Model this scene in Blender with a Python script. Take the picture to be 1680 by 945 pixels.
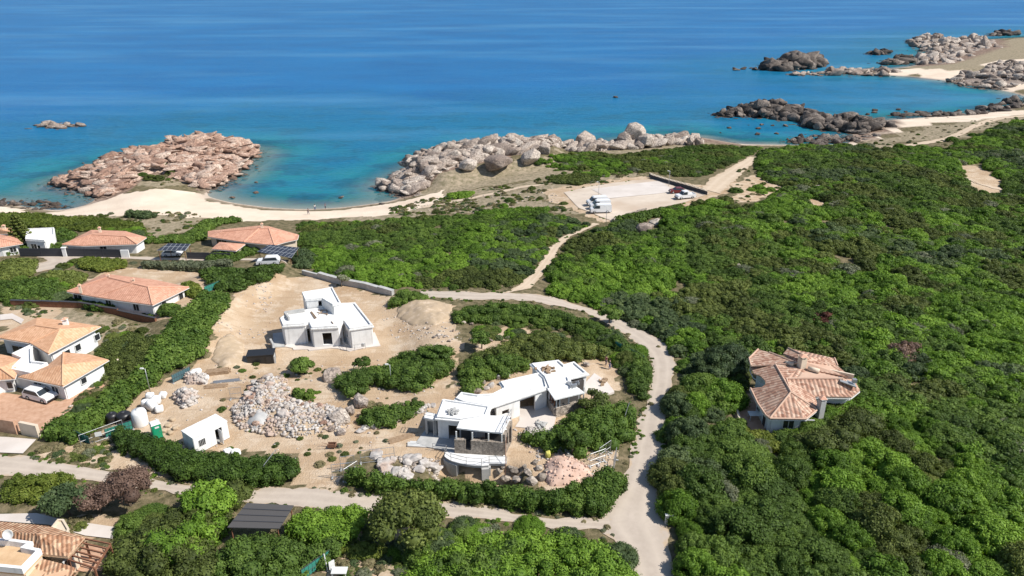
import bpy, bmesh, math, random
import numpy as np
from mathutils import Vector
for _o in list(bpy.data.objects): bpy.data.objects.remove(_o)
SC = bpy.context.scene
COL = SC.collection
RAD = math.radians
# ------------------------------------------------------------------ camera
CAM_Z = 62.0; PITCH = RAD(23.7); FPX = 1200.0
cam_d = bpy.data.cameras.new('camera'); cam = bpy.data.objects.new('camera', cam_d); COL.objects.link(cam)
cam_d.sensor_width = 36.0; cam_d.lens = 36.0*FPX/1680.0
cam_d.clip_start = 1.0; cam_d.clip_end = 60000.0
cam.location = (0, 0, CAM_Z); cam.rotation_euler = (math.pi/2-PITCH, 0, 0)
SC.camera = cam
# ------------------------------------------------------------------ light
SUN_EL = RAD(47); SUN_AZ = RAD(-14)          # azimuth from +X towards +Y
w = bpy.data.worlds.new('World'); SC.world = w; w.use_nodes = True
nt = w.node_tree; bg = nt.nodes['Background']
sky = nt.nodes.new('ShaderNodeTexSky'); sky.sky_type = 'NISHITA'; sky.sun_disc = False
sky.sun_elevation = SUN_EL; sky.sun_rotation = math.pi/2-SUN_AZ
sky.air_density = 1.0; sky.dust_density = 0.5; sky.ozone_density = 1.5
nt.links.new(sky.outputs[0], bg.inputs[0]); bg.inputs[1].default_value = 0.098
sl = bpy.data.lights.new('sun', 'SUN'); sl.energy = 5.0; sl.angle = RAD(0.53); sl.color = (1.0, 0.955, 0.88)
so = bpy.data.objects.new('sun', sl); COL.objects.link(so); so.location = (80, -20, 120)
sdir = Vector((math.cos(SUN_AZ)*math.cos(SUN_EL), math.sin(SUN_AZ)*math.cos(SUN_EL), math.sin(SUN_EL)))
so.rotation_euler = sdir.to_track_quat('Z', 'Y').to_euler()
vs = SC.view_settings; vs.view_transform = 'Standard'; vs.look = 'None'; vs.gamma = 1.0; vs.exposure = 0.26
SC.cycles.use_denoising = True
SC.cycles.max_bounces = 5; SC.cycles.diffuse_bounces = 2; SC.cycles.glossy_bounces = 2
SC.cycles.transparent_max_bounces = 8; SC.cycles.transmission_bounces = 2
# ------------------------------------------------------------------ projection
_c, _s = math.cos(PITCH), math.sin(PITCH)
def P(px, py, z=0.0):
    u = (px-840)/FPX; v = (py-472.5)/FPX
    t = (CAM_Z-z)/(_s+v*_c)
    return (u*t, (_c-v*_s)*t, z)
def P2(px, py, z=0.0):
    a = P(px, py, z); return (a[0], a[1])
# ------------------------------------------------------------------ noise and polygons
_rg = np.random.RandomState(7); _lat = _rg.rand(256, 256)
def vnoise(x, y, s, k=0):
    x = np.asarray(x, float)/s+k*17.3; y = np.asarray(y, float)/s+k*31.7
    xi = np.floor(x).astype(int); yi = np.floor(y).astype(int); fx = x-xi; fy = y-yi
    fx = fx*fx*(3-2*fx); fy = fy*fy*(3-2*fy)
    g = lambda a, b: _lat[(xi+a) & 255, (yi+b) & 255]
    return (g(0,0)*(1-fx)+g(1,0)*fx)*(1-fy)+(g(0,1)*(1-fx)+g(1,1)*fx)*fy
def inpoly(x, y, poly):
    x = np.asarray(x, float); y = np.asarray(y, float); ins = np.zeros(x.shape, bool); n = len(poly)
    for i in range(n):
        x0, y0 = poly[i]; x1, y1 = poly[(i+1) % n]
        if y0 == y1: continue
        c = ((y0 > y) != (y1 > y)) & (x < (x1-x0)*(y-y0)/(y1-y0)+x0); ins ^= c
    return ins
def polydist(x, y, poly, closed=True):
    x = np.asarray(x, float); y = np.asarray(y, float); d = np.full(x.shape, 1e9); n = len(poly)
    for i in range(n if closed else n-1):
        x0, y0 = poly[i]; x1, y1 = poly[(i+1) % n]; dx = x1-x0; dy = y1-y0
        L = dx*dx+dy*dy+1e-9; t = np.clip(((x-x0)*dx+(y-y0)*dy)/L, 0, 1)
        d = np.minimum(d, (x-x0-t*dx)**2+(y-y0-t*dy)**2)
    return np.sqrt(d)
# ------------------------------------------------------------------ coast and relief
COAST_PX = [(-500,322),(0,333),(50,341),(95,347),(130,341),(160,329),(150,318),(110,308),(95,299),(130,287),(180,271),(215,262),(260,256),
 (300,248),(345,242),(400,243),(419,250),(406,264),(392,282),(368,297),(345,310),(336,322),(380,333),(440,341),(500,344),(560,341),(600,336),
 (640,331),(668,322),(645,313),(636,303),(660,291),(700,272),(740,256),(790,249),(850,243),(900,243),(950,237),(1000,237),(1030,230),
 (1070,228),(1110,224),(1150,225),(1180,231),(1215,237),(1300,238),(1350,238),(1395,236),(1405,225),(1390,214),(1420,203),(1450,198),(1530,192),(1600,188),
 (1650,181),(1680,171),(1690,160),(1650,149),(1600,141),(1560,133),(1500,126),(1440,122),(1400,121),(1440,116),(1490,110),(1530,100),
 (1530,85),(1560,72),(1600,66),(1650,63),(1700,60),(1900,52),(2300,50)]
coast = [P2(a, b) for a, b in COAST_PX]+[(2600,600),(2600,-400),(-1500,-400),(-1500,250)]
GX0, GY0, GS = -300.0, 0.0, 1.5; NX, NY = 801, 667
gx = GX0+GS*np.arange(NX); gy = GY0+GS*np.arange(NY); GXX, GYY = np.meshgrid(gx, gy, indexing='ij')
_d = polydist(GXX, GYY, coast); _in = inpoly(GXX, GYY, coast); SD = np.where(_in, _d, -_d)
Hg = np.where(SD > 0, 8.6*(1-np.exp(-SD/62.0)), np.maximum(-5.0, SD*0.12))
for _ in range(8):
    q = np.pad(Hg, 1, 'edge'); Hg = (q[:-2,1:-1]+q[2:,1:-1]+q[1:-1,:-2]+q[1:-1,2:]+q[1:-1,1:-1]*2)/6
Hg += (vnoise(GXX, GYY, 34, 1)-.5)*1.6*np.clip(SD/60, 0, 1)+(vnoise(GXX, GYY, 11, 2)-.5)*.5*np.clip(SD/40, 0, 1)
def sample(grid, x, y):
    fx = np.clip((np.asarray(x, float)-GX0)/GS, 0, NX-1.001); fy = np.clip((np.asarray(y, float)-GY0)/GS, 0, NY-1.001)
    i = fx.astype(int); j = fy.astype(int); a = fx-i; b = fy-j
    return (grid[i,j]*(1-a)+grid[i+1,j]*a)*(1-b)+(grid[i,j+1]*(1-a)+grid[i+1,j+1]*a)*b
def H(x, y): return sample(Hg, x, y)
def G(px, py, dz=0.0):
    z = 5.0
    for _ in range(14):
        a = P(px, py, z); z = .5*z+.5*(float(H(a[0], a[1]))+dz)
    a = P(px, py, z); return (a[0], a[1], z)
def G2(px, py): a = G(px, py); return (a[0], a[1])
def gpoly(pts): return [G2(a, b) for a, b in pts]
def pad(poly_px, dz, blend):
    """cut or raise the ground inside a polygon, blending over some metres"""
    global Hg
    poly = gpoly(poly_px); d = polydist(GXX, GYY, poly); ins = inpoly(GXX, GYY, poly)
    wgt = np.where(ins, 1.0, np.clip(1-d/blend, 0, 1)); wgt = wgt*wgt*(3-2*wgt); Hg = Hg+dz*wgt
def level(poly_px, z, blend):
    global Hg
    poly = gpoly(poly_px); d = polydist(GXX, GYY, poly); ins = inpoly(GXX, GYY, poly)
    wgt = np.where(ins, 1.0, np.clip(1-d/blend, 0, 1)); wgt = wgt*wgt*(3-2*wgt); Hg = Hg*(1-wgt)+z*wgt
# villa platforms, the cut bank beside the villa, the pit before the garage
level([(440,500),(520,470),(600,480),(640,540),(640,585),(450,590)], 5.3, 8)
pad([(335,470),(380,455),(450,440),(430,470),(360,510),(330,560),(250,600),(290,540)], 1.8, 7)
pad([(270,232),(330,232),(400,243),(390,256),(330,256),(270,248)], 2.4, 8)
pad([(150,285),(210,262),(270,250),(300,268),(230,290),(170,300)], .9, 7)
pad([(690,285),(760,262),(830,252),(900,248),(905,268),(820,280),(730,300)], 3.0, 8)
level([(690,715),(700,640),(760,640),(880,600),(960,600),(970,650),(890,670),(840,700),(835,752),(745,752)], 7.7, 4)
level([(727,757),(745,764),(770,768),(832,768),(842,792),(810,800),(750,797),(720,776)], 5.25, 1.6)
# ------------------------------------------------------------------ materials
def mat(name):
    m = bpy.data.materials.new(name); m.use_nodes = True; n = m.node_tree; b = n.nodes['Principled BSDF']
    return m, n, b
def nd(n, t, **kw):
    x = n.nodes.new(t)
    for k, v in kw.items(): setattr(x, k, v)
    return x
def noise(n, scale, detail=3, rough=.55, vec=None):
    x = nd(n, 'ShaderNodeTexNoise'); x.inputs['Scale'].default_value = scale; x.inputs['Detail'].default_value = detail
    x.inputs['Roughness'].default_value = rough
    if vec is not None: n.links.new(vec, x.inputs['Vector'])
    return x.outputs['Fac']
def ramp(n, fac, stops):
    r = nd(n, 'ShaderNodeValToRGB'); e = r.color_ramp.elements
    while len(e) > len(stops): e.remove(e[-1])
    while len(e) < len(stops): e.new(0.5)
    for el, (p, c) in zip(e, stops):
        el.position = p; el.color = (c, c, c, 1) if isinstance(c, (int, float)) else (*c[:3], 1)
    n.links.new(fac, r.inputs[0]); return r.outputs[0]
def mix(n, fac, a, b, mode='MIX'):
    x = nd(n, 'ShaderNodeMix', data_type='RGBA', blend_type=mode)
    for sock, v in ((x.inputs[0], fac), (x.inputs[6], a), (x.inputs[7], b)):
        if isinstance(v, bpy.types.NodeSocket): n.links.new(v, sock)
        elif isinstance(v, (int, float)): sock.default_value = v
        else: sock.default_value = (*v[:3], 1)
    return x.outputs[2]
def math_(n, op, a, b=0.0):
    x = nd(n, 'ShaderNodeMath', operation=op)
    for sock, v in ((x.inputs[0], a), (x.inputs[1], b)):
        if isinstance(v, bpy.types.NodeSocket): n.links.new(v, sock)
        else: sock.default_value = v
    return x.outputs[0]
def pos(n, sx=1, sy=1, sz=1, obj=False):
    t = nd(n, 'ShaderNodeTexCoord').outputs['Object'] if obj else nd(n, 'ShaderNodeNewGeometry').outputs['Position']
    m = nd(n, 'ShaderNodeMapping'); m.inputs['Scale'].default_value = (sx, sy, sz)
    n.links.new(t, m.inputs['Vector']); return m.outputs[0]
def rotpos(n, ang, sx, sy):
    m = nd(n, 'ShaderNodeMapping'); m.inputs['Rotation'].default_value = (0, 0, ang); m.inputs['Scale'].default_value = (sx, sy, 1)
    n.links.new(nd(n, 'ShaderNodeNewGeometry').outputs['Position'], m.inputs[0]); return m.outputs[0]
def attr(n, name):
    a = nd(n, 'ShaderNodeAttribute', attribute_name=name); return a
def bump(n, b, h, strength=.5, dist=.1):
    x = nd(n, 'ShaderNodeBump'); x.inputs['Strength'].default_value = strength; x.inputs['Distance'].default_value = dist
    n.links.new(h, x.inputs['Height']); n.links.new(x.outputs[0], b.inputs['Normal'])
def rough_mat(name, c1, c2, scale=1.0, rough=.85, spec=.25, bmp=.3, bd=.05, c3=None, detail=5):
    m, n, b = mat(name); p = pos(n)
    f = noise(n, scale, detail, .6, p); col = ramp(n, f, [(.3, c1), (.7, c2)])
    if c3 is not None: col = mix(n, ramp(n, noise(n, scale*.23, 3, .5, p), [(.5, 0.), (.64, 1.)]), col, c3)
    n.links.new(col, b.inputs['Base Color']); b.inputs['Roughness'].default_value = rough
    b.inputs['Specular IOR Level'].default_value = spec
    bump(n, b, noise(n, scale*4, 4, .6, p), bmp, bd); return m
def plain(name, c, rough=.5, metal=0.0, spec=.5):
    m, n, b = mat(name); p = pos(n, obj=True)
    f = noise(n, 2.2, 4, .6, p); col = mix(n, math_(n, 'MULTIPLY', f, .35), c, tuple(v*.62 for v in c))
    n.links.new(col, b.inputs['Base Color']); b.inputs['Roughness'].default_value = rough
    b.inputs['Metallic'].default_value = metal; b.inputs['Specular IOR Level'].default_value = spec; return m
def foliage(name, dark, mid, light, patch=9.0):
    m, n, b = mat(name); p = pos(n)
    t = attr(n, 'tint').outputs['Fac']; r = nd(n, 'ShaderNodeObjectInfo').outputs['Random']
    f = math_(n, 'ADD', math_(n, 'MULTIPLY', t, .42), math_(n, 'MULTIPLY', r, .28))
    f = math_(n, 'ADD', f, math_(n, 'MULTIPLY', noise(n, 1/patch, 3, .5, p), .52))
    col = ramp(n, f, [(.3, dark), (.58, mid), (.86, light)])
    n.links.new(col, b.inputs['Base Color']); b.inputs['Roughness'].default_value = .62
    b.inputs['Specular IOR Level'].default_value = .22
    tr = nd(n, 'ShaderNodeBsdfTranslucent'); n.links.new(mix(n, 1.0, col, (1.3, 1.25, .5), 'MULTIPLY'), tr.inputs[0])
    mx = nd(n, 'ShaderNodeMixShader'); mx.inputs[0].default_value = .22
    out = n.nodes['Material Output']; n.links.new(b.outputs[0], mx.inputs[1]); n.links.new(tr.outputs[0], mx.inputs[2])
    n.links.new(mx.outputs[0], out.inputs[0]); return m
M = {}
M['lent'] = foliage('bright_foliage', (.046,.092,.010), (.108,.200,.022), (.215,.345,.042))
M['dark'] = foliage('dark_foliage', (.036,.064,.012), (.080,.136,.025), (.155,.235,.042))
M['olive'] = foliage('olive_foliage', (.044,.060,.016), (.098,.128,.030), (.180,.215,.052))
M['blue'] = foliage('blue_green_foliage', (.036,.060,.026), (.082,.122,.048), (.160,.210,.085))
M['grey'] = foliage('grey_foliage', (.075,.092,.055), (.150,.170,.100), (.260,.270,.170))
M['dead'] = foliage('dry_foliage', (.075,.048,.036), (.150,.095,.072), (.270,.180,.140))
M['fresh'] = foliage('fresh_foliage', (.052,.105,.010), (.120,.225,.022), (.225,.360,.045))
M['red'] = foliage('reddish_foliage', (.070,.030,.022), (.140,.050,.035), (.210,.085,.050))
M['hedge'] = foliage('hedge_foliage', (.032,.060,.012), (.070,.126,.020), (.140,.215,.038), 4)
M['yellow'] = foliage('yellow_green_foliage', (.060,.085,.015), (.120,.160,.025), (.210,.240,.045))
M['bark'] = rough_mat('bark', (.10,.075,.055), (.20,.16,.12), 6)
M['dry'] = foliage('dry_grass', (.13,.12,.06), (.24,.21,.11), (.38,.33,.19), 5)
def terrain_mat():
    m, n, b = mat('ground'); p = pos(n); z = attr(n, 'zone').outputs['Color']
    sp = nd(n, 'ShaderNodeSeparateColor'); n.links.new(z, sp.inputs[0])
    nz = noise(n, .9, 5, .65, p); nf = noise(n, 5.0, 4, .6, p); nl = noise(n, .12, 4, .6, p)
    base = ramp(n, nz, [(.32, (.060,.058,.026)), (.50, (.155,.130,.072)), (.70, (.27,.21,.13))])
    dry = ramp(n, nz, [(.30, (.15,.135,.075)), (.48, (.27,.225,.15)), (.66, (.40,.32,.23))])
    dirt = ramp(n, nl, [(.30, (.39,.265,.16)), (.52, (.49,.365,.245)), (.74, (.58,.46,.335))])
    dirt = mix(n, ramp(n, nf, [(.42, 0.), (.75, .45)]), dirt, (.40,.27,.17))
    dirt = mix(n, ramp(n, noise(n, .33, 6, .7, p), [(.50, 0.), (.60, .6)]), dirt, (.62,.51,.39))
    trk = noise(n, 1.0, 3, .55, rotpos(n, .6, .09, 1.6)); dirt = mix(n, ramp(n, trk, [(.56, 0.), (.64, .40)]), dirt, (.36,.245,.155))
    sand = ramp(n, nl, [(.3, (.66,.53,.41)), (.7, (.78,.66,.53))])
    sand = mix(n, ramp(n, nz, [(.55, 0.), (.75, .25)]), sand, (.50,.40,.30))
    def edge(ch, a=.36, bb=.62):
        v = math_(n, 'ADD', ch, math_(n, 'MULTIPLY', math_(n, 'SUBTRACT', nz, .5), .5)); return ramp(n, v, [(a, 0.), (bb, 1.)])
    col = mix(n, edge(sp.outputs[2]), base, dry); col = mix(n, edge(sp.outputs[1]), col, dirt); col = mix(n, edge(sp.outputs[0]), col, sand)
    col = mix(n, attr(n, 'rocky').outputs['Fac'], col, ramp(n, nz, [(.35, (.10,.070,.052)), (.6, (.30,.21,.16)), (.75, (.42,.31,.25))]))
    # wet sand and weed below the waterline
    wz = nd(n, 'ShaderNodeSeparateXYZ'); n.links.new(nd(n, 'ShaderNodeNewGeometry').outputs['Position'], wz.inputs[0])
    wet = nd(n, 'ShaderNodeMapRange'); wet.inputs[1].default_value = .45; wet.inputs[2].default_value = .08
    n.links.new(wz.outputs[2], wet.inputs[0]); col = mix(n, math_(n, 'MULTIPLY', wet.outputs[0], .6), col, (.42,.325,.26))
    n.links.new(col, b.inputs['Base Color']); b.inputs['Roughness'].default_value = .92; b.inputs['Specular IOR Level'].default_value = .15
    bump(n, b, math_(n, 'ADD', nf, nz), .55, .22); return m
M['ground'] = terrain_mat()
def sea_mat():
    m, n, b = mat('sea_water'); a = attr(n, 'shore').outputs['Fac']     # metres from the shore
    p = pos(n)
    far = ramp(n, noise(n, .010, 4, .6, pos(n, 1, 2.2, 1)), [(.3, (.000,.078,.255)), (.7, (.002,.128,.350))])
    dd = math_(n, 'ADD', a, math_(n, 'MULTIPLY', math_(n, 'SUBTRACT', noise(n, .035, 4, .6, p), .5), 60))
    d1 = nd(n, 'ShaderNodeMapRange'); d1.inputs[1].default_value = 4; d1.inputs[2].default_value = 34; n.links.new(dd, d1.inputs[0])
    d2 = nd(n, 'ShaderNodeMapRange'); d2.inputs[1].default_value = 18; d2.inputs[2].default_value = 150; n.links.new(dd, d2.inputs[0])
    col = mix(n, d1.outputs[0], (.012,.185,.205), (.000,.122,.225)); col = mix(n, d2.outputs[0], col, far)
    weed = ramp(n, noise(n, .05, 5, .65, pos(n, 1, 1.6, 1)), [(.50, 0.), (.58, .75)])
    col = mix(n, math_(n, 'MULTIPLY', weed, math_(n, 'SUBTRACT', 1.0, d2.outputs[0])), col, (.006,.085,.150))
    # wind lanes: long smooth slicks that lie across the bay
    mp = nd(n, 'ShaderNodeMapping'); mp.inputs['Rotation'].default_value = (0, 0, RAD(-14)); mp.inputs['Scale'].default_value = (.0030, .015, 1)
    n.links.new(nd(n, 'ShaderNodeNewGeometry').outputs['Position'], mp.inputs[0])
    lane = ramp(n, noise(n, 1.0, 5, .6, mp.outputs[0]), [(.50, 0.), (.66, 1.)])
    mp2 = nd(n, 'ShaderNodeMapping'); mp2.inputs['Scale'].default_value = (.016, .07, 1); n.links.new(nd(n, 'ShaderNodeNewGeometry').outputs['Position'], mp2.inputs[0])
    lane2 = ramp(n, noise(n, 1.0, 3, .5, mp2.outputs[0]), [(.62, 0.), (.72, 1.)])
    col = mix(n, math_(n, 'MULTIPLY', lane, .42), col, (.09,.270,.470)); col = mix(n, math_(n, 'MULTIPLY', lane2, .07), col, (.14,.33,.52))
    rip = noise(n, .42, 5, .7, pos(n, 1, 2.0, 1)); col = mix(n, math_(n, 'MULTIPLY', ramp(n, rip, [(.42, 0.), (.60, 1.)]), .34), col, (.03,.23,.38))
    n.links.new(col, b.inputs['Base Color']); b.inputs['Roughness'].default_value = .34; b.inputs['IOR'].default_value = 1.33
    b.inputs['Specular IOR Level'].default_value = .10
    bump(n, b, math_(n, 'ADD', noise(n, .8, 4, .6, pos(n, .6, 1.6, 1)), noise(n, .16, 3, .6, pos(n, .5, 1.5, 1))), .55, .5)
    al = nd(n, 'ShaderNodeMapRange'); al.inputs[1].default_value = 0; al.inputs[2].default_value = 17; al.inputs[3].default_value = .35; al.inputs[4].default_value = 1.0
    n.links.new(a, al.inputs[0]); n.links.new(al.outputs[0], b.inputs['Alpha']); return m
M['sea'] = sea_mat()
def rock_mat(name, c1, c2, c3, lichen=(.10,.095,.085)):
    m, n, b = mat(name); p = pos(n)
    f = math_(n, 'ADD', math_(n, 'MULTIPLY', noise(n, .55, 5, .65, p), .62), math_(n, 'MULTIPLY', math_(n, 'FRACT', math_(n, 'ADD', attr(n, 'tint').outputs['Fac'], nd(n, 'ShaderNodeObjectInfo').outputs['Random'])), .40))
    col = ramp(n, f, [(.26, c1), (.5, c2), (.76, c3)])
    cr = nd(n, 'ShaderNodeTexVoronoi', feature='DISTANCE_TO_EDGE'); cr.inputs['Scale'].default_value = .75
    n.links.new(pos(n, 1, 1.3, 1.7), cr.inputs['Vector'])
    col = mix(n, ramp(n, cr.outputs['Distance'], [(0., .75), (.06, 0.)]), col, lichen)
    col = mix(n, ramp(n, noise(n, 2.4, 5, .7, p), [(.46, 0.), (.62, .75)]), col, lichen)
    wz = nd(n, 'ShaderNodeSeparateXYZ'); n.links.new(nd(n, 'ShaderNodeNewGeometry').outputs['Position'], wz.inputs[0])
    wet = nd(n, 'ShaderNodeMapRange'); wet.inputs[1].default_value = .9; wet.inputs[2].default_value = .3
    n.links.new(wz.outputs[2], wet.inputs[0]); col = mix(n, math_(n, 'MULTIPLY', wet.outputs[0], .8), col, (.075,.055,.042))
    n.links.new(col, b.inputs['Base Color']); b.inputs['Roughness'].default_value = .9; b.inputs['Specular IOR Level'].default_value = .2
    bump(n, b, noise(n, 1.6, 5, .7, p), .9, .35); return m
M['pink'] = rock_mat('pink_granite', (.28,.165,.12), (.50,.33,.25), (.68,.55,.45), (.13,.085,.065))
M['granite'] = rock_mat('pale_granite', (.26,.20,.165), (.46,.38,.32), (.66,.58,.50), (.11,.09,.08))
M['darkrock'] = rock_mat('dark_granite', (.055,.046,.040), (.14,.115,.10), (.36,.30,.255), (.035,.032,.03))
M['rubble'] = rough_mat('broken_stone', (.30,.265,.24), (.60,.56,.52), 1.6, c3=(.44,.34,.28))
def stained(name, base, grey, seams=False):
    m, n, b = mat(name); p = pos(n)
    col = mix(n, ramp(n, noise(n, .7, 5, .7, p), [(.45, 0.), (.75, .7)]), base, grey)
    col = mix(n, ramp(n, noise(n, 1.0, 4, .6, pos(n, 2.6, 2.6, .25)), [(.52, 0.), (.72, .5)]), col, tuple(v*.8 for v in grey))
    if seams:
        br = nd(n, 'ShaderNodeTexBrick'); n.links.new(rotpos(n, .28, 1, 1), br.inputs['Vector']); br.inputs['Scale'].default_value = 1.0; br.offset = .3
        br.inputs['Brick Width'].default_value = 4.2; br.inputs['Row Height'].default_value = 1.05; br.inputs['Mortar Size'].default_value = .035; br.inputs['Mortar Smooth'].default_value = .3
        br.inputs['Color1'].default_value = (0,0,0,1); br.inputs['Color2'].default_value = (.25,.25,.25,1); br.inputs['Mortar'].default_value = (1,1,1,1)
        col = mix(n, math_(n, 'MULTIPLY', br.outputs['Color'], .45), col, grey)
    n.links.new(col, b.inputs['Base Color']); b.inputs['Roughness'].default_value = .8; b.inputs['Specular IOR Level'].default_value = .25
    bump(n, b, noise(n, 4, 4, .6, p), .12, .02); return m
M['white'] = stained('white_render', (.80,.795,.78), (.60,.59,.565))
M['roofwhite'] = stained('white_roof_membrane', (.80,.80,.79), (.54,.53,.51), True)
M['conc'] = rough_mat('grey_concrete', (.36,.36,.35), (.50,.49,.47), 1.0)
M['cream'] = rough_mat('cream_render', (.60,.50,.38), (.68,.58,.46), .8)
def road_mat(name, c1, c2, dust, spill):
    m, n, b = mat(name); p = pos(n); f = noise(n, .45, 6, .7, p); col = ramp(n, f, [(.3, c1), (.7, c2)])
    ac = attr(n, 'across').outputs['Fac']; tr = math_(n, 'ABSOLUTE', math_(n, 'SUBTRACT', math_(n, 'ABSOLUTE', math_(n, 'SUBTRACT', ac, .5)), .2))
    col = mix(n, math_(n, 'MULTIPLY', ramp(n, tr, [(.0, 1.), (.13, 0.)]), .45), col, dust)
    ed = math_(n, 'ADD', math_(n, 'MULTIPLY', math_(n, 'ABSOLUTE', math_(n, 'SUBTRACT', ac, .5)), 2.0), math_(n, 'MULTIPLY', math_(n, 'SUBTRACT', noise(n, .8, 5, .7, p), .5), 1.1))
    col = mix(n, ramp(n, ed, [(.84, 0.), (1.0, .85)]), col, spill)
    vo = nd(n, 'ShaderNodeTexVoronoi', feature='DISTANCE_TO_EDGE'); vo.inputs['Scale'].default_value = .22; n.links.new(mix(n, .25, p, nd(n, 'ShaderNodeTexNoise').outputs['Color']), vo.inputs['Vector'])
    col = mix(n, ramp(n, vo.outputs['Distance'], [(0., .10), (.006, 0.)]), col, tuple(v*.6 for v in c1))
    n.links.new(col, b.inputs['Base Color']); b.inputs['Roughness'].default_value = .93; b.inputs['Specular IOR Level'].default_value = .15
    bump(n, b, noise(n, 3, 4, .6, p), .25, .04); return m
M['road'] = road_mat('pale_asphalt', (.41,.345,.285), (.51,.435,.365), (.57,.49,.405), (.48,.365,.25))
M['track'] = road_mat('dirt_track', (.48,.375,.27), (.60,.48,.36), (.64,.53,.41), (.42,.32,.215))
M['slab'] = rough_mat('pale_slab', (.54,.48,.43), (.66,.60,.55), .2, .9, .2, .1, .02)
M['palesand'] = rough_mat('pale_packed_sand', (.54,.455,.37), (.64,.55,.455), .3, .93, .15, .2, .03, c3=(.50,.40,.31))
M['paving'] = rough_mat('terracotta_paving', (.42,.24,.15), (.56,.36,.25), 1.5)
M['pinkpave'] = rough_mat('pink_gravel', (.50,.33,.25), (.66,.48,.39), 1.0)
M['stone'] = rock_mat('stone_masonry', (.24,.20,.165), (.38,.325,.27), (.52,.45,.38), (.17,.145,.12))
M['black'] = plain('black_plastic_and_shade', (.02,.02,.022), .4)  # plastic parts; also the box that paints the pit's shade
M['hole'] = plain('dark_glass', (.03,.033,.036), .18)
M['glass'] = plain('window_glass', (.035,.045,.055), .08)
M['wood'] = rough_mat('weathered_timber', (.26,.17,.10), (.42,.30,.20), 3)
M['brownwood'] = rough_mat('brown_timber', (.16,.07,.04), (.26,.12,.07), 3)
M['steel'] = plain('galvanised_steel', (.42,.43,.44), .45, .6)
M['rust'] = plain('rusty_steel', (.24,.12,.07), .8)
M['green'] = plain('green_plastic', (.01,.30,.15), .4)
M['teal'] = plain('green_net', (.03,.22,.17), .8)
M['tarp'] = plain('blue_tarpaulin', (.06,.13,.15), .7)
M['bag'] = plain('white_bag', (.80,.80,.79), .7)
M['carwhite'] = plain('white_paint', (.80,.80,.80), .25)
M['carred'] = plain('dark_red_paint', (.16,.02,.02), .25)
M['tyre'] = plain('tyre_rubber', (.02,.02,.02), .8)
M['fence'] = plain('dark_fence', (.050,.052,.062), .7)
M['sheet_and_shade'] = plain('sheet_roof_and_shade', (.085,.080,.078), .65)  # carport sheet; also painted shade inside the porches
M['frame'] = plain('white_frame', (.72,.72,.70), .5)
M['yellow_p'] = plain('yellow_cloth', (.55,.52,.12), .8)
M['skin'] = plain('skin', (.45,.27,.19), .6); M['hair'] = plain('hair', (.03,.02,.015), .7)
M['cloth_dark'] = plain('dark_cloth', (.05,.05,.09), .9); M['cloth_red'] = plain('maroon_cloth', (.20,.05,.07), .9)
M['cloth_blue'] = plain('blue_cloth', (.06,.10,.22), .9)
def solar_mat():
    m, n, b = mat('solar_panel'); uv = nd(n, 'ShaderNodeUVMap').outputs[0]
    br = nd(n, 'ShaderNodeTexBrick'); n.links.new(uv, br.inputs['Vector']); br.inputs['Scale'].default_value = 1.0
    br.offset = 0; br.inputs['Brick Width'].default_value = 1.0; br.inputs['Row Height'].default_value = 1.7; br.inputs['Mortar Size'].default_value = .05
    br.inputs['Color1'].default_value = (.035,.04,.055,1); br.inputs['Color2'].default_value = (.05,.055,.07,1); br.inputs['Mortar'].default_value = (.35,.36,.37,1)
    n.links.new(br.outputs[0], b.inputs['Base Color']); b.inputs['Roughness'].default_value = .22; return m
M['solar'] = solar_mat()
def tile_mat(name, c1, c2, c3, stripe=.38, k=1.0):
    """clay barrel tiles: u runs along the eave, v up the slope (metres)"""
    m, n, b = mat(name); uv = nd(n, 'ShaderNodeUVMap').outputs[0]
    sp = nd(n, 'ShaderNodeSeparateXYZ'); n.links.new(uv, sp.inputs[0])
    su = math_(n, 'SINE', math_(n, 'MULTIPLY', sp.outputs[0], 2*math.pi/stripe)); s01 = math_(n, 'ADD', math_(n, 'MULTIPLY', su, .5), .5)
    sv = math_(n, 'FRACT', math_(n, 'MULTIPLY', sp.outputs[1], 1/.42))
    mp = nd(n, 'ShaderNodeMapping'); n.links.new(uv, mp.inputs[0]); mp.inputs['Scale'].default_value = (1/stripe, 1/.42, 1)
    vo = nd(n, 'ShaderNodeTexVoronoi'); vo.inputs['Scale'].default_value = 1.0; n.links.new(mp.outputs[0], vo.inputs['Vector'])
    sc = nd(n, 'ShaderNodeSeparateColor'); n.links.new(vo.outputs['Color'], sc.inputs[0])
    f = math_(n, 'ADD', math_(n, 'MULTIPLY', sc.outputs[0], .55), math_(n, 'MULTIPLY', noise(n, .5, 4, .6, pos(n)), .5))
    col = ramp(n, f, [(.25, c1), (.5, c2), (.8, c3)])
    col = mix(n, math_(n, 'MULTIPLY', ramp(n, s01, [(.0, 1.), (.55, 0.)]), min(.55*k, .78)), col, tuple(v*.42 for v in c1))
    n.links.new(col, b.inputs['Base Color']); b.inputs['Roughness'].default_value = .85; b.inputs['Specular IOR Level'].default_value = .2
    h = math_(n, 'ADD', s01, math_(n, 'MULTIPLY', sv, .35)); bump(n, b, h, .8*k, .08); return m
M['tile'] = tile_mat('clay_tiles', (.42,.185,.12), (.56,.29,.20), (.68,.42,.30), .36, .6)
M['tilep'] = tile_mat('new_pink_tiles', (.52,.26,.175), (.60,.315,.215), (.66,.37,.26), .40, .5)
M['tileo'] = tile_mat('new_orange_tiles', (.58,.315,.18), (.65,.375,.225), (.71,.43,.27), .40, .45)
M['tilec'] = tile_mat('old_mottled_tiles', (.34,.18,.125), (.50,.31,.225), (.63,.46,.35), .56, 1.1)
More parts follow.
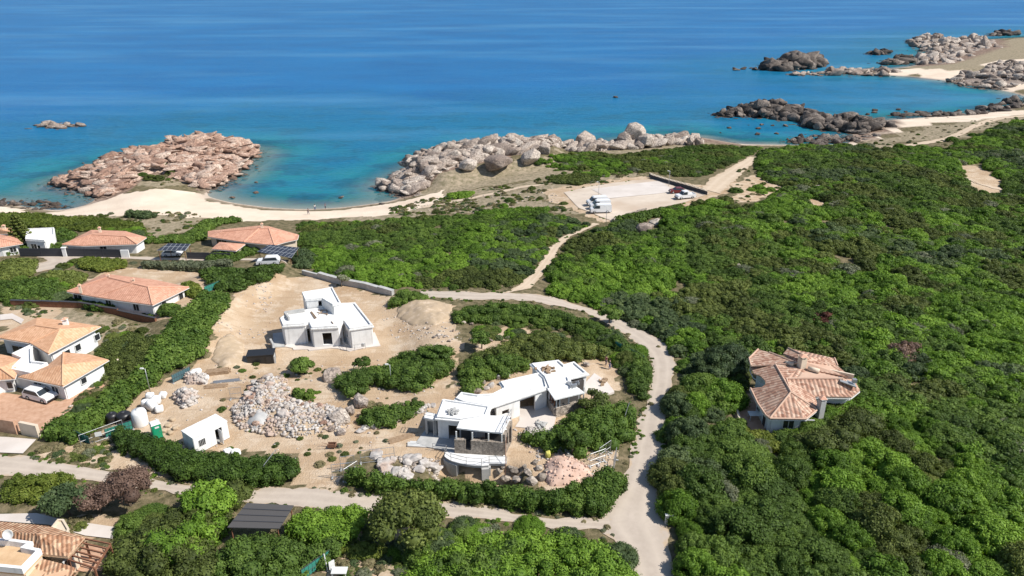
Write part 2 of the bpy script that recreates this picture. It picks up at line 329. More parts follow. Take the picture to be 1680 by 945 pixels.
M['tilei'] = tile_mat('old_brown_tiles', (.34,.17,.095), (.50,.29,.18), (.66,.46,.30), .38, 1.1)
# ------------------------------------------------------------------ object helpers
def tag(o, label=None, cat=None, group=None, kind=None):
    if label: o['label'] = label
    if cat: o['category'] = cat
    if group: o['group'] = group
    if kind: o['kind'] = kind
    return o
def empty(name, loc, label=None, cat=None, group=None):
    o = bpy.data.objects.new(name, None); COL.objects.link(o); o.location = loc; o.empty_display_size = .3
    return tag(o, label, cat, group)
def np_mesh(name, V, F, mats, tint=None, smooth=False, midx=None, link=True):
    """V (n,3) array, F (m,k) array with k = 3 or 4"""
    me = bpy.data.meshes.new(name); V = np.asarray(V, np.float32); F = np.asarray(F, np.int32); k = F.shape[1]
    me.vertices.add(len(V)); me.vertices.foreach_set('co', V.ravel())
    me.loops.add(F.size); me.loops.foreach_set('vertex_index', F.ravel())
    me.polygons.add(len(F)); me.polygons.foreach_set('loop_start', np.arange(0, F.size, k, dtype=np.int32))
    if smooth: me.polygons.foreach_set('use_smooth', np.ones(len(F), bool))
    if midx is not None: me.polygons.foreach_set('material_index', np.asarray(midx, np.int32))
    me.update(calc_edges=True)
    if tint is not None:
        a = me.attributes.new('tint', 'FLOAT', 'POINT'); a.data.foreach_set('value', np.asarray(tint, np.float32))
    for m in (mats if isinstance(mats, (list, tuple)) else [mats]): me.materials.append(m)
    o = bpy.data.objects.new(name, me)
    if link: COL.objects.link(o)
    return o
class MB:
    """collects shapes, builds them as ONE mesh object"""
    def __init__(s): s.v = []; s.f = []; s.sm = []
    def add(s, vs, fs, smooth=False):
        b = len(s.v); s.v += [tuple(p) for p in vs]; s.f += [tuple(b+i for i in f) for f in fs]; s.sm += [smooth]*len(fs); return s
    def box(s, c, d, rz=0.0, taper=1.0, tilt=0.0):
        x, y, z = d[0]/2, d[1]/2, d[2]/2; ca, sa = math.cos(rz), math.sin(rz); ct, st = math.cos(tilt), math.sin(tilt); vs = []
        for dz, k in ((-z, 1), (z, taper)):
            for dx, dy in ((-x,-y),(x,-y),(x,y),(-x,y)):
                a, b, e = dx*k, dy*k, dz; a, e = a*ct+e*st, -a*st+e*ct
                vs.append((c[0]+a*ca-b*sa, c[1]+a*sa+b*ca, c[2]+e))
        return s.add(vs, [(3,2,1,0),(4,5,6,7),(0,1,5,4),(1,2,6,5),(2,3,7,6),(3,0,4,7)])
    def prism(s, poly, z0, z1):
        n = len(poly)
        if sum(poly[i][0]*poly[(i+1) % n][1]-poly[(i+1) % n][0]*poly[i][1] for i in range(n)) < 0: poly = poly[::-1]
        return s.add([(p[0],p[1],z0) for p in poly]+[(p[0],p[1],z1) for p in poly],
            [tuple(range(n-1,-1,-1)), tuple(range(n,2*n))]+[(i,(i+1) % n,n+(i+1) % n,n+i) for i in range(n)])
    def tube(s, p, q, r, n=6, r2=None):
        p = Vector(p); q = Vector(q); d = q-p
        if d.length < 1e-6: return s
        r2 = r if r2 is None else r2; t = d.normalized(); a = t.orthogonal().normalized(); b = t.cross(a); vs = []
        for o, rr in ((p, r), (q, r2)):
            for i in range(n):
                g = 2*math.pi*i/n; vs.append(o+(a*math.cos(g)+b*math.sin(g))*rr)
        return s.add(vs, [tuple(range(n-1,-1,-1)), tuple(range(n,2*n))]+[(i,(i+1) % n,n+(i+1) % n,n+i) for i in range(n)], n > 6)
    def path(s, pts, r, n=6):
        for a, b in zip(pts, pts[1:]): s.tube(a, b, r, n)
        return s
    def lathe(s, c, prof, n=14):
        vs = []; m = len(prof)
        for r, z in prof:
            for i in range(n): g = 2*math.pi*i/n; vs.append((c[0]+r*math.cos(g), c[1]+r*math.sin(g), c[2]+z))
        fs = [(j*n+i, j*n+(i+1) % n, (j+1)*n+(i+1) % n, (j+1)*n+i) for j in range(m-1) for i in range(n)]
        return s.add(vs, fs+[tuple(range(n-1,-1,-1)), tuple((m-1)*n+i for i in range(n))], True)
    def rock(s, c, r, seed=0, sub=2, sq=.55, rz=0.0):
        """an angular boulder: the hull of a few random points, its edges a little worn"""
        rg = np.random.RandomState(seed); P0 = rg.randn({1: 11, 2: 17}.get(sub, 30), 3); P0 /= np.linalg.norm(P0, axis=1, keepdims=True); P0 *= rg.uniform(.82, 1.06, (len(P0), 1))
        P0 = np.sign(P0)*np.abs(P0)**.8
        bm = bmesh.new(); [bm.verts.new(p_) for p_ in P0]; h_ = bmesh.ops.convex_hull(bm, input=bm.verts[:]); bmesh.ops.delete(bm, geom=list({e for e in h_['geom_interior'] if isinstance(e, bmesh.types.BMVert)}), context='VERTS')
        bmesh.ops.bevel(bm, geom=bm.edges[:], offset=.05, segments=1, affect='EDGES'); bmesh.ops.triangulate(bm, faces=bm.faces[:]); bm.verts.ensure_lookup_table(); bm.verts.index_update()
        V = np.array([v.co[:] for v in bm.verts]); F = np.array([[v.index for v in f.verts] for f in bm.faces]); bm.free()
        V = V*np.array(r if hasattr(r, '__len__') else (r, r, r*sq*1.4)); ca, sa = math.cos(rz), math.sin(rz)
        V = np.stack([V[:,0]*ca-V[:,1]*sa, V[:,0]*sa+V[:,1]*ca, V[:,2]], 1)+np.array(c)
        return s.add(V.tolist(), F.tolist(), False)
    def build(s, name, m, parent=None, loc=None, smooth=None):
        off = Vector(parent.matrix_world.translation) if parent else Vector((0,0,0))
        if parent: off = root_loc(parent)
        if loc is not None: off = Vector(loc)
        me = bpy.data.meshes.new(name); me.from_pydata([tuple(Vector(p)-off) for p in s.v], [], s.f)
        me.polygons.foreach_set('use_smooth', s.sm if smooth is None else [smooth]*len(s.f)); me.materials.append(m); me.update()
        o = bpy.data.objects.new(name, me); COL.objects.link(o)
        if parent: o.parent = parent
        elif loc is not None: o.location = off
        return o
def root_loc(o):
    v = Vector((0,0,0))
    while o is not None: v += Vector(o.location); o = o.parent
    return v
_ico = {}
def ico(sub):
    if sub not in _ico:
        bm = bmesh.new(); bmesh.ops.create_icosphere(bm, subdivisions=sub, radius=1.0); bm.verts.ensure_lookup_table()
        _ico[sub] = (np.array([v.co[:] for v in bm.verts]), np.array([[v.index for v in f.verts] for f in bm.faces])); bm.free()
    return _ico[sub]
def copy_tree(o, parent=None):
    c = o.copy(); COL.objects.link(c); c.parent = parent
    for ch in [k for k in COL.objects if k.parent == o]: copy_tree(ch, c)
    return c
# ------------------------------------------------------------------ the ground
def axis(lo, hi, a, b, fine, g=1.18, mx=9.0):
    mid = list(np.arange(a, b+.01, fine)); s = fine; x = b; up = []
    while x < hi: s = min(s*g, mx); x += s; up.append(x)
    s = fine; x = a; dn = []
    while x > lo: s = min(s*g, mx); x -= s; dn.append(x)
    return np.array(dn[::-1]+mid+up)
def grid_mesh(name, xs, ys, zf, m, smooth=True):
    X, Y = np.meshgrid(xs, ys, indexing='ij'); Z = zf(X, Y); nx, ny = X.shape
    I = np.arange(nx*ny).reshape(nx, ny); F = np.stack([I[:-1,:-1], I[1:,:-1], I[1:,1:], I[:-1,1:]], -1).reshape(-1, 4)
    return np_mesh(name, np.stack([X, Y, Z], -1).reshape(-1, 3), F, m, smooth=smooth), X, Y
SAND = [[(-400,340),(0,338),(60,350),(110,345),(160,330),(200,318),(240,312),(300,312),(330,318),(345,330),(440,345),(560,345),(650,332),(700,318),(730,312),(735,325),(700,338),(640,352),(560,358),(470,361),(400,362),(330,358),(260,352),(180,354),(110,356),(60,362),(0,356),(-400,356)],
 [(1395,215),(1450,197),(1600,187),(1700,176),(1700,186),(1610,196),(1530,203),(1470,214),(1440,226),(1400,236),(1330,240)],
 [(1450,116),(1540,112),(1600,116),(1660,122),(1700,128),(1700,150),(1650,147),(1580,136),(1500,125),(1440,121)],
 [(1600,106),(1640,99),(1700,94),(1700,110),(1640,112)]]
DIRT = [[(345,560),(340,520),(370,490),(410,465),(460,448),(500,455),(530,462),(600,478),(690,492),(745,500),(740,530),(760,545),(750,600),(720,650),(700,700),(690,730),(730,760),(680,760),(600,740),(560,770),(570,800),(480,800),(480,750),(370,745),(300,735),(280,715),(300,690),(330,640),(320,610)],
 [(700,640),(730,640),(760,600),(790,545),(850,535),(900,560),(1000,590),(1022,600),(1018,640),(960,650),(1000,660),(1010,690),(980,730),(1020,740),(1020,770),(980,790),(900,800),(840,790),(700,770),(680,740)],
 [(555,850),(600,845),(660,850),(680,900),(660,945),(560,960),(540,940),(560,905)],
 [(890,312),(960,302),(1060,288),(1120,300),(1160,305),(1200,290),(1235,265),(1205,292),(1190,318),(1130,340),(1060,350),(1010,366),(980,362),(950,348),(905,330)],
 [(170,712),(200,680),(235,645),(290,610),(345,600),(330,660),(300,720),(260,730),(200,715)],
 [(60,735),(200,720),(330,760),(320,790),(200,775),(60,750)],
 [(270,430),(330,440),(340,470),(320,490),(290,520),(230,520),(130,500),(60,500),(0,505),(0,560),(40,570),(110,500),(160,450),(190,442)],
 [(1200,300),(1230,290),(1290,275),(1345,283),(1300,300),(1240,330),(1205,335)],[(1572,275),(1600,270),(1650,300),(1650,322),(1600,318),(1575,295)],
 [(1300,330),(1340,325),(1370,345),(1330,345)],[(1470,625),(1520,628),(1525,645),(1480,645)],
 [(0,835),(60,845),(150,850),(220,850),(230,900),(100,870),(0,855)],
 [(590,690),(720,640),(745,600),(735,560),(680,545),(600,590),(560,640)],[(500,455),(560,440),(545,470)]]
DRY = [[(640,340),(740,315),(860,300),(900,290),(1060,285),(1000,300),(900,312),(890,330),(960,352),(860,345),(720,352),(640,362),(560,362)],
 [(1220,262),(1300,240),(1420,235),(1530,205),(1700,185),(1700,205),(1560,228),(1440,240),(1290,262)],
 [(1500,100),(1700,60),(1700,125),(1600,112),(1500,115)],[(1540,112),(1700,108),(1700,150),(1600,140)],
 [(230,240),(340,232),(390,250),(330,300),(260,308),(180,296)],[(640,300),(800,270),(930,262),(960,285),(760,312),(690,322)],
 [(900,245),(1100,226),(1190,236),(1140,250),(960,255)],[(0,360),(330,350),(340,372),(240,392),(90,372),(0,375)],
 [(0,500),(60,505),(190,520),(240,535),(260,560),(190,600),(110,545),(0,530)],[(180,600),(260,560),(250,600),(190,640),(140,680),(80,720),(90,690)]]
ROCKY = [[(60,312),(95,285),(180,262),(215,248),(260,240),(345,230),(430,235),(440,260),(410,285),(380,305),(352,316),(320,308),(262,300),(235,306),(205,322),(165,332),(100,345)],
 [(620,330),(620,300),(690,262),(740,245),(850,232),(930,232),(930,252),(905,262),(880,282),(850,285),(800,295),(740,305),(700,316),(672,326)],
 [(925,252),(950,228),(1070,220),(1160,222),(1240,236),(1150,240),(1050,248)],[(1290,240),(1340,212),(1460,190),(1480,212),(1420,236)],[(1500,112),(1470,80),(1520,55),(1640,62),(1650,85),(1600,102),(1560,112)]]
def build_ground():
    xs = axis(-320, 900, -125, 150, .62); ys = axis(5, 1000, 46, 215, .62)
    o, X, Y = grid_mesh('terrain', xs, ys, lambda x, y: H(x, y), M['ground'])
    jx = X+(vnoise(X, Y, 2.2, 3)-.5)*2.6; jy = Y+(vnoise(X, Y, 2.2, 4)-.5)*2.6
    c = np.zeros((X.size, 4), np.float32); c[:,3] = 1
    for k, polys in enumerate((SAND, DIRT, DRY)):
        for pl in polys: c[inpoly(jx, jy, gpoly(pl)).ravel(), k] = 1
    rk = np.zeros(X.size, np.float32)
    for pl in ROCKY: rk[inpoly(jx, jy, [P2(p_, q_) for p_, q_ in pl]).ravel()] = 1
    sd = sample(SD, X, Y).ravel(); c[(sd < .6) & (rk < .5), 0] = np.maximum(c[(sd < .6) & (rk < .5), 0], .7)
    ra = o.data.attributes.new('rocky', 'FLOAT', 'POINT'); ra.data.foreach_set('value', rk)
    a = o.data.attributes.new('zone', 'FLOAT_COLOR', 'POINT'); a.data.foreach_set('color', c.ravel())
    tag(o, 'sandy and scrubby coastal ground sloping to the sea', 'ground', kind='structure')
    xs = axis(-16000, 22000, -230, 640, 4.0, 1.3, 2500); ys = axis(100, 52000, 175, 800, 3.0, 1.3, 3000)
    o, X, Y = grid_mesh('sea', xs, ys, lambda x, y: 0*x, M['sea'])
    d = polydist(X, Y, coast[:-4]+[(2600,600)], False).ravel()
    d = np.where(inpoly(X, Y, coast).ravel(), 0, d)
    a = o.data.attributes.new('shore', 'FLOAT', 'POINT'); a.data.foreach_set('value', d.astype(np.float32))
    tag(o, 'blue and turquoise sea with pale wind lanes', 'sea', kind='structure')
build_ground()
def ribbon(name, rows, m, label, cat, dz=.06, sub=8, across=5, kind='structure'):
    """rows: (left px, left py, right px, right py) along the way"""
    L = []; R = []
    for a, b, c, d in rows: L.append(G2(a, b)); R.append(G2(c, d))
    def cr(p, t):
        n = len(p); i = min(int(t), n-2); f = t-i; q = [np.array(p[min(max(i+k, 0), n-1)]) for k in (-1,0,1,2)]
        return .5*((2*q[1])+(q[2]-q[0])*f+(2*q[0]-5*q[1]+4*q[2]-q[3])*f*f+(3*q[1]-q[0]-3*q[2]+q[3])*f**3)
    n = len(rows); ts = np.linspace(0, n-1.0001, (n-1)*sub+1); V = []; AC = []
    for t in ts:
        a, b = cr(L, t), cr(R, t)
        for k in range(across+1):
            p = a+(b-a)*k/across
            if k in (0, across): p = p+(np.array([vnoise(p[0], p[1], 1.1, 5), vnoise(p[0], p[1], 1.1, 6)])-.5)*.9
            V.append((p[0], p[1], float(H(p[0], p[1]))+dz)); AC.append(k/across)
    F = [(i*(across+1)+k, i*(across+1)+k+1, (i+1)*(across+1)+k+1, (i+1)*(across+1)+k) for i in range(len(ts)-1) for k in range(across)]
    o = np_mesh(name, V, F, m, smooth=True); at = o.data.attributes.new('across', 'FLOAT', 'POINT'); at.data.foreach_set('value', np.array(AC, np.float32)); return tag(o, label, cat, kind=kind)
ribbon('road', [(1040,975,1125,975),(1030,940,1112,940),(1005,890,1098,890),(982,852,1090,850),(1018,800,1082,800),(1035,750,1086,750),(1045,700,1092,700),(1058,660,1099,660),
  (1068,620,1106,620),(1062,582,1106,590),(1030,552,1095,565),(990,528,1050,540),(950,510,1000,518),(900,500,940,498),(860,494,885,484),(830,492,840,481),(760,492,768,479),(690,488,690,477)],
  M['road'], 'pale asphalt road curving round the villa plots', 'road')
ribbon('lower_road', [(-60,735,-80,772),(0,746,-10,778),(80,757,80,784),(200,776,200,796),(320,797,310,815),(420,802,400,826),(500,800,500,833),(560,806,600,845),(620,812,660,850),(740,825,740,850),(820,838,830,855),(900,848,900,868),(1000,852,1000,872)],
  M['road'], 'pale asphalt lane running along the bottom hedges', 'road', dz=.075)
ribbon('track', [(826,482,868,474),(850,470,880,462),(872,448,898,440),(890,425,912,418),(905,402,925,400),(925,388,938,388),(950,378,960,378),(972,366,985,368)],
  M['track'], 'narrow pale track climbing from the road to the car park', 'track', dz=.09)
ribbon('coast_track', [(1150,310,1182,318),(1170,290,1200,302),(1190,280,1215,288),(1215,266,1232,272),(1230,257,1242,260)], M['track'], 'dirt track leaving the car park through the scrub', 'track', dz=.09)
ribbon('shore_track', [(1440,243,1452,246),(1500,235,1510,238),(1540,228,1550,232),(1575,215,1585,219),(1600,203,1612,206),(1630,194,1640,197),(1700,187,1700,191)], M['track'], 'sandy track along the shore by the far bay', 'track', dz=.09)
ribbon('beach_path', [(690,338,694,342),(740,330,744,333),(790,320,793,323),(840,309,843,312),(880,303,882,305),(915,298,917,300)], M['track'], 'footpath from the beach to the headland', 'path', dz=.09)
ribbon('west_lane', [(-20,470,-20,490),(30,440,45,452),(75,428,110,436),(60,421,130,421)], M['road'], 'pale lane between the gardens at the far houses', 'road')
ribbon('house_lane', [(120,420,118,424),(200,421,200,425),(310,424,310,428),(420,424,420,428),(470,427,470,434)], M['road'], 'thin lane beside the solar carports', 'road', dz=.07)
ribbon('east_path', [(1575,275,1580,280),(1578,288,1590,292),(1600,300,1608,303),(1640,308,1645,313)], M['track'], 'bare sandy path winding in the eastern scrub', 'path', dz=.09)
def sheet(name, poly_px, m, label, dz=.08, cat='pavement', kind='structure', step=1.2):
    poly = gpoly(poly_px); bm = bmesh.new(); vs = []
    n = len(poly)
    for i in range(n):
        a = np.array(poly[i]); b = np.array(poly[(i+1) % n]); k = max(1, int(np.linalg.norm(b-a)/step))
        for j in range(k): vs.append(a+(b-a)*j/k)
    f = bm.faces.new([bm.verts.new((p[0], p[1], 0)) for p in vs]); bmesh.ops.triangulate(bm, faces=[f])
    for _ in range(2): bmesh.ops.subdivide_edges(bm, edges=[e for e in bm.edges if e.calc_length() > step*2], cuts=1); bmesh.ops.triangulate(bm, faces=bm.faces[:])
    for v in bm.verts: v.co.z = float(H(v.co.x, v.co.y))+dz
    bm.normal_update()
    for g in bm.faces:
        if g.normal.z < 0: g.normal_flip()
    me = bpy.data.meshes.new(name); bm.to_mesh(me); bm.free(); me.materials.append(m)
    for p in me.polygons: p.use_smooth = True
    o = bpy.data.objects.new(name, me); COL.objects.link(o); return tag(o, label, cat, kind=kind)
sheet('parking_lot', [(925,316),(970,306),(1040,296),(1085,295),(1110,308),(1165,318),(1125,332),(1060,346),(1008,364),(985,356),(950,342)], M['palesand'], 'pale dirt car park above the headland', .10)
sheet('parking_slab', [(970,311),(999,326.5),(1108,315),(1091,303),(1080,297.5)], M['slab'], 'bright concrete slab at the edge of the car park', .15)
# ------------------------------------------------------------------ vegetation
def leaf_quads(C, N, size, rg, spread=.48):
    n = len(C); N = N+rg.randn(n, 3)*spread; N /= np.linalg.norm(N, axis=1, keepdims=True)+1e-9
    T = np.cross(N, rg.randn(n, 3)); T /= np.linalg.norm(T, axis=1, keepdims=True)+1e-9; B = np.cross(N, T)
    s = (size*(.55+.9*rg.rand(n)))[:, None]; a = T*s; b = B*s*.62
    return np.stack([C-a*.9, C+b, C+a, C-b], 1).reshape(-1, 3)
def lumps_mesh(name, lumps, m, per=150, leaf=.2, seed=0, link=True, up=-.35):
    """lumps: rows x,y,z,rx,rz -> one leafy mesh"""
    rg = np.random.RandomState(seed); L = np.asarray(lumps, float); n = len(L)
    d = rg.randn(n, per, 3); d /= np.linalg.norm(d, axis=2, keepdims=True); lo = d[:,:,2] < up; d[lo, 2] *= -1
    rr = rg.uniform(.78, 1.14, (n, per, 1))
    R = np.stack([L[:,3], L[:,3], L[:,4]], 1)[:, None, :]
    C = (L[:, None, :3]+d*R*rr).reshape(-1, 3); N = (d/R*L[:, None, 3:4]).reshape(-1, 3)
    V = leaf_quads(C, N, leaf, rg); lt = rg.rand(n, 1); t = (lt*.6+.4*rg.rand(n, per)).reshape(-1)
    F = np.arange(len(V)).reshape(-1, 4); tv = np.repeat(t, 4)
    iv, if_ = ico(1); k = len(iv); CV = (L[:, None, :3]+iv[None]*R*.84).reshape(-1, 3)
    CF = (if_[None]+(np.arange(n)*k)[:, None, None]).reshape(-1, 3)
    CF = np.concatenate([CF, CF[:, 2:3]], 1)     # degenerate quads avoided below
    # cores as triangles: build with mixed sizes through loops
    me = bpy.data.meshes.new(name); VV = np.concatenate([V, CV]).astype(np.float32); me.vertices.add(len(VV)); me.vertices.foreach_set('co', VV.ravel())
    nq = len(F); ntri = len(CF); lp = np.concatenate([F.ravel(), (CF[:, :3]+len(V)).ravel()]).astype(np.int32)
    me.loops.add(len(lp)); me.loops.foreach_set('vertex_index', lp); me.polygons.add(nq+ntri)
    ls = np.concatenate([np.arange(nq)*4, nq*4+np.arange(ntri)*3]).astype(np.int32); me.polygons.foreach_set('loop_start', ls)
    me.update(calc_edges=True); a = me.attributes.new('tint', 'FLOAT', 'POINT')
    a.data.foreach_set('value', np.concatenate([tv, np.repeat(lt[:,0]*.5, k)]).astype(np.float32)); me.materials.append(m)  # cores darker than their leaves: inner shade put into the tint
    o = bpy.data.objects.new(name, me)
    if link: COL.objects.link(o)
    return o
def bush_lumps(rg, r, h, k, l0=.20, l1=.42):
    out = [(0, 0, h*.36, r*.62, h*.5)]
    for i in range(k):
        a = rg.rand()*6.283; q = math.sqrt(rg.rand())*.78*r; top = h*(1-.55*(q/r)**2); lr = r*rg.uniform(l0, l1)
        out.append((math.cos(a)*q, math.sin(a)*q, max(lr*.35, top-lr*.7), lr, lr*rg.uniform(.65, .95)))
    for i in range(int(k*.6)):
        a = 6.283*(i+rg.rand()*.5)/(k*.6); lr = r*rg.uniform(.24, .34); out.append((math.cos(a)*r*.85, math.sin(a)*r*.85, lr*.7, lr, lr*.9))
    return out
PROTO = bpy.data.collections.new('scrub_sources')    # not linked to the scene
protos = []; SPEC = ['lent','lent','fresh','dark','dark','olive','blue','grey','dry']
rg0 = np.random.RandomState(5)
for i, s in enumerate(SPEC):
    o = lumps_mesh('maquis_shrub', bush_lumps(rg0, 1.0, .95, 15), M[s], 120, .064, 20+i, False); o.name = 'scrub_%d' % i
    PROTO.objects.link(o); protos.append(o)
def scatter(name, pts, scl, pick, rg, label, cat, group=None):
    """pts (n,3); points that carry one shrub each"""
    me = bpy.data.meshes.new(name); me.vertices.add(len(pts)); me.vertices.foreach_set('co', np.asarray(pts, np.float32).ravel()); me.update()
    for nm, ty, data, key in (('scl', 'FLOAT_VECTOR', np.asarray(scl, np.float32).ravel(), 'vector'), ('rz', 'FLOAT', (rg.rand(len(pts))*6.283).astype(np.float32), 'value'), ('pick', 'INT', np.asarray(pick, np.int32), 'value')):
        a = me.attributes.new(nm, ty, 'POINT'); a.data.foreach_set(key, data)
    o = bpy.data.objects.new(name, me); COL.objects.link(o); md = o.modifiers.new('scatter', 'NODES')
    g = bpy.data.node_groups.new(name, 'GeometryNodeTree'); md.node_group = g
    g.interface.new_socket('Geometry', in_out='INPUT', socket_type='NodeSocketGeometry'); g.interface.new_socket('Geometry', in_out='OUTPUT', socket_type='NodeSocketGeometry')
    i = g.nodes.new('NodeGroupInput'); q = g.nodes.new('NodeGroupOutput'); ip = g.nodes.new('GeometryNodeInstanceOnPoints'); ci = g.nodes.new('GeometryNodeCollectionInfo')
    ci.inputs[0].default_value = PROTO; ci.inputs['Separate Children'].default_value = True; ci.inputs['Reset Children'].default_value = True
    def na(nm, ty): x = g.nodes.new('GeometryNodeInputNamedAttribute'); x.data_type = ty; x.inputs[0].default_value = nm; return x.outputs[0]
    cx = g.nodes.new('ShaderNodeCombineXYZ'); L = g.links.new
    L(i.outputs[0], ip.inputs['Points']); L(ci.outputs[0], ip.inputs['Instance']); ip.inputs['Pick Instance'].default_value = True
    L(na('pick', 'INT'), ip.inputs['Instance Index']); L(na('rz', 'FLOAT'), cx.inputs[2])
    L(cx.outputs[0], ip.inputs['Rotation']); L(na('scl', 'FLOAT_VECTOR'), ip.inputs['Scale']); L(ip.outputs[0], q.inputs[0])
    return tag(o, label, cat, group, 'stuff')
def pick_species(x, y, rg, wt=(0,0,0)):
    n1 = vnoise(x, y, 17, 8); n2 = vnoise(x, y, 9, 9); n3 = vnoise(x, y, 23, 10); u = rg.rand(len(x)); p = rg.randint(0, 3, len(x))
    p = np.where((n1+.5*(u-.5) < .43+wt[0]), 3+(u*97 % 1 > .5).astype(int), p)
    p = np.where((n2+.35*(rg.rand(len(x))-.5) > .73-wt[1]), 5, p); p = np.where((n3+.3*(rg.rand(len(x))-.5) > .80-wt[2]), 6, p)
    p = np.where(rg.rand(len(x)) < .018, 7, p); return p
def fill(poly, rg, sp, jitter=.5):
    a = np.array(poly); x0, y0 = a.min(0); x1, y1 = a.max(0)
    X, Y = np.meshgrid(np.arange(x0, x1, sp), np.arange(y0, y1, sp*.87)); X = X+(np.arange(X.shape[0]) % 2)[:, None]*sp*.5
    X = X.ravel()+rg.randn(X.size)*sp*jitter*.6; Y = Y.ravel()+rg.randn(Y.size)*sp*jitter*.6; k = inpoly(X, Y, poly); return X[k], Y[k]
def in_view(x, y, z=5.0, marg=140):
    d = np.maximum(y*_c+(CAM_Z-z)*_s, 1); px = 840+FPX*x/d; py = 472.5-FPX*((-(CAM_Z-z))*_c+y*_s)/d
    return (px > -marg) & (px < 1680+marg) & (py < 945+marg*1.3)
EAST = [(1150,1120),(1118,1000),(1114,945),(1103,890),(1095,850),(1088,800),(1092,750),(1098,700),(1105,660),(1113,620),(1112,590),(1098,562),(1050,536),(1000,514),(945,494),(890,480),(884,466),(905,440),(930,400),(985,374),(1050,358),(1110,345),(1190,328),(1215,345),(1250,335),(1290,308),(1245,290),(1240,268),(1250,250),(1300,243),(1440,241),(1500,246),(1545,238),(1590,224),(1640,203),(1800,196),(2300,230),(2700,600),(2500,1120)]
NORTH = [(490,366),(640,364),(720,356),(800,356),(860,350),(930,358),(965,370),(918,392),(900,412),(880,438),(866,456),(835,474),(760,474),(690,473),(640,474),(560,464),(528,450),(505,432),(492,412)]
HEAD = [(905,255),(960,250),(1010,256),(1060,250),(1110,244),(1190,240),(1250,243),(1230,256),(1190,277),(1150,290),(1110,292),(1070,282),(1030,286),(980,292),(930,286),(890,276)]
HOLES = [[(1200,650),(1225,600),(1240,578),(1300,572),(1370,590),(1410,625),(1412,655),(1350,662),(1342,695),(1320,715),(1270,728),(1195,700)],
 [(1572,270),(1600,268),(1655,300),(1655,325),(1600,322),(1575,298)],[(1300,328),(1340,323),(1372,345),(1330,348)],[(1468,625),(1525,628),(1528,648),(1478,648)],
 [(1120,300),(1190,310),(1190,330),(1120,350)],[(1035,358),(1090,350),(1100,385),(1040,390)],[(1420,238),(1560,228),(1700,186),(1700,196),(1560,246),(1430,250)]]
HOLESW = [gpoly(h) for h in HOLES]
rg = np.random.RandomState(11)
def zone_pts(poly_px, sp, rg, hole=True):
    poly = gpoly(poly_px); x, y = fill(poly, rg, sp); k = in_view(x, y)
    if hole:
        for h in HOLESW: k &= ~inpoly(x, y, h)
    return x[k], y[k]
NEARW = gpoly([(1125,950),(1106,870),(1092,800),(1096,740),(1104,680),(1116,625),(1190,640),(1200,705),(1290,740),(1400,690),(1470,680),(1560,720),(1620,800),(1640,870),(1720,950)])
def scrub(name, poly, sp, s0, s1, label, wt=(0,0,0), near=False):
    x, y = zone_pts(poly, sp, rg)
    if near: k = ~inpoly(x, y, NEARW); x, y = x[k], y[k]
    d = polydist(x, y, gpoly(poly)); gap = (vnoise(x, y, 5, 12) > .16) & (vnoise(x, y, 2.3, 15) > .07); x, y, d = x[gap], y[gap], d[gap]
    hn = vnoise(x, y, 10, 13); s = (s0+(s1-s0)*(.45*hn+.65*rg.rand(len(x))**1.6))*np.clip(.6+d*.16, .6, 1)
    scl = np.stack([s*(1+.3*rg.rand(len(x))), s*(1+.3*rg.rand(len(x))), s*(.72+.45*rg.rand(len(x)))], 1)
    return scatter(name, np.stack([x, y, H(x, y)-.12], 1), scl, pick_species(x, y, rg, wt), rg, label, 'scrub')
scrub('eastern_maquis', EAST, 2.0, 1.2, 2.35, 'dense green maquis scrub covering the slope east of the road', near=True)
scrub('north_maquis', NORTH, 1.75, .95, 1.75, 'low bright green maquis between the road and the beach', (-.10,0,0))
scrub('headland_scrub', HEAD, 2.0, .9, 1.6, 'dark low scrub on top of the headland', (.16,.10,0))
# the near shrubs east of the road: one object each
SP_TXT = {'fresh': 'fresh yellow green', 'dry': 'straw coloured', 'lent': 'leafy bright green', 'dark': 'dense dark green', 'olive': 'olive brown', 'blue': 'blue green', 'grey': 'dry grey'}
x, y = fill(NEARW, rg, 2.75, .5); k = in_view(x, y, 8, 60) 
for h in HOLESW: k &= ~inpoly(x, y, h)
x, y = x[k], y[k]; sp_ = pick_species(x, y, rg)
bigp = [lumps_mesh('maquis_shrub', bush_lumps(rg0, 1.0, .95, 34, .15, .34), M[s], 150, .040, 60+i, False).data for i, s in enumerate(SPEC)]
def shrub_obj(x, y, r, h, sp, label, group, rz=0.0, name='maquis_shrub', z=None, cat='shrub'):
    o = bpy.data.objects.new(name, bigp[sp]); COL.objects.link(o); o.location = (x, y, (float(H(x, y)) if z is None else z)-.1)
    o.scale = (r, r*random.uniform(.9, 1.1), h); o.rotation_euler = (0, 0, rz); return tag(o, label, cat, group)
random.seed(4)
dr = polydist(x, y, gpoly([(1114,945),(1095,850),(1092,750),(1105,660),(1113,620),(1112,590)]), False)
for i in range(len(x)):
    s = SPEC[sp_[i]]; by = dr[i] < 4.5; r = random.choice([random.uniform(1.2, 2.2), random.uniform(1.7, 3.0)])
    lab = ('%s maquis shrub in the row shading the curving road' if by else '%s maquis shrub in the thicket below the tiled villa') % SP_TXT[s]
    shrub_obj(x[i], y[i], r, r*random.uniform(.75, 1.25)+(.5 if by else 0), sp_[i], lab, 'maquis shrubs right of the road, '+SP_TXT[s]+(' roadside' if by else ' inner'), random.uniform(0, 6.28))
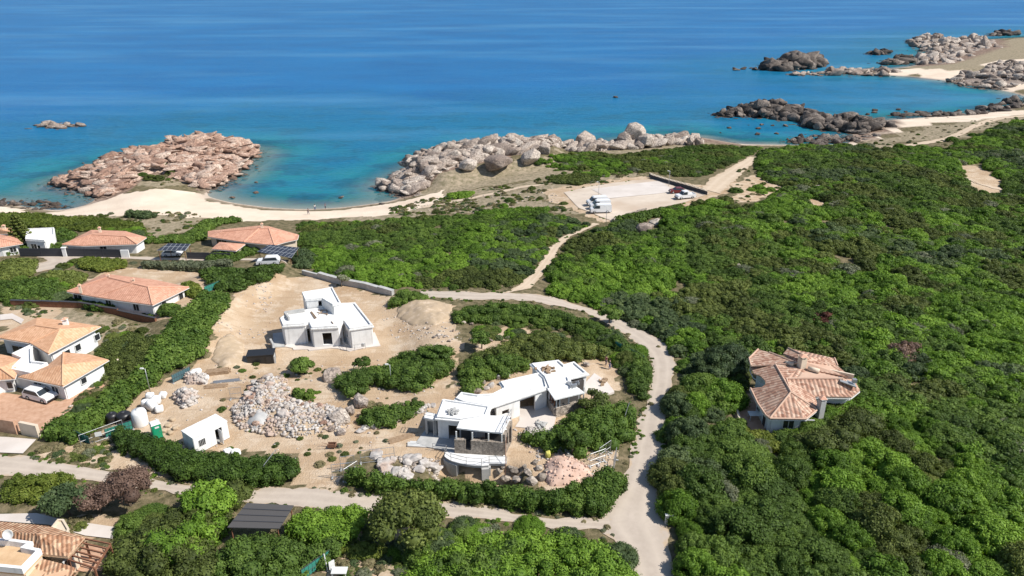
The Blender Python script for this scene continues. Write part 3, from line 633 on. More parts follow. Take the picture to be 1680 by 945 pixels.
def foot(pts, h):
    """what was traced is the crown's outline: its far side stands lower than it looks by the height of the leaves"""
    n = len(pts); cy = sum(p[1] for p in pts)/n; out = []
    for px, py in pts:
        t = math.dist((0,0,CAM_Z), G(px, py)); dy = .72*h*FPX/t*.88; ys = []
        for i in range(n):
            (xa, ya), (xb, yb) = pts[i], pts[(i+1) % n]
            if xa != xb and min(xa, xb)-.01 <= px <= max(xa, xb)+.01: ys.append(ya+(yb-ya)*(px-xa)/(xb-xa))
        bot = max(ys+[py]); top = min(ys+[py]); k = (bot-py)/max(bot-top, 1.0)
        out.append((px, min(py+dy*k, bot-min(.38*(bot-top), 9)*k)))
    return out
def mass(name, poly_px, h, sp, m, label, cat, group=None, per=120, leaf=.2, seed=1, trim=False, hv=.3, low=True):
    """a hedge or thicket: leafy lumps over a ground polygon, one mesh"""
    r_ = np.random.RandomState(seed); poly = gpoly(foot(poly_px, h)); x, y = fill(poly, r_, sp*.60, .25 if trim else .5)
    if len(x) < 3: c = np.mean(poly, 0); x = np.array([c[0]]); y = np.array([c[1]])
    d = polydist(x, y, poly); z = H(x, y); L = []
    ex = np.clip(d/(sp*1.1), 0, 1) if not trim else np.ones(len(x))
    for i in range(len(x)):
        t = h*(1-hv*r_.rand())*(.62+.38*ex[i]); r = sp*r_.uniform(.34, .74)
        L.append((x[i], y[i], z[i]+max(t-r*.75, r*.3), r, r*.8))
        if low and d[i] < sp*1.3 and t > 1.6*r:
            zz = t-r*1.9
            while zz > -.1: L.append((x[i], y[i], z[i]+max(zz, .25), r*.95, r*.9)); zz -= r*1.1
    c = np.mean(poly, 0); off = np.array([c[0], c[1], float(H(c[0], c[1]))]); L = np.array(L); L[:, :3] -= off
    o = lumps_mesh(name, L, M[m], per, leaf, seed); o.location = off; return tag(o, label, cat, group)
MASSES = [
 ('hedge', [(570,786),(600,778),(640,783),(700,793),(760,803),(820,812),(905,806),(955,790),(985,768),(1012,772),(1022,800),(1010,828),(985,847),(900,843),(820,832),(700,818),(610,808),(578,800)], 2.2, 1.5, 'hedge', 'long clipped hedge curving in front of the lower garage', 'hedge'),
 ('hedge', [(192,715),(220,706),(250,716),(290,728),(330,745),(400,748),(470,752),(487,768),(480,790),(440,800),(360,797),(290,788),(240,760),(200,742)], 1.9, 1.4, 'hedge', 'dark hedge in front of the white site cabin', 'hedge'),
 ('thicket', [(860,720),(905,700),(915,680),(960,660),(1000,655),(1035,655),(1042,690),(1035,720),(1000,735),(960,748),(910,745)], 2.8, 1.9, 'hedge', 'rounded green bushes between the flat villa and the road bend', 'bushes'),
 ('thicket', [(555,630),(575,605),(620,600),(650,580),(700,565),(745,580),(740,610),(700,640),(650,640),(610,632),(580,660),(560,650)], 2.7, 1.7, 'dark', 'dark thicket between the two unfinished villas', 'bushes'),
 ('thicket', [(590,690),(600,668),(640,660),(690,655),(697,668),(670,690),(640,705),(600,700)], 1.8, 1.4, 'dark', 'low dark bushes beside the big grey boulders', 'bushes'),
 ('thicket', [(755,620),(760,590),(790,580),(850,580),(870,600),(860,612),(800,625),(765,655)], 2.3, 1.6, 'dark', 'dark shrubs against the back of the flat villa', 'bushes'),
 ('thicket', [(750,620),(775,575),(830,560),(840,548),(900,540),(950,560),(1000,570),(1010,590),(960,592),(900,594),(850,600),(790,610)], 2.4, 1.7, 'olive', 'olive maquis behind the flat villa', 'bushes'),
 ('thicket', [(745,518),(800,495),(850,492),(900,505),(960,520),(1010,545),(1060,580),(1066,620),(1058,655),(1038,650),(1030,610),(1010,575),(950,548),(880,532),(800,530),(750,530)], 2.2, 1.7, 'dark', 'belt of shrubs along the inner side of the road bend', 'bushes'),
 ('hedge', [(335,480),(380,490),(345,545),(330,590),(300,605),(265,620),(225,650),(200,680),(165,705),(120,728),(80,722),(90,690),(150,675),(180,640),(240,600),(262,560),(290,520)], 1.7, 1.5, 'hedge', 'green hedge strip running down from the villa bank', 'hedge'),
 ('thicket', [(330,452),(370,438),(410,440),(470,440),(440,462),(390,480),(350,478)], 2.0, 1.5, 'dark', 'dark bushes above the cut bank below the white parked car', 'bushes'),
 ('thicket', [(3,800),(20,780),(80,776),(130,786),(120,806),(60,825),(10,822)], 1.8, 1.3, 'yellow', 'bright green bush by the lower lane near the left edge', 'bushes'),
 ('thicket', [(180,940),(190,880),(240,855),(310,820),(345,805),(405,805),(400,835),(375,862),(350,905),(345,960),(240,975)], 3.2, 1.9, 'olive', 'large olive bushes beside the pergola house', 'bushes'),
 ('thicket', [(230,900),(290,860),(330,840),(372,862),(350,905),(300,945),(245,950)], 4.0, 1.9, 'lent', 'tall light green bushes left of the dark carport', 'bushes'),
 ('thicket', [(350,950),(370,885),(400,872),(460,872),(520,890),(560,885),(550,930),(500,945),(470,985),(350,985)], 2.8, 1.8, 'dark', 'dark shrubs just below the dark carport roof', 'bushes'),
 ('hedge', [(480,850),(500,838),(560,835),(600,845),(592,875),(560,900),(510,900),(470,880)], 2.0, 1.4, 'lent', 'fresh green hedge right of the dark carport', 'hedge'),
 ('thicket', [(655,985),(665,940),(700,905),(760,880),(850,865),(920,868),(985,885),(1025,910),(1050,950),(1070,1000)], 2.2, 1.8, 'lent', 'bright bushes in the island below the road junction', 'bushes'),
 ('thicket', [(690,935),(740,900),(800,890),(860,905),(840,945),(760,970)], 3.3, 1.9, 'dark', 'darker clump inside the bushes below the junction', 'bushes'),
 ('thicket', [(0,430),(30,424),(62,432),(50,455),(0,462)], 1.5, 1.1, 'olive', 'flowering shrubs left of the west lane', 'bushes'),
 ('thicket', [(0,470),(60,455),(110,470),(105,495),(60,500),(0,496)], 1.8, 1.4, 'dark', 'dark green garden shrubs left of the pink roofed house', 'bushes'),
 ('thicket', [(70,462),(85,445),(130,445),(145,458),(120,475),(85,475)], 1.6, 1.0, 'olive', 'grey green rounded shrubs beside the west lane', 'bushes'),
 ('hedge', [(130,430),(150,424),(205,428),(207,440),(170,448),(135,442)], 1.2, 1.0, 'yellow', 'yellow green bushes behind the pink roofed house', 'hedge'),
 ('hedge', [(235,432),(330,433),(380,434),(378,440),(235,440)], 1.5, 1.0, 'grey', 'long grey green hedge beside the thin lane', 'hedge'),
 ('hedge', [(120,492),(150,494),(190,502),(190,512),(160,512),(120,502)], 1.2, 1.0, 'hedge', 'low hedge before the pink roofed house', 'hedge'),
 ('thicket', [(260,508),(275,498),(295,505),(285,520),(265,520)], 1.4, .9, 'dark', 'small dark bush at the corner of the pink roofed house', 'bushes'),
 ('thicket', [(310,384),(330,362),(380,355),(400,364),(360,370),(338,378),(340,395),(300,398),(230,400),(240,388)], 1.8, 1.5, 'dark', 'dark bushes around the beach side house', 'bushes'),
 ('thicket', [(0,352),(60,350),(110,358),(230,366),(240,384),(160,384),(90,374),(0,372)], .7, 1.3, 'yellow', 'low green ground plants behind the beach', 'bushes'),
 ('thicket', [(85,392),(100,376),(120,378),(125,392),(105,402)], 2.3, 1.2, 'dark', 'dark round trees beside the white flat roof', 'bushes'),
 ('thicket', [(125,412),(150,398),(180,392),(215,398),(218,411),(170,411)], 1.7, 1.1, 'blue', 'leafy palms and bushes behind the dark garden wall', 'bushes'),
 ('thicket', [(10,413),(50,403),(105,405),(104,410),(60,410),(12,420)], 1.5, 1.0, 'dark', 'bushes above the left end of the dark garden wall', 'bushes'),
 ('thicket', [(340,425),(385,405),(420,400),(425,415),(380,430),(345,432)], 1.6, 1.3, 'dark', 'bushes between the two solar carports', 'bushes'),
 ('thicket', [(480,415),(500,405),(520,425),(510,440),(485,440)], 1.6, 1.2, 'blue', 'blue green bushes right of the solar carport', 'bushes'),
 ('thicket', [(300,470),(318,462),(330,475),(322,490),(302,488)], 1.6, .9, 'yellow', 'small yellow green tree behind the pink roofed house', 'bushes'),
 ('thicket', [(640,490),(660,472),(690,478),(700,492),(670,500),(640,505)], 1.6, 1.3, 'dark', 'bushes at the end of the low boundary wall', 'bushes'),
 ('thicket', [(190,640),(150,600),(170,560),(215,545),(250,555),(250,590),(225,620)], 1.4, 1.3, 'olive', 'dry olive scrub behind the orange roofed house', 'bushes'),
 ('thicket', [(735,320),(760,314),(776,318),(768,326),(740,327)], 1.1, 1.1, 'lent', 'round green bush near the beach path', 'bushes'),
 ('thicket', [(1000,362),(1060,345),(1110,335),(1130,340),(1090,352),(1040,368)], 1.5, 1.2, 'dark', 'dark shrubs along the low wall of the car park', 'bushes'),
 ('thicket', [(205,357),(212,350),(230,346),(252,350),(258,356),(240,360)], 2.4, 1.4, 'blue', 'blue green tamarisk standing alone on the sand', 'tree'),
 ('hedge', [(1185,720),(1250,745),(1300,735),(1290,715),(1260,712),(1210,700)], 1.2, 1.0, 'yellow', 'low garden plants before the tiled villa', 'hedge'),
 ('thicket', [(1142,620),(1150,575),(1170,560),(1205,565),(1222,590),(1215,620),(1180,640)], 4.2, 1.8, 'blue', 'big blue green tree left of the tiled villa', 'tree'),
 ('thicket', [(1290,735),(1300,705),(1345,690),(1400,665),(1440,680),(1450,720),(1400,760),(1330,765)], 3.6, 2.0, 'olive', 'tall olive thicket in front of the tiled villa', 'bushes'),
 ('thicket', [(1330,528),(1345,518),(1365,524),(1358,538),(1335,538)], 3.0, 1.4, 'red', 'reddish bush behind the tiled villa', 'bushes'),
 ('thicket', [(1450,580),(1475,560),(1510,565),(1520,590),(1490,608),(1460,600)], 2.5, 1.5, 'dead', 'leafless greyish thicket east of the tiled villa', 'bushes'),
 ('thicket', [(765,885),(775,868),(800,862),(815,872),(800,885)], 1.6, .9, 'grey', 'white flowering shrub beside the lower lane', 'bushes'),
 ('thicket', [(560,905),(590,885),(640,895),(625,915),(580,918)], 1.0, .8, 'yellow', 'yellowish low plants at the lower driveway edge', 'bushes'),
 ('thicket', [(478,655),(485,640),(515,635),(525,648),(505,660)], 2.0, 1.1, 'dark', 'round dark bush on top of the stone heap', 'bushes'),
 ('thicket', [(900,300),(905,288),(960,284),(980,296),(950,304)], .9, 1.2, 'olive', 'low brown scrub above the car park', 'bushes'),
 ('thicket', [(780,352),(850,340),(900,345),(890,360),(820,362)], 1.1, 1.4, 'lent', 'green scrub spreading at the foot of the dry slope', 'bushes'),
]
for i, (nm, poly, h, sp, m, lab, cat) in enumerate(MASSES):
    near = poly[0][1] > 480
    mass(nm, poly, h, sp, m, lab, cat, per=170 if near else 100, leaf=.125 if near else .20, seed=100+i, trim=nm == 'hedge', hv=.30 if nm == 'hedge' else .42)
def tree(px, py, h, r, m, label, lumps=14, trunk=.4, name='tree', k=1.0, per=150, leaf=.17, seed=0, flat=.6, bend=.3):
    g = G(px, py); t = empty(name, g, label, 'tree'); rr = np.random.RandomState(900+seed); b = MB(); z0 = g[2]-.2
    p = Vector(g)-Vector((0,0,.3)); c = Vector((g[0], g[1], g[2]+h*trunk)); a = rr.rand()*6; c += Vector((math.cos(a), math.sin(a), 0))*bend
    b.tube(p, c, .09*h*.35+.05, 8, .06*h*.35+.03)
    L = []
    for i in range(lumps):
        a = rr.rand()*6.283; q = math.sqrt(rr.rand())*r*.78; lr = r*rr.uniform(.28, .42); zt = h*(1-.35*(q/r)**2)-lr*.6
        e = Vector((g[0]+math.cos(a)*q, g[1]+math.sin(a)*q, g[2]+zt*rr.uniform(.86, 1.0))); L.append((e.x-g[0], e.y-g[1], e.z-g[2], lr, lr*flat))
        if i < 8: b.tube(c, e, .045, 5, .02)
    b.build('trunk', M['bark'], t); cr = lumps_mesh('crown', L, M[m], per, leaf, 300+seed); cr.parent = t; return t
tree(498,614,2.7,1.9,'dark','small dark tree standing above the stone heap', 14, seed=1)
tree(593,612,2.8,1.5,'dark','small tree at the left end of the dark thicket', 9, seed=2)
tree(720,600,3.4,1.9,'dark','spreading tree beside the footpath between the villas', 11, seed=3)
tree(790,572,3.0,1.8,'dark','flat crowned tree on the bare ground behind the flat villa', 10, seed=4)
tree(672,888,5.4,3.9,'olive','large round tree beside the lower lane junction', 26, .35, per=190, seed=5, flat=.8)
tree(118,845,3.4,2.6,'blue','dense grey green tree between the bright bush and the brown bush', 18, .3, seed=6, flat=.85)
tree(345,850,4.0,2.8,'lent','light green tree above the dark carport', 18, .35, seed=7, flat=.8)
tree(165,840,3.4,2.2,'dead','bare reddish brown bush at the left of the lower lane', 14, .3, seed=8, per=170, leaf=.10, flat=.85)
tree(215,830,4.4,3.1,'dead','larger leafless brown tree beside the lower lane', 22, .3, seed=9, per=190, leaf=.10, flat=.85)
tree(975,676,3.2,2.3,'olive','thin half bare tree at the corner of the right porch', 13, .3, seed=10, per=110)
tree(940,745,3.2,1.8,'dark','bush like tree shading the blue grey blocks', 10, .4, seed=12)
tree(1000,530,3.0,2.0,'dark','dark tree in the shrub belt by the road bend', 10, .4, seed=14)
tree(560,470,2.4,1.5,'grey','pale tree behind the white villa beside the boundary wall', 8, .4, seed=15)
def norfolk(px, py, h):
    g = G(px, py); t = empty('norfolk_pine', g, 'tall tiered pine standing before the white flat roof', 'tree'); b = MB(); c = []
    b.tube((g[0],g[1],g[2]-.3), (g[0],g[1],g[2]+h), .22, 8, .05); b.build('trunk', M['bark'], t); L = []
    rr = np.random.RandomState(2)
    for k in range(9):
        z = h*(.18+.8*k/9); R = 2.7*(1-k/10.5)
        for i in range(7):
            a = 6.283*i/7+k*.7
            for q in (.3, .6, .95): L.append((math.cos(a)*R*q, math.sin(a)*R*q, z+.28*q*q, .36*(1.1-q*.4), .18))
    L.append((0,0,h,.2,.5)); cr = lumps_mesh('crown', L, M['olive'], 26, .22, 5, up=-1); cr.parent = t
norfolk(38, 404, 7.6)

# garden and wayside shrubs, one object each
def shrubs(where, spots, group):
    for i, (a, b_, r, h, sp) in enumerate(spots):
        x, y, z = G(a, b_); shrub_obj(x, y, r, h, sp, '%s shrub %s' % (SP_TXT[SPEC[sp]], where), group+' '+SP_TXT[SPEC[sp]], random.uniform(0,6), 'garden_shrub', z)
def scatter_spots(poly, n, r0, r1, sps, seed):
    rr = random.Random(seed); out = []; xs = [p[0] for p in poly]; ys = [p[1] for p in poly]
    while len(out) < n:
        a, b_ = rr.uniform(min(xs), max(xs)), rr.uniform(min(ys), max(ys))
        if inpoly(np.array([a]), np.array([b_]), poly)[0]: r = rr.uniform(r0, r1); out.append((a, b_, r, r*rr.uniform(.6, 1.0), rr.choice(sps)))
    return out
for w_, poly, n, r0, r1, sps, sd_, g_ in [
 ('in the gardens behind the beach left of the carports', [(90,380),(240,380),(250,398),(335,376),(335,396),(250,404),(100,402)], 26, .9, 1.9, [3,4,6,0], 1, 'beach garden shrubs'),
 ('in the garden left of the pink roofed house', [(0,505),(0,470),(60,452),(110,470),(110,498)], 22, .9, 2.0, [3,0,5,6], 2, 'west garden shrubs'),
 ('on the stony slope between the orange roofs and the hedge strip', [(165,545),(250,545),(262,560),(240,600),(200,640),(160,690),(110,720),(100,690),(215,610)], 34, .6, 1.5, [5,5,3,7,6,0], 3, 'stony slope shrubs'),
 ('along the west lane', [(60,450),(130,428),(230,430),(235,440),(150,446),(110,470)], 16, .7, 1.4, [6,7,5,0], 4, 'west lane shrubs'),
 ('on the dry slope above the beach', [(640,350),(760,330),(900,305),(940,345),(860,342),(740,352)], 16, .5, 1.3, [3,5,0], 5, 'dry slope shrubs'),
 ('among the boulders above the car park', [(880,250),(960,252),(1000,262),(960,285),(880,282)], 18, .9, 2.0, [3,0,5], 6, 'headland garden shrubs'),
 ('between the lower lane and the pergola house', [(230,850),(330,835),(345,860),(250,920),(200,930)], 12, 1.2, 2.2, [5,0,3], 7, 'pergola garden shrubs'),
 ('on the bare ground between the two villas', [(750,560),(850,535),(980,560),(1010,580),(900,600),(790,600)], 16, .7, 1.7, [3,5,3,0], 8, 'inner plot shrubs'),
 ('under the pink roofed house wall', [(140,490),(250,515),(290,515),(250,522),(150,500)], 9, .6, 1.1, [3,0,5], 9, 'house wall shrubs'),
 ('at the sandy shore by the far track', [(1450,244),(1560,230),(1640,206),(1700,196),(1700,215),(1560,245)], 12, 1.0, 2.2, [3,0,5], 10, 'far shore shrubs'),
 ('beside the dirt opening at the end of the car park', [(1200,300),(1240,280),(1300,285),(1250,330),(1205,335)], 10, 1.0, 2.0, [3,0,0], 11, 'opening shrubs'),
 ('in the hollow of the pink peninsula', [(215,285),(300,268),(330,285),(260,298)], 7, 1.2, 3.0, [3,5], 14, 'peninsula shrubs'),
 ('between the inner road bend and the bare circle', [(790,545),(850,500),(960,520),(1050,580),(1060,640),(1030,640),(1010,585),(900,560),(800,560)], 34, .9, 2.1, [3,5,0,3,6], 15, 'road bend shrubs'),
 ('against the front walls of the tiled villa', [(1325,690),(1345,678),(1420,668),(1440,690),(1380,715),(1330,715)], 16, 1.5, 2.6, [3,5,3,0], 16, 'villa front shrubs'),
 ('in front of the white flat roofed house', [(40,399),(90,399),(92,406),(42,406)], 9, .9, 1.5, [3,0,6], 17, 'white house shrubs'),
 ('round the rim of the island below the road junction', [(655,905),(760,868),(900,866),(1000,888),(1045,935),(1010,925),(960,895),(860,882),(760,888),(690,925)], 30, .9, 1.9, [0,0,3,2,6], 18, 'junction island shrubs'),
 ('beside the bottom driveway', [(600,850),(650,870),(640,895),(590,890)], 5, .6, 1.2, [5,7], 19, 'driveway shrubs'),
 ('at the foot of the pale sand heap', [(740,500),(800,510),(820,530),(760,535)], 8, .8, 1.6, [3,6], 12, 'heap foot shrubs'),
 ('in the bottom garden by the teal net', [(600,905),(660,900),(655,945),(620,935)], 6, .5, 1.1, [5,6,0], 13, 'bottom garden shrubs')]:
    shrubs(w_, scatter_spots(poly, n, r0, r1, sps, sd_), g_)
# ------------------------------------------------------------------ rocks
_RK = []
for _i in range(12):
    _b = MB(); _b.rock((0,0,0), (1, .82, .72), 140+_i, 2); _RK.append((np.array(_b.v), np.array(_b.f)))
def outcrop(name, poly_px, m, label, hmax, n, r0, r1, seed, gs=.55, z0=0.0, ground=True, rim=7.0, cat='rocks', flat=1.0, skip=.20):
    """a rocky mass: broken angular blocks and slabs piled over a low ledge"""
    rr = np.random.RandomState(seed); poly = [P2(a, b, z0) for a, b in poly_px]; a = np.array(poly); lo = a.min(0)-1; hi = a.max(0)+1
    c = np.array([a[:,0].mean(), a[:,1].mean(), 0.0]); V = []; F = []; nb = 0; TT = []
    # ledge
    gs = gs*1.6; xs = np.arange(lo[0], hi[0], gs); ys = np.arange(lo[1], hi[1], gs); X, Y = np.meshgrid(xs, ys, indexing='ij'); ins = inpoly(X, Y, poly)
    d = np.where(ins, polydist(X, Y, poly), -1); base = np.maximum(H(X, Y), -.6) if ground else np.full(X.shape, -.5)
    lift = lambda x, y, dd: hmax*np.clip(dd/rim, 0, 1)**.7*(.25+.95*vnoise(x, y, 8, seed % 7)*vnoise(x, y, 23, 3+seed % 5)*1.6)
    Z = base+np.where(d > 0, .12+lift(X, Y, d)*.45+(vnoise(X, Y, 2.1, seed)-.5)*.9+(vnoise(X, Y, .9, seed+2)-.5)*.5, -.7); I = np.arange(X.size).reshape(X.shape)
    Q = np.stack([I[:-1,:-1], I[1:,:-1], I[1:,1:], I[:-1,1:]], -1).reshape(-1, 4); Q = Q[(d.ravel()[Q] > 0).any(1)]
    T = np.concatenate([Q[:, :3], Q[:, [0,2,3]]]); V.append(np.stack([X, Y, Z], -1).reshape(-1, 3)-c); F.append(T); nb = X.size; TT.append(np.full(X.size, .2))
    n = int(n*2.1); pts = []
    while len(pts) < n:
        q = lo+rr.rand(80, 2)*(hi-lo); k = inpoly(q[:,0], q[:,1], poly); pts += q[k].tolist()
    pts = np.array(pts[:n]); pd = polydist(pts[:,0], pts[:,1], poly); bed = rr.uniform(-.5, .5)
    for (cx, cy), dd in zip(pts, pd):
        if vnoise(cx, cy, 4.5, 9+seed % 4) < skip: continue
        r = r0*.62+(r1*.95-r0*.62)*(rr.rand()**5 if rr.rand() < .9 else rr.uniform(.5, 1)); rv, rf_ = _RK[rr.randint(12)]; ex = rr.uniform(1.0, 1.9)/flat**.5
        an = bed+rr.randn()*.5; tx, ty = rr.randn(2)*.34*flat; v = rv*np.array([r*ex, r, r*rr.uniform(.5, 1.35)*flat])
        v = np.stack([v[:,0], v[:,1]*math.cos(tx)-v[:,2]*math.sin(tx), v[:,1]*math.sin(tx)+v[:,2]*math.cos(tx)], 1)
        v = np.stack([v[:,0]*math.cos(ty)+v[:,2]*math.sin(ty), v[:,1], -v[:,0]*math.sin(ty)+v[:,2]*math.cos(ty)], 1)
        v = np.stack([v[:,0]*math.cos(an)-v[:,1]*math.sin(an), v[:,0]*math.sin(an)+v[:,1]*math.cos(an), v[:,2]], 1)
        z = (max(float(H(cx, cy)), -.4) if ground else -.45)+float(lift(cx, cy, dd))*.85+r*rr.uniform(-.05, .4)
        V.append(v+np.array([cx, cy, z])-c); F.append(rf_+nb); nb += len(rv); TT.append(np.full(len(rv), rr.rand()*.98))
    for _ in range(int(n*.22)):      # fringe of low rocks awash
        k = rr.randint(len(poly)); e = np.array(poly[k])+(np.array(poly[(k+1) % len(poly)])-poly[k])*rr.rand(); cx, cy = e+rr.randn(2)*rim*.32
        r = r0*rr.uniform(.5, 1.5); rv, rf_ = _RK[rr.randint(12)]; zz = float(H(cx, cy)) if ground else -.3
        if zz > .6: continue
        V.append(rv*np.array([r*1.5, r, r*.55])+np.array([cx, cy, max(zz, -.15*r)])-c); F.append(rf_+nb); nb += len(rv); TT.append(np.full(len(rv), rr.rand()*.98))
    o = np_mesh(name, np.concatenate(V), np.concatenate(F), m, tint=np.concatenate(TT), smooth=False); o.location = c; return tag(o, label, cat)
outcrop('rock_peninsula', [(92,301),(128,288),(180,272),(212,260),(262,254),(300,246),(345,240),(400,243),(421,250),(408,266),(393,284),(368,299),(345,312),(320,308),(300,300),(262,297),(235,304),(205,318),(165,326),(150,318),(110,309)],
  M['pink'], 'pink granite peninsula jutting from the sand spit', 2.4, 2300, .40, 2.6, 3, flat=.68, skip=.26, cat='rocky point')
outcrop('rock_headland', [(634,306),(660,291),(700,273),(740,257),(790,249),(850,244),(900,244),(925,246),(905,262),(880,280),(850,283),(800,292),(740,302),(700,313),(672,322),(645,315)],
  M['granite'], 'pale granite headland tumbling down to the sea beyond the dry slope', 3.2, 1300, .50, 3.4, 4, flat=.85, cat='rocky point')
outcrop('rock_ledge', [(925,248),(950,238),(1000,240),(1030,230),(1070,228),(1110,228),(1145,230),(1150,240),(1100,243),(1050,246),(1000,252),(950,254)], M['granite'], 'low pale granite ledge with boulders beyond the dark scrub', 1.6, 330, .6, 3.2, 5, z0=1.5)
outcrop('rock_spit', [(1170,190),(1200,184),(1240,180),(1290,178),(1320,184),(1350,192),(1400,197),(1445,206),(1462,216),(1430,223),(1385,217),(1330,211),(1300,199),(1240,193),(1180,192)], M['darkrock'], 'dark rocky spit reaching out in front of the far bay', 4.2, 620, .8, 3.6, 6, skip=.26, ground=False, gs=.9)
outcrop('rock_islet', [(1252,113),(1280,106),(1310,103),(1340,103),(1352,107),(1330,113),(1300,116),(1260,117)], M['darkrock'], 'tall rounded rock islet west of the far bay', 5.5, 110, 1.8, 6.5, 7, ground=False, gs=1.0)
outcrop('rock_bar', [(1295,121),(1340,118),(1400,115),(1450,116),(1482,121),(1450,125),(1380,124),(1340,125),(1300,124)], M['granite'], 'thin low rock bar closing the far bay', 1.0, 130, 1.0, 4.0, 8, ground=False, gs=1.0)
outcrop('rock_cape', [(1488,66),(1530,62),(1560,68),(1600,66),(1640,73),(1645,87),(1600,100),(1560,110),(1515,108),(1500,98),(1525,88),(1500,78)], M['granite'], 'broad cape of broken grey rocks at the far corner of the coast', 4.0, 900, 1.0, 4.6, 9, skip=.36, ground=False, gs=1.6, cat='rocky point')
outcrop('rock_shelf', [(1440,104),(1480,95),(1505,100),(1490,106),(1450,107)], M['darkrock'], 'small dark rock shelf left of the far cape', 2.0, 50, 1.5, 5, 10, ground=False, gs=1.2)
outcrop('rock_islet', [(1425,88),(1457,85),(1458,90),(1425,91)], M['darkrock'], 'small flat islet farthest left of the cape', 1.6, 22, 1.5, 4, 11, ground=False, gs=1.2)
outcrop('rock_islet', [(1622,57),(1662,53),(1665,59),(1622,60)], M['darkrock'], 'dark islet off the top of the far cape', 2.2, 26, 2, 6, 12, ground=False, gs=1.5)
outcrop('rock_bank', [(1555,131),(1600,125),(1640,114),(1700,120),(1700,140),(1640,145),(1590,141)], M['granite'], 'rocky bank on the far side of the round bay', 1.3, 260, .8, 3.4, 13, skip=.38, ground=True, gs=1.2, z0=1.0)
outcrop('rock_shore', [(1465,186),(1530,186),(1600,180),(1640,172),(1660,160),(1700,157),(1700,176),(1640,186),(1560,193),(1480,195)], M['darkrock'], 'scattered dark shore rocks at the near side of the round bay', .7, 150, .8, 3.0, 14, ground=False, gs=.9)
outcrop('rock_shore', [(1290,230),(1340,222),(1395,224),(1425,215),(1450,206),(1465,216),(1420,236),(1330,241),(1295,238)], M['darkrock'], 'low dark rocks awash at the inner end of the rocky spit', .5, 170, .6, 2.3, 15, ground=False, gs=.7)
outcrop('rock_shore', [(-20,338),(10,328),(50,331),(95,333),(110,341),(60,347),(0,343)], M['darkrock'], 'small dark rocks at the left end of the beach', .5, 110, .4, 1.3, 16, ground=False, gs=.45)
outcrop('rock_islet', [(57,207),(80,203),(105,202),(132,206),(125,210),(80,211)], M['granite'], 'lone low islet far out in the blue water', .9, 34, 1.0, 2.8, 17, ground=False, gs=.7)
ROCKS = []
for i in range(10):
    b = MB(); b.rock((0,0,0), (1, .85, .75), 40+i, 3); o = b.build('boulder', M['granite']); ROCKS.append(o.data); bpy.data.objects.remove(o)
RM = {}
def boulder(x, y, r, h, m, label, group, z=None, name='boulder', i=None, sink=.3, cat='rock'):
    i = random.randrange(10) if i is None else i; k = (i, m)
    if k not in RM: RM[k] = ROCKS[i].copy(); RM[k].materials.clear(); RM[k].materials.append(M[m])
    o = bpy.data.objects.new(name, RM[k]); COL.objects.link(o); zz = (float(H(x, y)) if z is None else z)
    o.location = (x, y, zz+h*(1-sink)*.72-h*.1); o.scale = (r, r*random.uniform(.8, 1.1), h); o.rotation_euler = (random.uniform(-.3,.3), random.uniform(-.3,.3), random.uniform(0, 6.28))
    return tag(o, label, cat, group)
def brow(spec, group=None, m='granite'):
    for px, py, w_, h_, lab in spec:
        g = G(px, py); t = math.dist((0,0,CAM_Z), g); r = w_/2/(FPX/t)*(1.18 if py < 249 else 1); boulder(g[0], g[1], r, h_/2/(FPX/t)*(1.25 if py < 249 else 1.1), m, lab, group, sink=.18)
brow([(792,250,40,36,'huge rounded boulder rising from the middle of the headland'),(818,278,54,38,'cracked brown boulder on the landward side of the headland'),(768,278,34,26,'grey sloping boulder in front of the huge rounded one'),
 (870,266,36,30,'round pinkish boulder near the landward end of the headland'),(893,252,28,24,'pink boulder beside the shore at the end of the headland'),(737,252,22,20,'pointed grey boulder above the waterline'),
 (703,268,20,18,'squat brown boulder on the seaward edge of the headland'),(655,306,26,18,'dark tipped boulder at the very end of the headland'),(868,246,14,18,'small upright boulder against the sea'),(838,247,20,16,'pale jagged rock on the headland crest'),
 (958,243,34,36,'block shaped granite boulder standing on the ledge'),(979,244,16,20,'smaller boulder leaning against the block shaped one'),(1040,240,34,50,'tallest grey boulder of the stacked cluster'),
 (1024,242,26,34,'grey boulder at the left of the stacked cluster'),(1058,242,28,30,'grey boulder at the right of the stacked cluster'),(1048,244,16,16,'small round stone at the foot of the stacked cluster'),
 (1078,240,34,16,'flat pale slab behind the stacked cluster'),(1132,238,12,18,'dark upright boulder near the low end of the ledge'),(1144,239,12,18,'pale upright boulder near the low end of the ledge')])
brow([(1058,378,34,18,'white weathered boulder in a scrub clearing by the car park'),(1075,368,26,12,'low pale slab behind the white boulder by the car park'),(1225,440,22,12,'pale boulder peeping from the eastern maquis'),(1212,442,12,14,'small pale boulder beside another in the eastern maquis'),
 (1338,312,22,12,'grey boulder beside the bare patch in the eastern scrub'),(1300,705,10,7,'little pale boulder before the front wall of the tiled villa')])
brow([(545,622,36,26,'big square boulder above the stone heap'),(558,692,36,34,'steep grey boulder at the right end of the stone heap'),(574,682,20,30,'tall slab boulder leaning beside the steep one'),(592,664,36,26,'long grey boulder before the low dark bushes'),
 (666,638,20,18,'egg shaped boulder near the lamp pole'),(640,632,14,14,'small grey boulder at the foot of the lamp pole'),(530,698,22,14,'white boulder on the edge of the stone heap'),(545,706,16,12,'brown boulder below the stone heap'),(560,712,18,12,'small grey boulder below the steep one'),
 (934,752,18,10,'white smooth boulder in the shade of the round bushes'),(780,645,26,14,'pale flat boulder behind the flat villa'),(795,655,18,12,'brown boulder behind the flat villa'),(962,600,14,10,'white boulder at the back corner of the flat villa')])
random.seed(9)
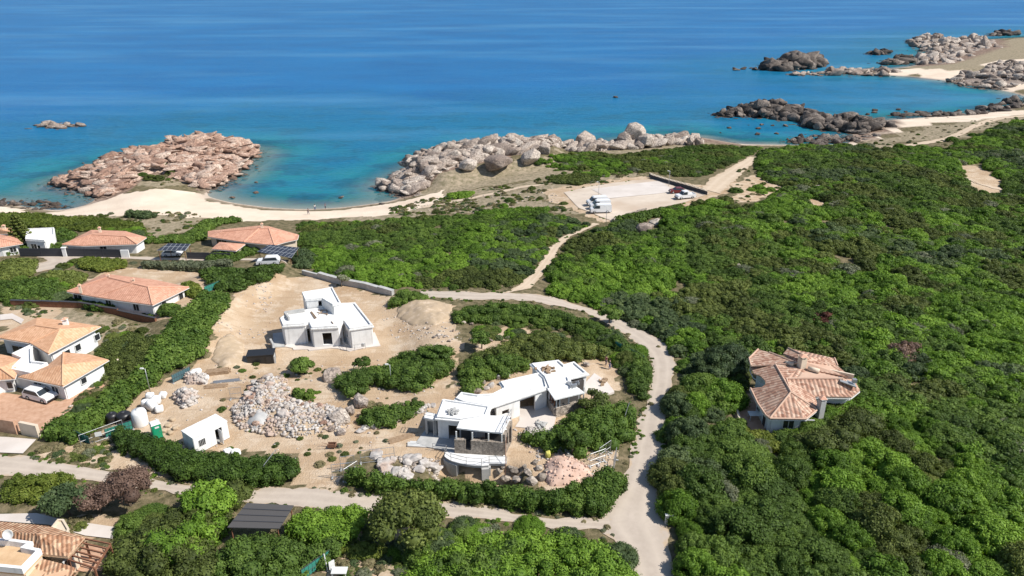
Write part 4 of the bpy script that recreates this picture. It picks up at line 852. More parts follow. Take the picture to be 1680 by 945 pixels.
for i, (px, py, w_) in enumerate([(818,776,15),(830,788,18),(845,775,16),(850,790,19),(866,778,16),(872,792,20),(884,770,13),(890,786,18),(898,776,14),(860,768,12),(878,761,11),(838,770,13),(905,790,12),(825,768,12)]):
    g = G(px, py); t = math.dist((0,0,CAM_Z), g); r = w_/2/(FPX/t); boulder(g[0], g[1], r*1.05, r*.95, 'stone', 'brown boulder of the bank between the lower garage and the pink mound', 'brown boulders beside the garage')
for i in range(26):
    f = i/25; px = 592+f*118+random.uniform(-3,3); py = 706-f*42+math.sin(f*3)*6+random.uniform(-2,2); x, y, z = G(px, py)
    boulder(x, y, random.uniform(.32,.62), random.uniform(.28,.5), 'rubble', 'rough stone edging the path under the low dark bushes', 'edging stones along the curved path', name='edging_stone')
for i in range(22):
    px = random.uniform(610, 718); py = random.uniform(752, 785)-abs(px-670)*.1; x, y, z = G(px, py)
    boulder(x, y, random.uniform(.5,1.2), random.uniform(.35,.7), 'rubble', 'pale rock of the rough bank left of the lower garage', 'pale rocks left of the garage')
for i in range(26):
    px = random.uniform(755, 835); py = random.uniform(612, 645); x, y, z = G(px, py)
    if not inpoly(np.array([px]), np.array([py]), [(755,645),(760,615),(835,608),(835,628),(790,645)])[0]: continue
    boulder(x, y, random.uniform(.4,.9), random.uniform(.3,.7), random.choice(['rubble','stone']), 'broken rock dug out behind the flat villa', 'dug out rocks behind the flat villa')
for i in range(16):
    px = random.uniform(690, 810); py = random.uniform(528, 560); x, y, z = G(px, py)
    boulder(x, y, random.uniform(.2,.5), random.uniform(.2,.4), 'granite', 'loose stone on the bare soil between the villas', 'loose stones between the villas')
for i in range(9):
    px = 1205+random.uniform(0,45); x, y = P2(px, 114+random.uniform(-2,2)); boulder(x, y, random.uniform(.9,2.2), random.uniform(.6,1.2), 'darkrock', 'low dark rock awash left of the tall islet', 'rocks awash by the tall islet', z=0)
for i in range(70):
    a, b_, c_, d_, g_, l_ = random.choice([(1330,1440,196,236,'rocks awash at the spit','small dark rock awash beside the rocky spit'),(1400,1560,180,196,'rocks awash in the round bay','small dark rock in the shallows of the round bay'),(1180,1290,205,228,'rocks awash before the spit','small dark rock in the water before the rocky spit'),
      (1560,1690,128,146,'rocks on the far bank','dark rock along the far bank of the round bay'),(1480,1640,58,100,'rocks around the far cape','dark rock standing off the far cape')])
    x, y = P2(random.uniform(a,b_), random.uniform(c_,d_)); s = random.uniform(.4,1.5); boulder(x, y, s, s*.6, 'darkrock', l_, g_, z=-.1, name='sea_rock')
for i in range(34):
    x, y = P2(random.choice([random.uniform(95,170), random.uniform(380,425)]), random.uniform(250,325)); 
    if SD[int((x-GX0)/GS), int((y-GY0)/GS)] > 1: continue
    s = random.uniform(.3,.9); boulder(x, y, s, s*.6, 'pink', 'small rock in the shallows round the pink peninsula', 'shallow rocks round the peninsula', z=-.1, name='sea_rock')
for px, py, w_, lab in [(1010,160,9,'single dark rock far out in open water'),(560,325,11,'dark rock just off the beach'),(628,337,14,'low rock at the waterline right of the beach'),(610,338,8,'tiny rock at the waterline right of the beach')]:
    x, y = P2(px, py); t = math.dist((x,y,0),(0,0,CAM_Z)); r = w_/2*t/FPX; boulder(x, y, r, r*.5, 'darkrock', lab, None, z=0, name='sea_rock')
# heaps of stone and soil
def heap(name, poly_px, h, m, label, n=0, stone=None, seed=0, cat='heap'):
    poly = gpoly(poly_px); a = np.array(poly); lo = a.min(0); hi = a.max(0); gs = .3
    X, Y = np.meshgrid(np.arange(lo[0]-.6, hi[0]+.6, gs), np.arange(lo[1]-.6, hi[1]+.6, gs), indexing='ij'); ins = inpoly(X, Y, poly); d = np.where(ins, polydist(X, Y, poly), -1)
    R = max(d.max(), .5); Z = H(X, Y)-.25+np.where(d > 0, .25+h*(1-np.exp(-2.2*d/R))*(.75+.5*vnoise(X, Y, 2.2, seed)), -.2)+(vnoise(X, Y, .7, seed+1)-.5)*.22
    I = np.arange(X.size).reshape(X.shape); F = np.stack([I[:-1,:-1], I[1:,:-1], I[1:,1:], I[:-1,1:]], -1).reshape(-1, 4)
    F = F[(d.ravel()[F] > -.5).any(1)]; c = np.array([a[:,0].mean(), a[:,1].mean(), float(H(a[:,0].mean(), a[:,1].mean()))])
    used = np.unique(F); mp = np.zeros(X.size, int); mp[used] = np.arange(len(used))
    o = np_mesh(name, np.stack([X, Y, Z], -1).reshape(-1, 3)[used]-c, mp[F], m, smooth=True); o.location = c; tag(o, label, cat)
    def zf(x, y):
        i = int(np.clip(round((x-lo[0]+.6)/gs), 0, X.shape[0]-1)); j = int(np.clip(round((y-lo[1]+.6)/gs), 0, X.shape[1]-1)); return float(Z[i, j])
    return poly, zf, o
def stones(name, poly, zf, n, s0, s1, m, label, seed, off=(0,0,0), kind='stuff'):
    rr = np.random.RandomState(seed); a = np.array(poly); lo = a.min(0); hi = a.max(0); V = []; F = []; b = 0; iv, jf = ico(1); cnt = 0
    c = np.array([a[:,0].mean(), a[:,1].mean(), 0])
    while cnt < n:
        q = lo+rr.rand(2)*(hi-lo)
        if not inpoly(q[:1], q[1:], poly)[0]: continue
        s = s0+(s1-s0)*rr.rand()**2; v = iv*(1+.35*(rr.rand(len(iv), 1)-.5))*s*np.array([1, .8, .65]); an = rr.rand()*6.28
        v = np.stack([v[:,0]*math.cos(an)-v[:,1]*math.sin(an), v[:,0]*math.sin(an)+v[:,1]*math.cos(an), v[:,2]], 1)+[q[0], q[1], zf(q[0], q[1])+s*.25]-c
        V.append(v); F.append(jf+b); b += len(iv); cnt += 1
    o = np_mesh(name, np.concatenate(V), np.concatenate(F), m); o.location = c; return tag(o, label, 'rubble', kind=kind)
HP = [(383,692),(380,672),(402,650),(412,632),(435,620),(470,622),(478,640),(478,656),(510,662),(548,668),(572,690),(560,706),(525,712),(480,720),(430,714),(395,705)]
poly, zf, _o = heap('stone_heap', HP, 1.3, M['track'], 'wide heap of pale broken stone in the middle of the site', seed=3)
stones('broken_stone', poly, zf, 2200, .10, .34, M['rubble'], 'small pale stones covering the wide heap', 4)
random.seed(21); a_ = np.array(poly); k = 0
while k < 90:
    x = random.uniform(a_[:,0].min(), a_[:,0].max()); y = random.uniform(a_[:,1].min(), a_[:,1].max())
    if not inpoly(np.array([x]), np.array([y]), poly)[0]: continue
    s = random.uniform(.26, .62)*random.choice([1,1,.8,1.3]); boulder(x, y, s, s*.7, random.choice(['rubble','rubble','granite','pink']), 'larger broken stone lying on the wide pale heap', 'larger stones on the wide heap', z=zf(x, y), name='quarry_stone', cat='stone'); k += 1
poly, zf, _o = heap('cement_sand_heap', [(400,700),(412,668),(435,670),(452,690),(440,705),(415,710)], 1.5, M['conc'], 'smooth grey sand heap at the left of the stones', seed=5)
poly, zf, _o = heap('soil_mound', [(892,765),(905,742),(930,748),(965,765),(975,785),(940,798),(905,800),(893,790)], 1.5, M['pinkpave'], 'pink soil mound right of the lower garage', seed=6)
stones('pink_rubble', poly, zf, 120, .08, .25, M['pinkpave'], 'loose pink rubble over the soil mound', 7)
poly, zf, _o = heap('sand_heap', [(650,520),(652,500),(672,490),(700,490),(742,500),(745,522),(715,535),(675,535)], .7, M['track'], 'large pale sand heap beside the upper road', seed=8)
poly, zf, _o = heap('spoil_bank', [(345,590),(355,560),(378,545),(402,565),(400,600),(365,608)], .7, M['track'], 'eroded yellow spoil bank left of the white villa', seed=9)
poly, zf, _o = heap('rubble_heap', [(855,720),(862,705),(880,702),(890,715),(880,728),(862,728)], .8, M['rubble'], 'small rubble heap at the side of the stone porch', seed=10)
stones('loose_rubble', poly, zf, 200, .08, .25, M['rubble'], 'loose white rubble beside the stone porch', 11)
poly, zf, _o = heap('broken_slab_heap', [(285,655),(300,640),(325,645),(325,662),(300,672)], 1.2, M['rubble'], 'heap of pale broken slabs right of the white sacks', seed=12)
stones('slab_rubble', poly, zf, 170, .15, .5, M['rubble'], 'broken slab pieces right of the white sacks', 13)
poly, zf, _o = heap('plaster_heap', [(298,618),(318,610),(345,618),(340,632),(305,632)], 1.0, M['rubble'], 'white plaster rubble under the blue fence panel', seed=14)
stones('plaster_rubble', poly, zf, 110, .12, .35, M['rubble'], 'plaster lumps under the blue fence panel', 15)
# ------------------------------------------------------------------ buildings
def area(poly): return sum(poly[i][0]*poly[(i+1) % len(poly)][1]-poly[(i+1) % len(poly)][0]*poly[i][1] for i in range(len(poly)))/2
def inset(poly, d):
    """move every edge inwards by d"""
    n = len(poly); s = 1 if area(poly) > 0 else -1; out = []
    for i in range(n):
        a, b, c = (np.array(poly[(i+k) % n], float) for k in (-1, 0, 1)); u = (b-a)/np.linalg.norm(b-a); v = (c-b)/np.linalg.norm(c-b)
        n1 = np.array([-u[1], u[0]])*s; n2 = np.array([-v[1], v[0]])*s; m_ = n1+n2; k = np.dot(m_, m_)/2
        out.append(tuple(b+m_*d/max(k, .35)))
    return out
def ring(mb, poly, t, z0, z1):
    q = inset(poly, t); n = len(poly); vs = [(p[0],p[1],z0) for p in poly]+[(p[0],p[1],z1) for p in poly]+[(p[0],p[1],z0) for p in q]+[(p[0],p[1],z1) for p in q]; fs = []
    for i in range(n):
        j = (i+1) % n; fs += [(i,j,n+j,n+i), (2*n+j,2*n+i,3*n+i,3*n+j), (n+i,n+j,3*n+j,3*n+i), (j,i,2*n+i,2*n+j)]
    mb.add(vs, fs); return mb
def wall_seg(mb, p, q, z0, z1, t, ops=()):
    p = np.array(p, float); q = np.array(q, float); L = np.linalg.norm(q-p); u = (q-p)/L; rz = math.atan2(u[1], u[0]); cur = 0
    def bx(s0, s1, a, b):
        if s1-s0 > .02 and b-a > .02: c = p+u*(s0+s1)/2; mb.box((c[0], c[1], (a+b)/2), (s1-s0, t, b-a), rz)
    for s0, s1, a, b in sorted(ops):
        s0, s1 = s0*L, s1*L; bx(cur, s0, z0, z1); bx(s0, s1, z0, z0+a if z0+a < z1 else z1); bx(s0, s1, z0+b, z1); cur = s1
    bx(cur, L, z0, z1)
def walls(parent, poly, z0, z1, t, m, ops={}, skip=(), foot=1.2, name='wall'):
    """closed run of walls with real openings; ops: edge -> [(from, to, sill, head)], fractions and metres"""
    mb = MB(); q = inset(poly, t/2+.02); n = len(q)
    for i in range(n):
        if i in skip: continue
        wall_seg(mb, q[i], q[(i+1) % n], z0, z1, t, ops.get(i, ()))
    # footing below ground level
    for i in range(n):
        if i in skip: continue
        wall_seg(mb, q[i], q[(i+1) % n], z0-foot, z0, t-.03)
    return mb.build(name, m, parent)
def roof(parent, zb, V, faces, m, th=.16, name='roof', planar=()):
    """V: (px, py, height above zb) traced points; faces index lists; a real slab with uv along each slope"""
    W = [Vector(P(a, b, zb+h)) for a, b, h in V]; off = root_loc(parent); bm = bmesh.new(); uvl = bm.loops.layers.uv.new('UVMap')
    for ids, (a, b, e) in planar:      # bring traced eave points onto the plane of three others
        nn = (W[b]-W[a]).cross(W[e]-W[a]); o0 = Vector((0,0,CAM_Z))
        for i in ids: dr_ = W[i]-o0; W[i] = o0+dr_*((W[a]-o0).dot(nn)/dr_.dot(nn))
    top = [bm.verts.new(w_-off) for w_ in W]; bot = [bm.verts.new(w_-off-Vector((0,0,th))) for w_ in W]; cnt = {}
    for f in faces:
        n = Vector((0,0,0))
        for i in range(len(f)): n += W[f[i]].cross(W[f[(i+1) % len(f)]])
        f = list(f) if n.z > 0 else list(f)[::-1]
        if n.z < 0: n = -n
        n.normalize(); u = Vector((0,0,1)).cross(n)
        if u.length < .02: u = Vector((1,0,0))
        u.normalize(); v = n.cross(u); fc = bm.faces.new([top[i] for i in f])
        for lp, i in zip(fc.loops, f): lp[uvl].uv = (W[i].dot(u), W[i].dot(v))
        bm.faces.new([bot[i] for i in f[::-1]])
        for i in range(len(f)): cnt.setdefault(frozenset((f[i], f[(i+1) % len(f)])), []).append((f[i], f[(i+1) % len(f)]))
    for k, e in cnt.items():
        if len(e) == 1:
            a, b = e[0]
            try: bm.faces.new([top[b], top[a], bot[a], bot[b]])
            except ValueError: pass
    me = bpy.data.meshes.new(name); bm.to_mesh(me); bm.free(); me.materials.append(m); o = bpy.data.objects.new(name, me); COL.objects.link(o); o.parent = parent
    return o, W
def ridge_tiles(rf, W, edges, m, r=.13):
    b = MB()
    for i, j in edges: b.tube(W[i]+Vector((0,0,.03)), W[j]+Vector((0,0,.03)), r, 6)
    o = b.build('ridge_tiles', m, rf); return o
def window(parent, p, q, s, w_, za, h, t=.08, glass='hole', frame='frame', name='window', out=1):
    """frame proud of the wall line p-q, its pane a child; s in metres along"""
    p = np.array(p, float); q = np.array(q, float); u = (q-p)/np.linalg.norm(q-p); rz = math.atan2(u[1], u[0]); nrm = np.array([u[1], -u[0]])*out
    c = p+u*s+nrm*.05; b = MB()
    for k in (-1, 1): cc = c+u*k*(w_/2); b.box((cc[0], cc[1], za+h/2), (.1, .14, h+.1), rz)
    b.box((c[0], c[1], za-.03), (w_-.1, .2, .08), rz); b.box((c[0], c[1], za+h+.02), (w_-.1, .14, .08), rz)
    if w_ > 1.1: b.box((c[0], c[1], za+h/2), (.06, .12, h-.06), rz)
    fr = b.build(name, M[frame], parent); g = MB(); cg = c-nrm*.01; g.box((cg[0], cg[1], za+h/2), (w_-.1, .08, h-.02), rz); g.build('pane', M[glass], fr); return fr
def chimney(parent, rf, x, y, z, w_=.6, h=1.1, m='cream', cap='tile'):
    b = MB(); b.box((x, y, z+h/2-.3), (w_, w_, h+.6), .3); b.box((x,y,z+h+.26), (w_+.16, w_+.16, .1), .3)
    c = b.build('chimney', M[m], rf); d = MB(); d.box((x,y,z+h+.16), (w_*.6, w_*.6, .12), .3); d.add([(x-w_*.6,y-w_*.6,z+h+.32),(x+w_*.6,y-w_*.6,z+h+.32),(x+w_*.6,y+w_*.6,z+h+.32),(x-w_*.6,y+w_*.6,z+h+.32),(x,y,z+h+.62)], [(0,1,4),(1,2,4),(2,3,4),(3,0,4),(3,2,1,0)]); d.build('chimney_cap', M[cap], c)
def scaffold(parent_label, pts, z, h, name='railing', posts=1.6, rails=(.5, 1.0), r=.03, m='steel'):
    """guard rail along world points at height z"""
    c = pts[0]; o = MB()
    for a, b in zip(pts, pts[1:]):
        a = np.array(a, float); b = np.array(b, float); L = np.linalg.norm(b-a); n = max(1, round(L/posts))
        for i in range(n+1): p = a+(b-a)*i/n; o.tube((p[0],p[1],z), (p[0],p[1],z+h), r, 5)
        for k in rails: o.tube((a[0],a[1],z+k*h), (b[0],b[1],z+k*h), r, 5)
    ob = o.build(name, M[m], loc=(c[0], c[1], z)); return tag(ob, parent_label, 'railing')
# --- villa under construction, upper left
def cv(X, Y): return (440+X/6.752, 450+Y/6.75)
zA = 5.3
gA = (*P2(530, 560, zA), zA)
vA = empty('unfinished_villa', gA, 'white angular concrete villa under construction on the bare pad', 'villa')
HA = 3.55
mainA = [P2(*cv(*q), zA+HA) for q in [(165,574),(400,559),(455,540),(482,600),(770,586),(838,522),(905,612),(1160,576),(965,328),(800,335),(560,388),(230,430),(135,500)]]
walls(vA, mainA, zA, zA+HA-.2, .32, M['white'], {1: [(.25,.8,.1,2.6)], 3: [(.36,.75,.45,2.6)], 4: [(.12,.52,0,1.3),(.58,.92,.2,2.9)], 5: [(.3,.6,1.3,2.6)], 7: [(.3,.42,.9,2.2),(.6,.75,.9,2.2)]})
b = MB(); b.prism(inset(mainA, -.14), zA+HA-.2, zA+HA-.004); rA = b.build('roof', M['roofwhite'], vA)
b = MB(); ring(b, mainA, .24, zA+HA, zA+HA+.28); b.build('parapet', M['white'], rA)
backA = [P2(*cv(*q), zA+HA+1.75) for q in [(375,208),(640,165),(712,150),(806,325),(715,345),(600,276),(412,290)]]
walls(vA, backA, zA, zA+HA+1.6, .3, M['white'], {5: [(.1,.3,4,5)]}, name='upper_wall')
b = MB(); b.prism(inset(backA, -.05), zA+HA+1.58, zA+HA+1.75); rA2 = b.build('upper_roof', M['roofwhite'], vA)
b = MB(); ring(b, backA, .22, zA+HA+1.75, zA+HA+1.98); b.build('parapet', M['white'], rA2)
p0, p1, p2_ = (P2(*cv(*q), zA+HA+.6) for q in [(180,415),(400,380),(232,478)])
b = MB(); wall_seg(b, p0, p1, zA+HA-.1, zA+HA+.62, .3); wall_seg(b, p0, p2_, zA+HA-.1, zA+HA+.60, .3); b.build('stair_wall', M['conc'], vA)
b = MB(); b.prism([P2(*cv(*q), zA+.15) for q in [(50,655),(160,640),(185,800),(60,805)]], zA-.6, zA+.15); b.build('side_slab', M['conc'], vA)
b = MB(); b.prism([P2(*cv(*q), zA+.12) for q in [(185,800),(270,815),(280,835),(440,830),(455,845),(690,815),(770,820),(900,850),(1080,810),(1245,790),(1180,640),(900,700),(200,760)]], zA-.5, zA+.12); b.build('terrace', M['slab'], vA)
b = MB()
for (X0, Y0, X1, Y1) in [(470,415,520,490),(480,412,535,482),(640,355,655,450),(555,400,640,395),(540,420,650,440),(560,440,600,405),(700,520,720,545)]:
    b.tube(P(*cv(X0,Y0), zA+HA+.12), P(*cv(X1,Y1), zA+HA+.12), .07, 5)
tag(b.build('timber_offcuts', M['wood'], loc=P(*cv(560,430), zA+HA)), 'timber offcuts left on the roof of the angular villa', 'timber', kind='stuff')
scaffold('tube guard rail at the front corner of the angular villa', [P2(*cv(790,760),zA), P2(*cv(870,850),zA), P2(*cv(960,850),zA), P2(*cv(1080,830),zA)], zA, 1.1)
b = MB(); x, y, z = P(*cv(1050, 800), zA)
b.lathe((x,y,zA+.1), [(.35,0),(.42,.3),(.4,.6),(.2,.8)], 10); b.tube((x+.5,y,zA+.2),(x-.6,y+.2,zA+.9),.05,5); tag(b.build('cement_mixer', M['steel'], loc=(x,y,zA)), 'small cement mixer by the guard rail of the angular villa', 'mixer')
# --- the long flat villa, lower centre
zB = 7.7; gB = (*P2(780, 720, zB), zB)
vB = empty('unfinished_flat_villa', gB, 'long white flat roofed villa under construction with stone porch', 'villa')
def pb(pts, h): return [P2(a, b, zB+h) for a, b in pts]
B1 = pb([(716.8,686),(754.9,689.5),(797.4,683.5),(803.7,668.2),(765,662),(727.6,656.8)], 3.0)
B2 = pb([(762,661),(803.7,668.0),(814.5,664.4),(890.2,639.1),(898,637.5),(893.5,619),(886,613),(821.4,628),(827.8,637.7),(808,648),(783,649.5),(757,645.5),(748,655)], 2.95)
B3 = pb([(887,613),(893.5,619),(901,637),(917,632),(935,627.5),(932.8,620.6),(963.7,613.7),(941.7,595),(925,600),(916.3,592.4),(872.3,598)], 3.15)
for nm, pl, h, ops in (('west_wall', B1, 3.0, {0: [(.45,.97,0,2.1)], 5: [(.3,.5,.9,2.1)]}), ('middle_wall', B2, 2.95, {1: [(0,1,0,2.7)], 2: [(.12,.27,1.0,1.7),(.50,.84,0,2.4)], 8: [(.2,.5,.9,2.2)]}), ('east_wall', B3, 3.15, {5: [(.1,.9,.3,2.4)], 6: [(.55,.85,0,2.3)]})):
    walls(vB, pl, zB-(.0 if nm != 'east_wall' else .05), zB+h-.2, .3 if nm != 'middle_wall' else .29, M['white'], ops, name='wall')
    b = MB(); b.prism(inset(pl, -.22), zB+h-.2, zB+h-.004); r_ = b.build('roof', M['roofwhite'], vB); b = MB(); ring(b, pl, .22, zB+h, zB+h+.22+(.02 if nm == 'middle_wall' else 0)); b.build('parapet', M['white'], r_)
# hanging left bay of the west block
bay = pb([(696,685),(712,688),(716,686),(719,680),(700,677)], 2.6)
walls(vB, bay, zB-.02, zB+2.45, .22, M['conc'], {0: [(.2,.9,0,2.2)]}, name='bay_wall'); b = MB(); b.prism(inset(bay, -.08), zB+2.45, zB+2.6); b.build('bay_roof', M['roofwhite'], vB)
scaffold('small tube guard rail on the left bay roof of the flat villa', [bay[4], bay[0], bay[1]], zB+2.6, .9)
# stone porch
R1 = pb([(749.2,702.2),(824.7,710.5),(838.6,682.5),(797.4,681.3),(754.9,688.9)], 3.22)
b = MB(); b.prism(R1, zB+3.04, zB+3.22); pr = b.build('porch_roof', M['roofwhite'], vB)
sA = P2(746.5,742,zB); sB = P2(826,747,zB); sC = P2(838,722,zB); sD = P2(757,718,zB)
b = MB(); wall_seg(b, sA, sB, zB-.3, zB+2.0, .45, [(.23,.34,.9,2.5)]); wall_seg(b, sB, sC, zB-.3, zB+3.02, .4, [(.12,.4,1.2,2.9),(.55,.85,.3,2.9)]); b.build('stone_wall', M['stone'], vB)
for k in (.04,.37,.70,.97):
    x = sA[0]+(sB[0]-sA[0])*k; y = sA[1]+(sB[1]-sA[1])*k; b = MB(); b.box((x,y,zB+2.52), (.16,.16,1.06), 0); b.build('post', M['frame'], vB)
for k in (.35,.97):
    x = sB[0]+(sC[0]-sB[0])*k; y = sB[1]+(sC[1]-sB[1])*k; b = MB(); b.box((x,y,zB+2.5), (.2,.2,1.08), 0); b.build('post', M['frame'], vB)
b = MB(); wall_seg(b, P2(757,722,zB), P2(835,724,zB), zB, zB+3.03, .25, [(.2,.5,0,2.2)]); b.build('inner_wall', M['sheet_and_shade'], vB)  # dark colour stands in for the shade inside the stone porch
b = MB(); b.prism([P2(a,b_,zB+.13) for a,b_ in [(750,716),(832,721),(826,742),(748,738)]], zB-.3, zB+.13); b.build('porch_floor', M['sheet_and_shade'], vB)  # floor coloured dark as porch shade
b = MB(); b.prism([P2(a,b_,zB+.13) for a,b_ in [(901,660),(955,652),(955,666),(911,680)]], zB-.9, zB+.13); b.build('east_porch_floor', M['sheet_and_shade'], vB)  # dark floor colour paints the shade under the east porch
b = MB(); wall_seg(b, P2(907,668,zB), P2(952,655,zB), zB+.1, zB+3.1, .2); b.build('porch_shade_panel', M['sheet_and_shade'], vB)  # added dark panel so the gaps behind the posts read as shade
# west slab, curved terrace and the garage below it
b = MB(); b.prism([P2(a,b_,zB+.1) for a,b_ in [(682,726),(697,706),(716,712),(757,715),(745,742),(730,738),(700,733)]], zB-.5, zB+.1); b.build('floor_slab', M['conc'], vB)
TE = [(729,748.5),(733,752),(740,756),(750,759.5),(765,762.5),(778,764),(790,764.5),(802,763.5),(802.5,760.5),(831,761),(830,750),(826,744),(745,740),(731,742)]
TW = [P2(a, b_, zB) for a, b_ in TE]
b = MB(); b.prism(inset(TW, .05), zB-.34, zB-.06); b.build('terrace_slab', M['conc'], vB); b = MB(); b.prism(TW, zB-.06, zB+.04); b.build('terrace', M['roofwhite'], vB)
gz = 5.2; fr = TW[:8]; b = MB()
for i in range(3): wall_seg(b, fr[i], fr[i+1], gz-.3, zB-.33, .3)
wall_seg(b, fr[6], fr[7], gz-.3, zB-.34, .5); wall_seg(b, fr[7], (fr[7][0]+.1, fr[7][1]+3.2), gz-.3, zB-.35, .4); wall_seg(b, (fr[7][0], fr[7][1]+1.2), (fr[7][0]+2.6, fr[7][1]+1.0), gz-.3, zB-.36, .3)
wall_seg(b, fr[3], (fr[3][0], fr[3][1]+4), gz-.3, zB-.37, .25); wall_seg(b, (fr[3][0]-2, fr[3][1]+4.2), (fr[7][0]+3, fr[7][1]+4.2), gz-.3, zB-.38, .25); b.build('garage_wall', M['conc'], vB)
b = MB(); b.prism([(fr[0][0]-1.2, fr[0][1]+.2), (fr[3][0], fr[3][1]-2.5), (fr[7][0]+1.5, fr[7][1]-2.6), (fr[7][0]+1.5, fr[7][1]+4.3), (fr[0][0], fr[0][1]+4.3)], gz-.7, gz+.1); b.build('garage_floor', M['conc'], vB)
scaffold('tube guard rail along the curved terrace above the garage', [TW[0], TW[2], TW[4], TW[6], TW[8], TW[9]], zB+.04, 1.0)
scaffold('tube guard rail on the right side of the stone porch roof', [R1[1], R1[2]], zB+3.22, 1.0)
scaffold('bent guard rail at the left end of the curved terrace', [P2(710,738,zB), P2(733,741,zB), TW[0]], zB+.04, .9)
b = MB(); b.tube(P(838,684,zB+3.6), P(838,700,zB), .05, 6); b.tube(P(829,762,zB+1.1), P(828.5,790,5.3), .05, 6); b.tube(P(831,690,zB+3.4), P(829,762,zB+.3), .04, 6)
tag(b.build('scaffold_pole', M['rust'], loc=P(838,700,zB)), 'rusty scaffold poles standing at the right corner of the stone porch', 'scaffold')
# east porch
R4 = pb([(898.4,638.5),(910.1,656),(958.9,644.3),(935.5,627.5)], 3.28)
b = MB(); b.prism(R4, zB+3.17, zB+3.34); b.build('east_porch_roof', M['roofwhite'], vB)
e0, e1, e2 = P2(898,664,zB), P2(911,683,zB), P2(958,668,zB)
b = MB(); wall_seg(b, e1, e2, zB-1.2, zB+1.3, .4); wall_seg(b, e0, e1, zB-1.2, zB+1.28, .38); b.build('east_stone_wall', M['stone'], vB)
for k in (.03,.14,.45,.80,.97):
    x = e1[0]+(e2[0]-e1[0])*k; y = e1[1]+(e2[1]-e1[1])*k; b = MB(); b.box((x,y,zB+2.23), (.15,.15,1.9), 0); b.build('post', M['frame'], vB)
for k in (.1,.35,.6,.85):
    x = e0[0]+(e1[0]-e0[0])*k; y = e0[1]+(e1[1]-e0[1])*k; b = MB(); b.box((x,y,zB+2.22), (.14,.14,1.9), 0); b.build('post', M['brownwood'], vB)
b = MB(); wall_seg(b, P2(904,648,zB+1), P2(956,637,zB+1), zB, zB+3.1, .2); b.build('inner_wall', M['sheet_and_shade'], vB)  # wall darkened to paint the shade behind the east porch posts
b = MB(); b.prism([P2(a,b_,zB+.06) for a,b_ in [(852,690),(852,668),(900,662),(912,684),(905,715),(880,705),(866,702),(845,700)]], zB-.9, zB+.06); b.build('courtyard', M['slab'], vB)
b = MB(); b.prism([P2(a,b_,zB+.1) for a,b_ in [(960,628),(975,612),(995,625),(1008,642),(985,652),(962,645)]], zB-.8, zB+.1); b.build('side_terrace', M['slab'], vB)
#b = MB(); wall_seg(b, P2(757,646,zB+1.5), P2(783,649.5,zB+1.5), zB-.2, zB+3.3, .25); wall_seg(b, P2(739,632+10,zB+1.5), P2(757,646,zB+1.5), zB-.2, zB+3.28, .25); b.build('parapet_wall', M['cream'], vB)
def debris(cx, cy, z, n, r, m, label, seed):
    rr = random.Random(seed); b = MB()
    for i in range(n):
        px = cx+rr.gauss(0, r); py = cy+rr.gauss(0, r*.5); p = P(px, py, z+.1); an = rr.uniform(0, 3.14); L = rr.uniform(.2, .8)
        b.box((p[0],p[1],z+.12+rr.random()*.1), (L, rr.uniform(.08,.35), rr.uniform(.08,.3)), an, 1, rr.uniform(-.3,.3))
    o = b.build('debris', M[m], loc=P(cx, cy, z)); return tag(o, label, 'debris', kind='stuff')
debris(741, 675, zB+3.0, 26, 5, 'conc', 'concrete blocks and offcuts on the western flat roof', 1)
debris(897, 606, zB+3.15, 24, 5, 'wood', 'offcuts on the back roof of the flat villa', 2)
debris(941, 633, zB+3.3, 18, 4, 'steel', 'tools left on the roof beside the right porch', 3)
debris(988, 625, zB+.1, 18, 4, 'wood', 'timber scraps on the side terrace', 4)
debris(888, 697, zB+.06, 18, 4, 'conc', 'blocks stacked in the courtyard corner', 5)
debris(925, 735, float(H(*G2(925,735))), 26, 9, 'conc', 'blue grey blocks in the shade of the round bushes', 6)
debris(520, 820-220, zA, 0, 1, 'wood', 'x', 7) if False else None
# --- tiled houses
def house(label, zb, eave, ridge, faces, m, wall_m='white', name='house', inset_d=.55, th=.16, hips=(), loc=None, wall_top=None, ops={}, trim='frame', planar=()):
    """eave: [(px,py,h)], ridge: [(px,py,h)], faces over eave+ridge"""
    V = list(eave)+list(ridge); c = P(*(loc or eave[0][:2]), zb); t = empty(name, c, label, 'house')
    rf, W = roof(t, zb, V, faces, m, th, planar=planar)
    if hips: ridge_tiles(rf, W, hips, m)
    wp = [(W[i].x, W[i].y) for i in range(len(eave))]; q = inset(wp, inset_d); h = (wall_top if wall_top is not None else min(e[2] for e in eave))
    walls(t, q, zb, zb+h-.02, .28, M[wall_m], ops)
    b = MB(); ring(b, inset(wp, -.06), .10, zb+min(e[2] for e in eave)-.26, zb+min(e[2] for e in eave)-.17); b.build('gutter', M[trim], rf)
    return t, rf, W, q
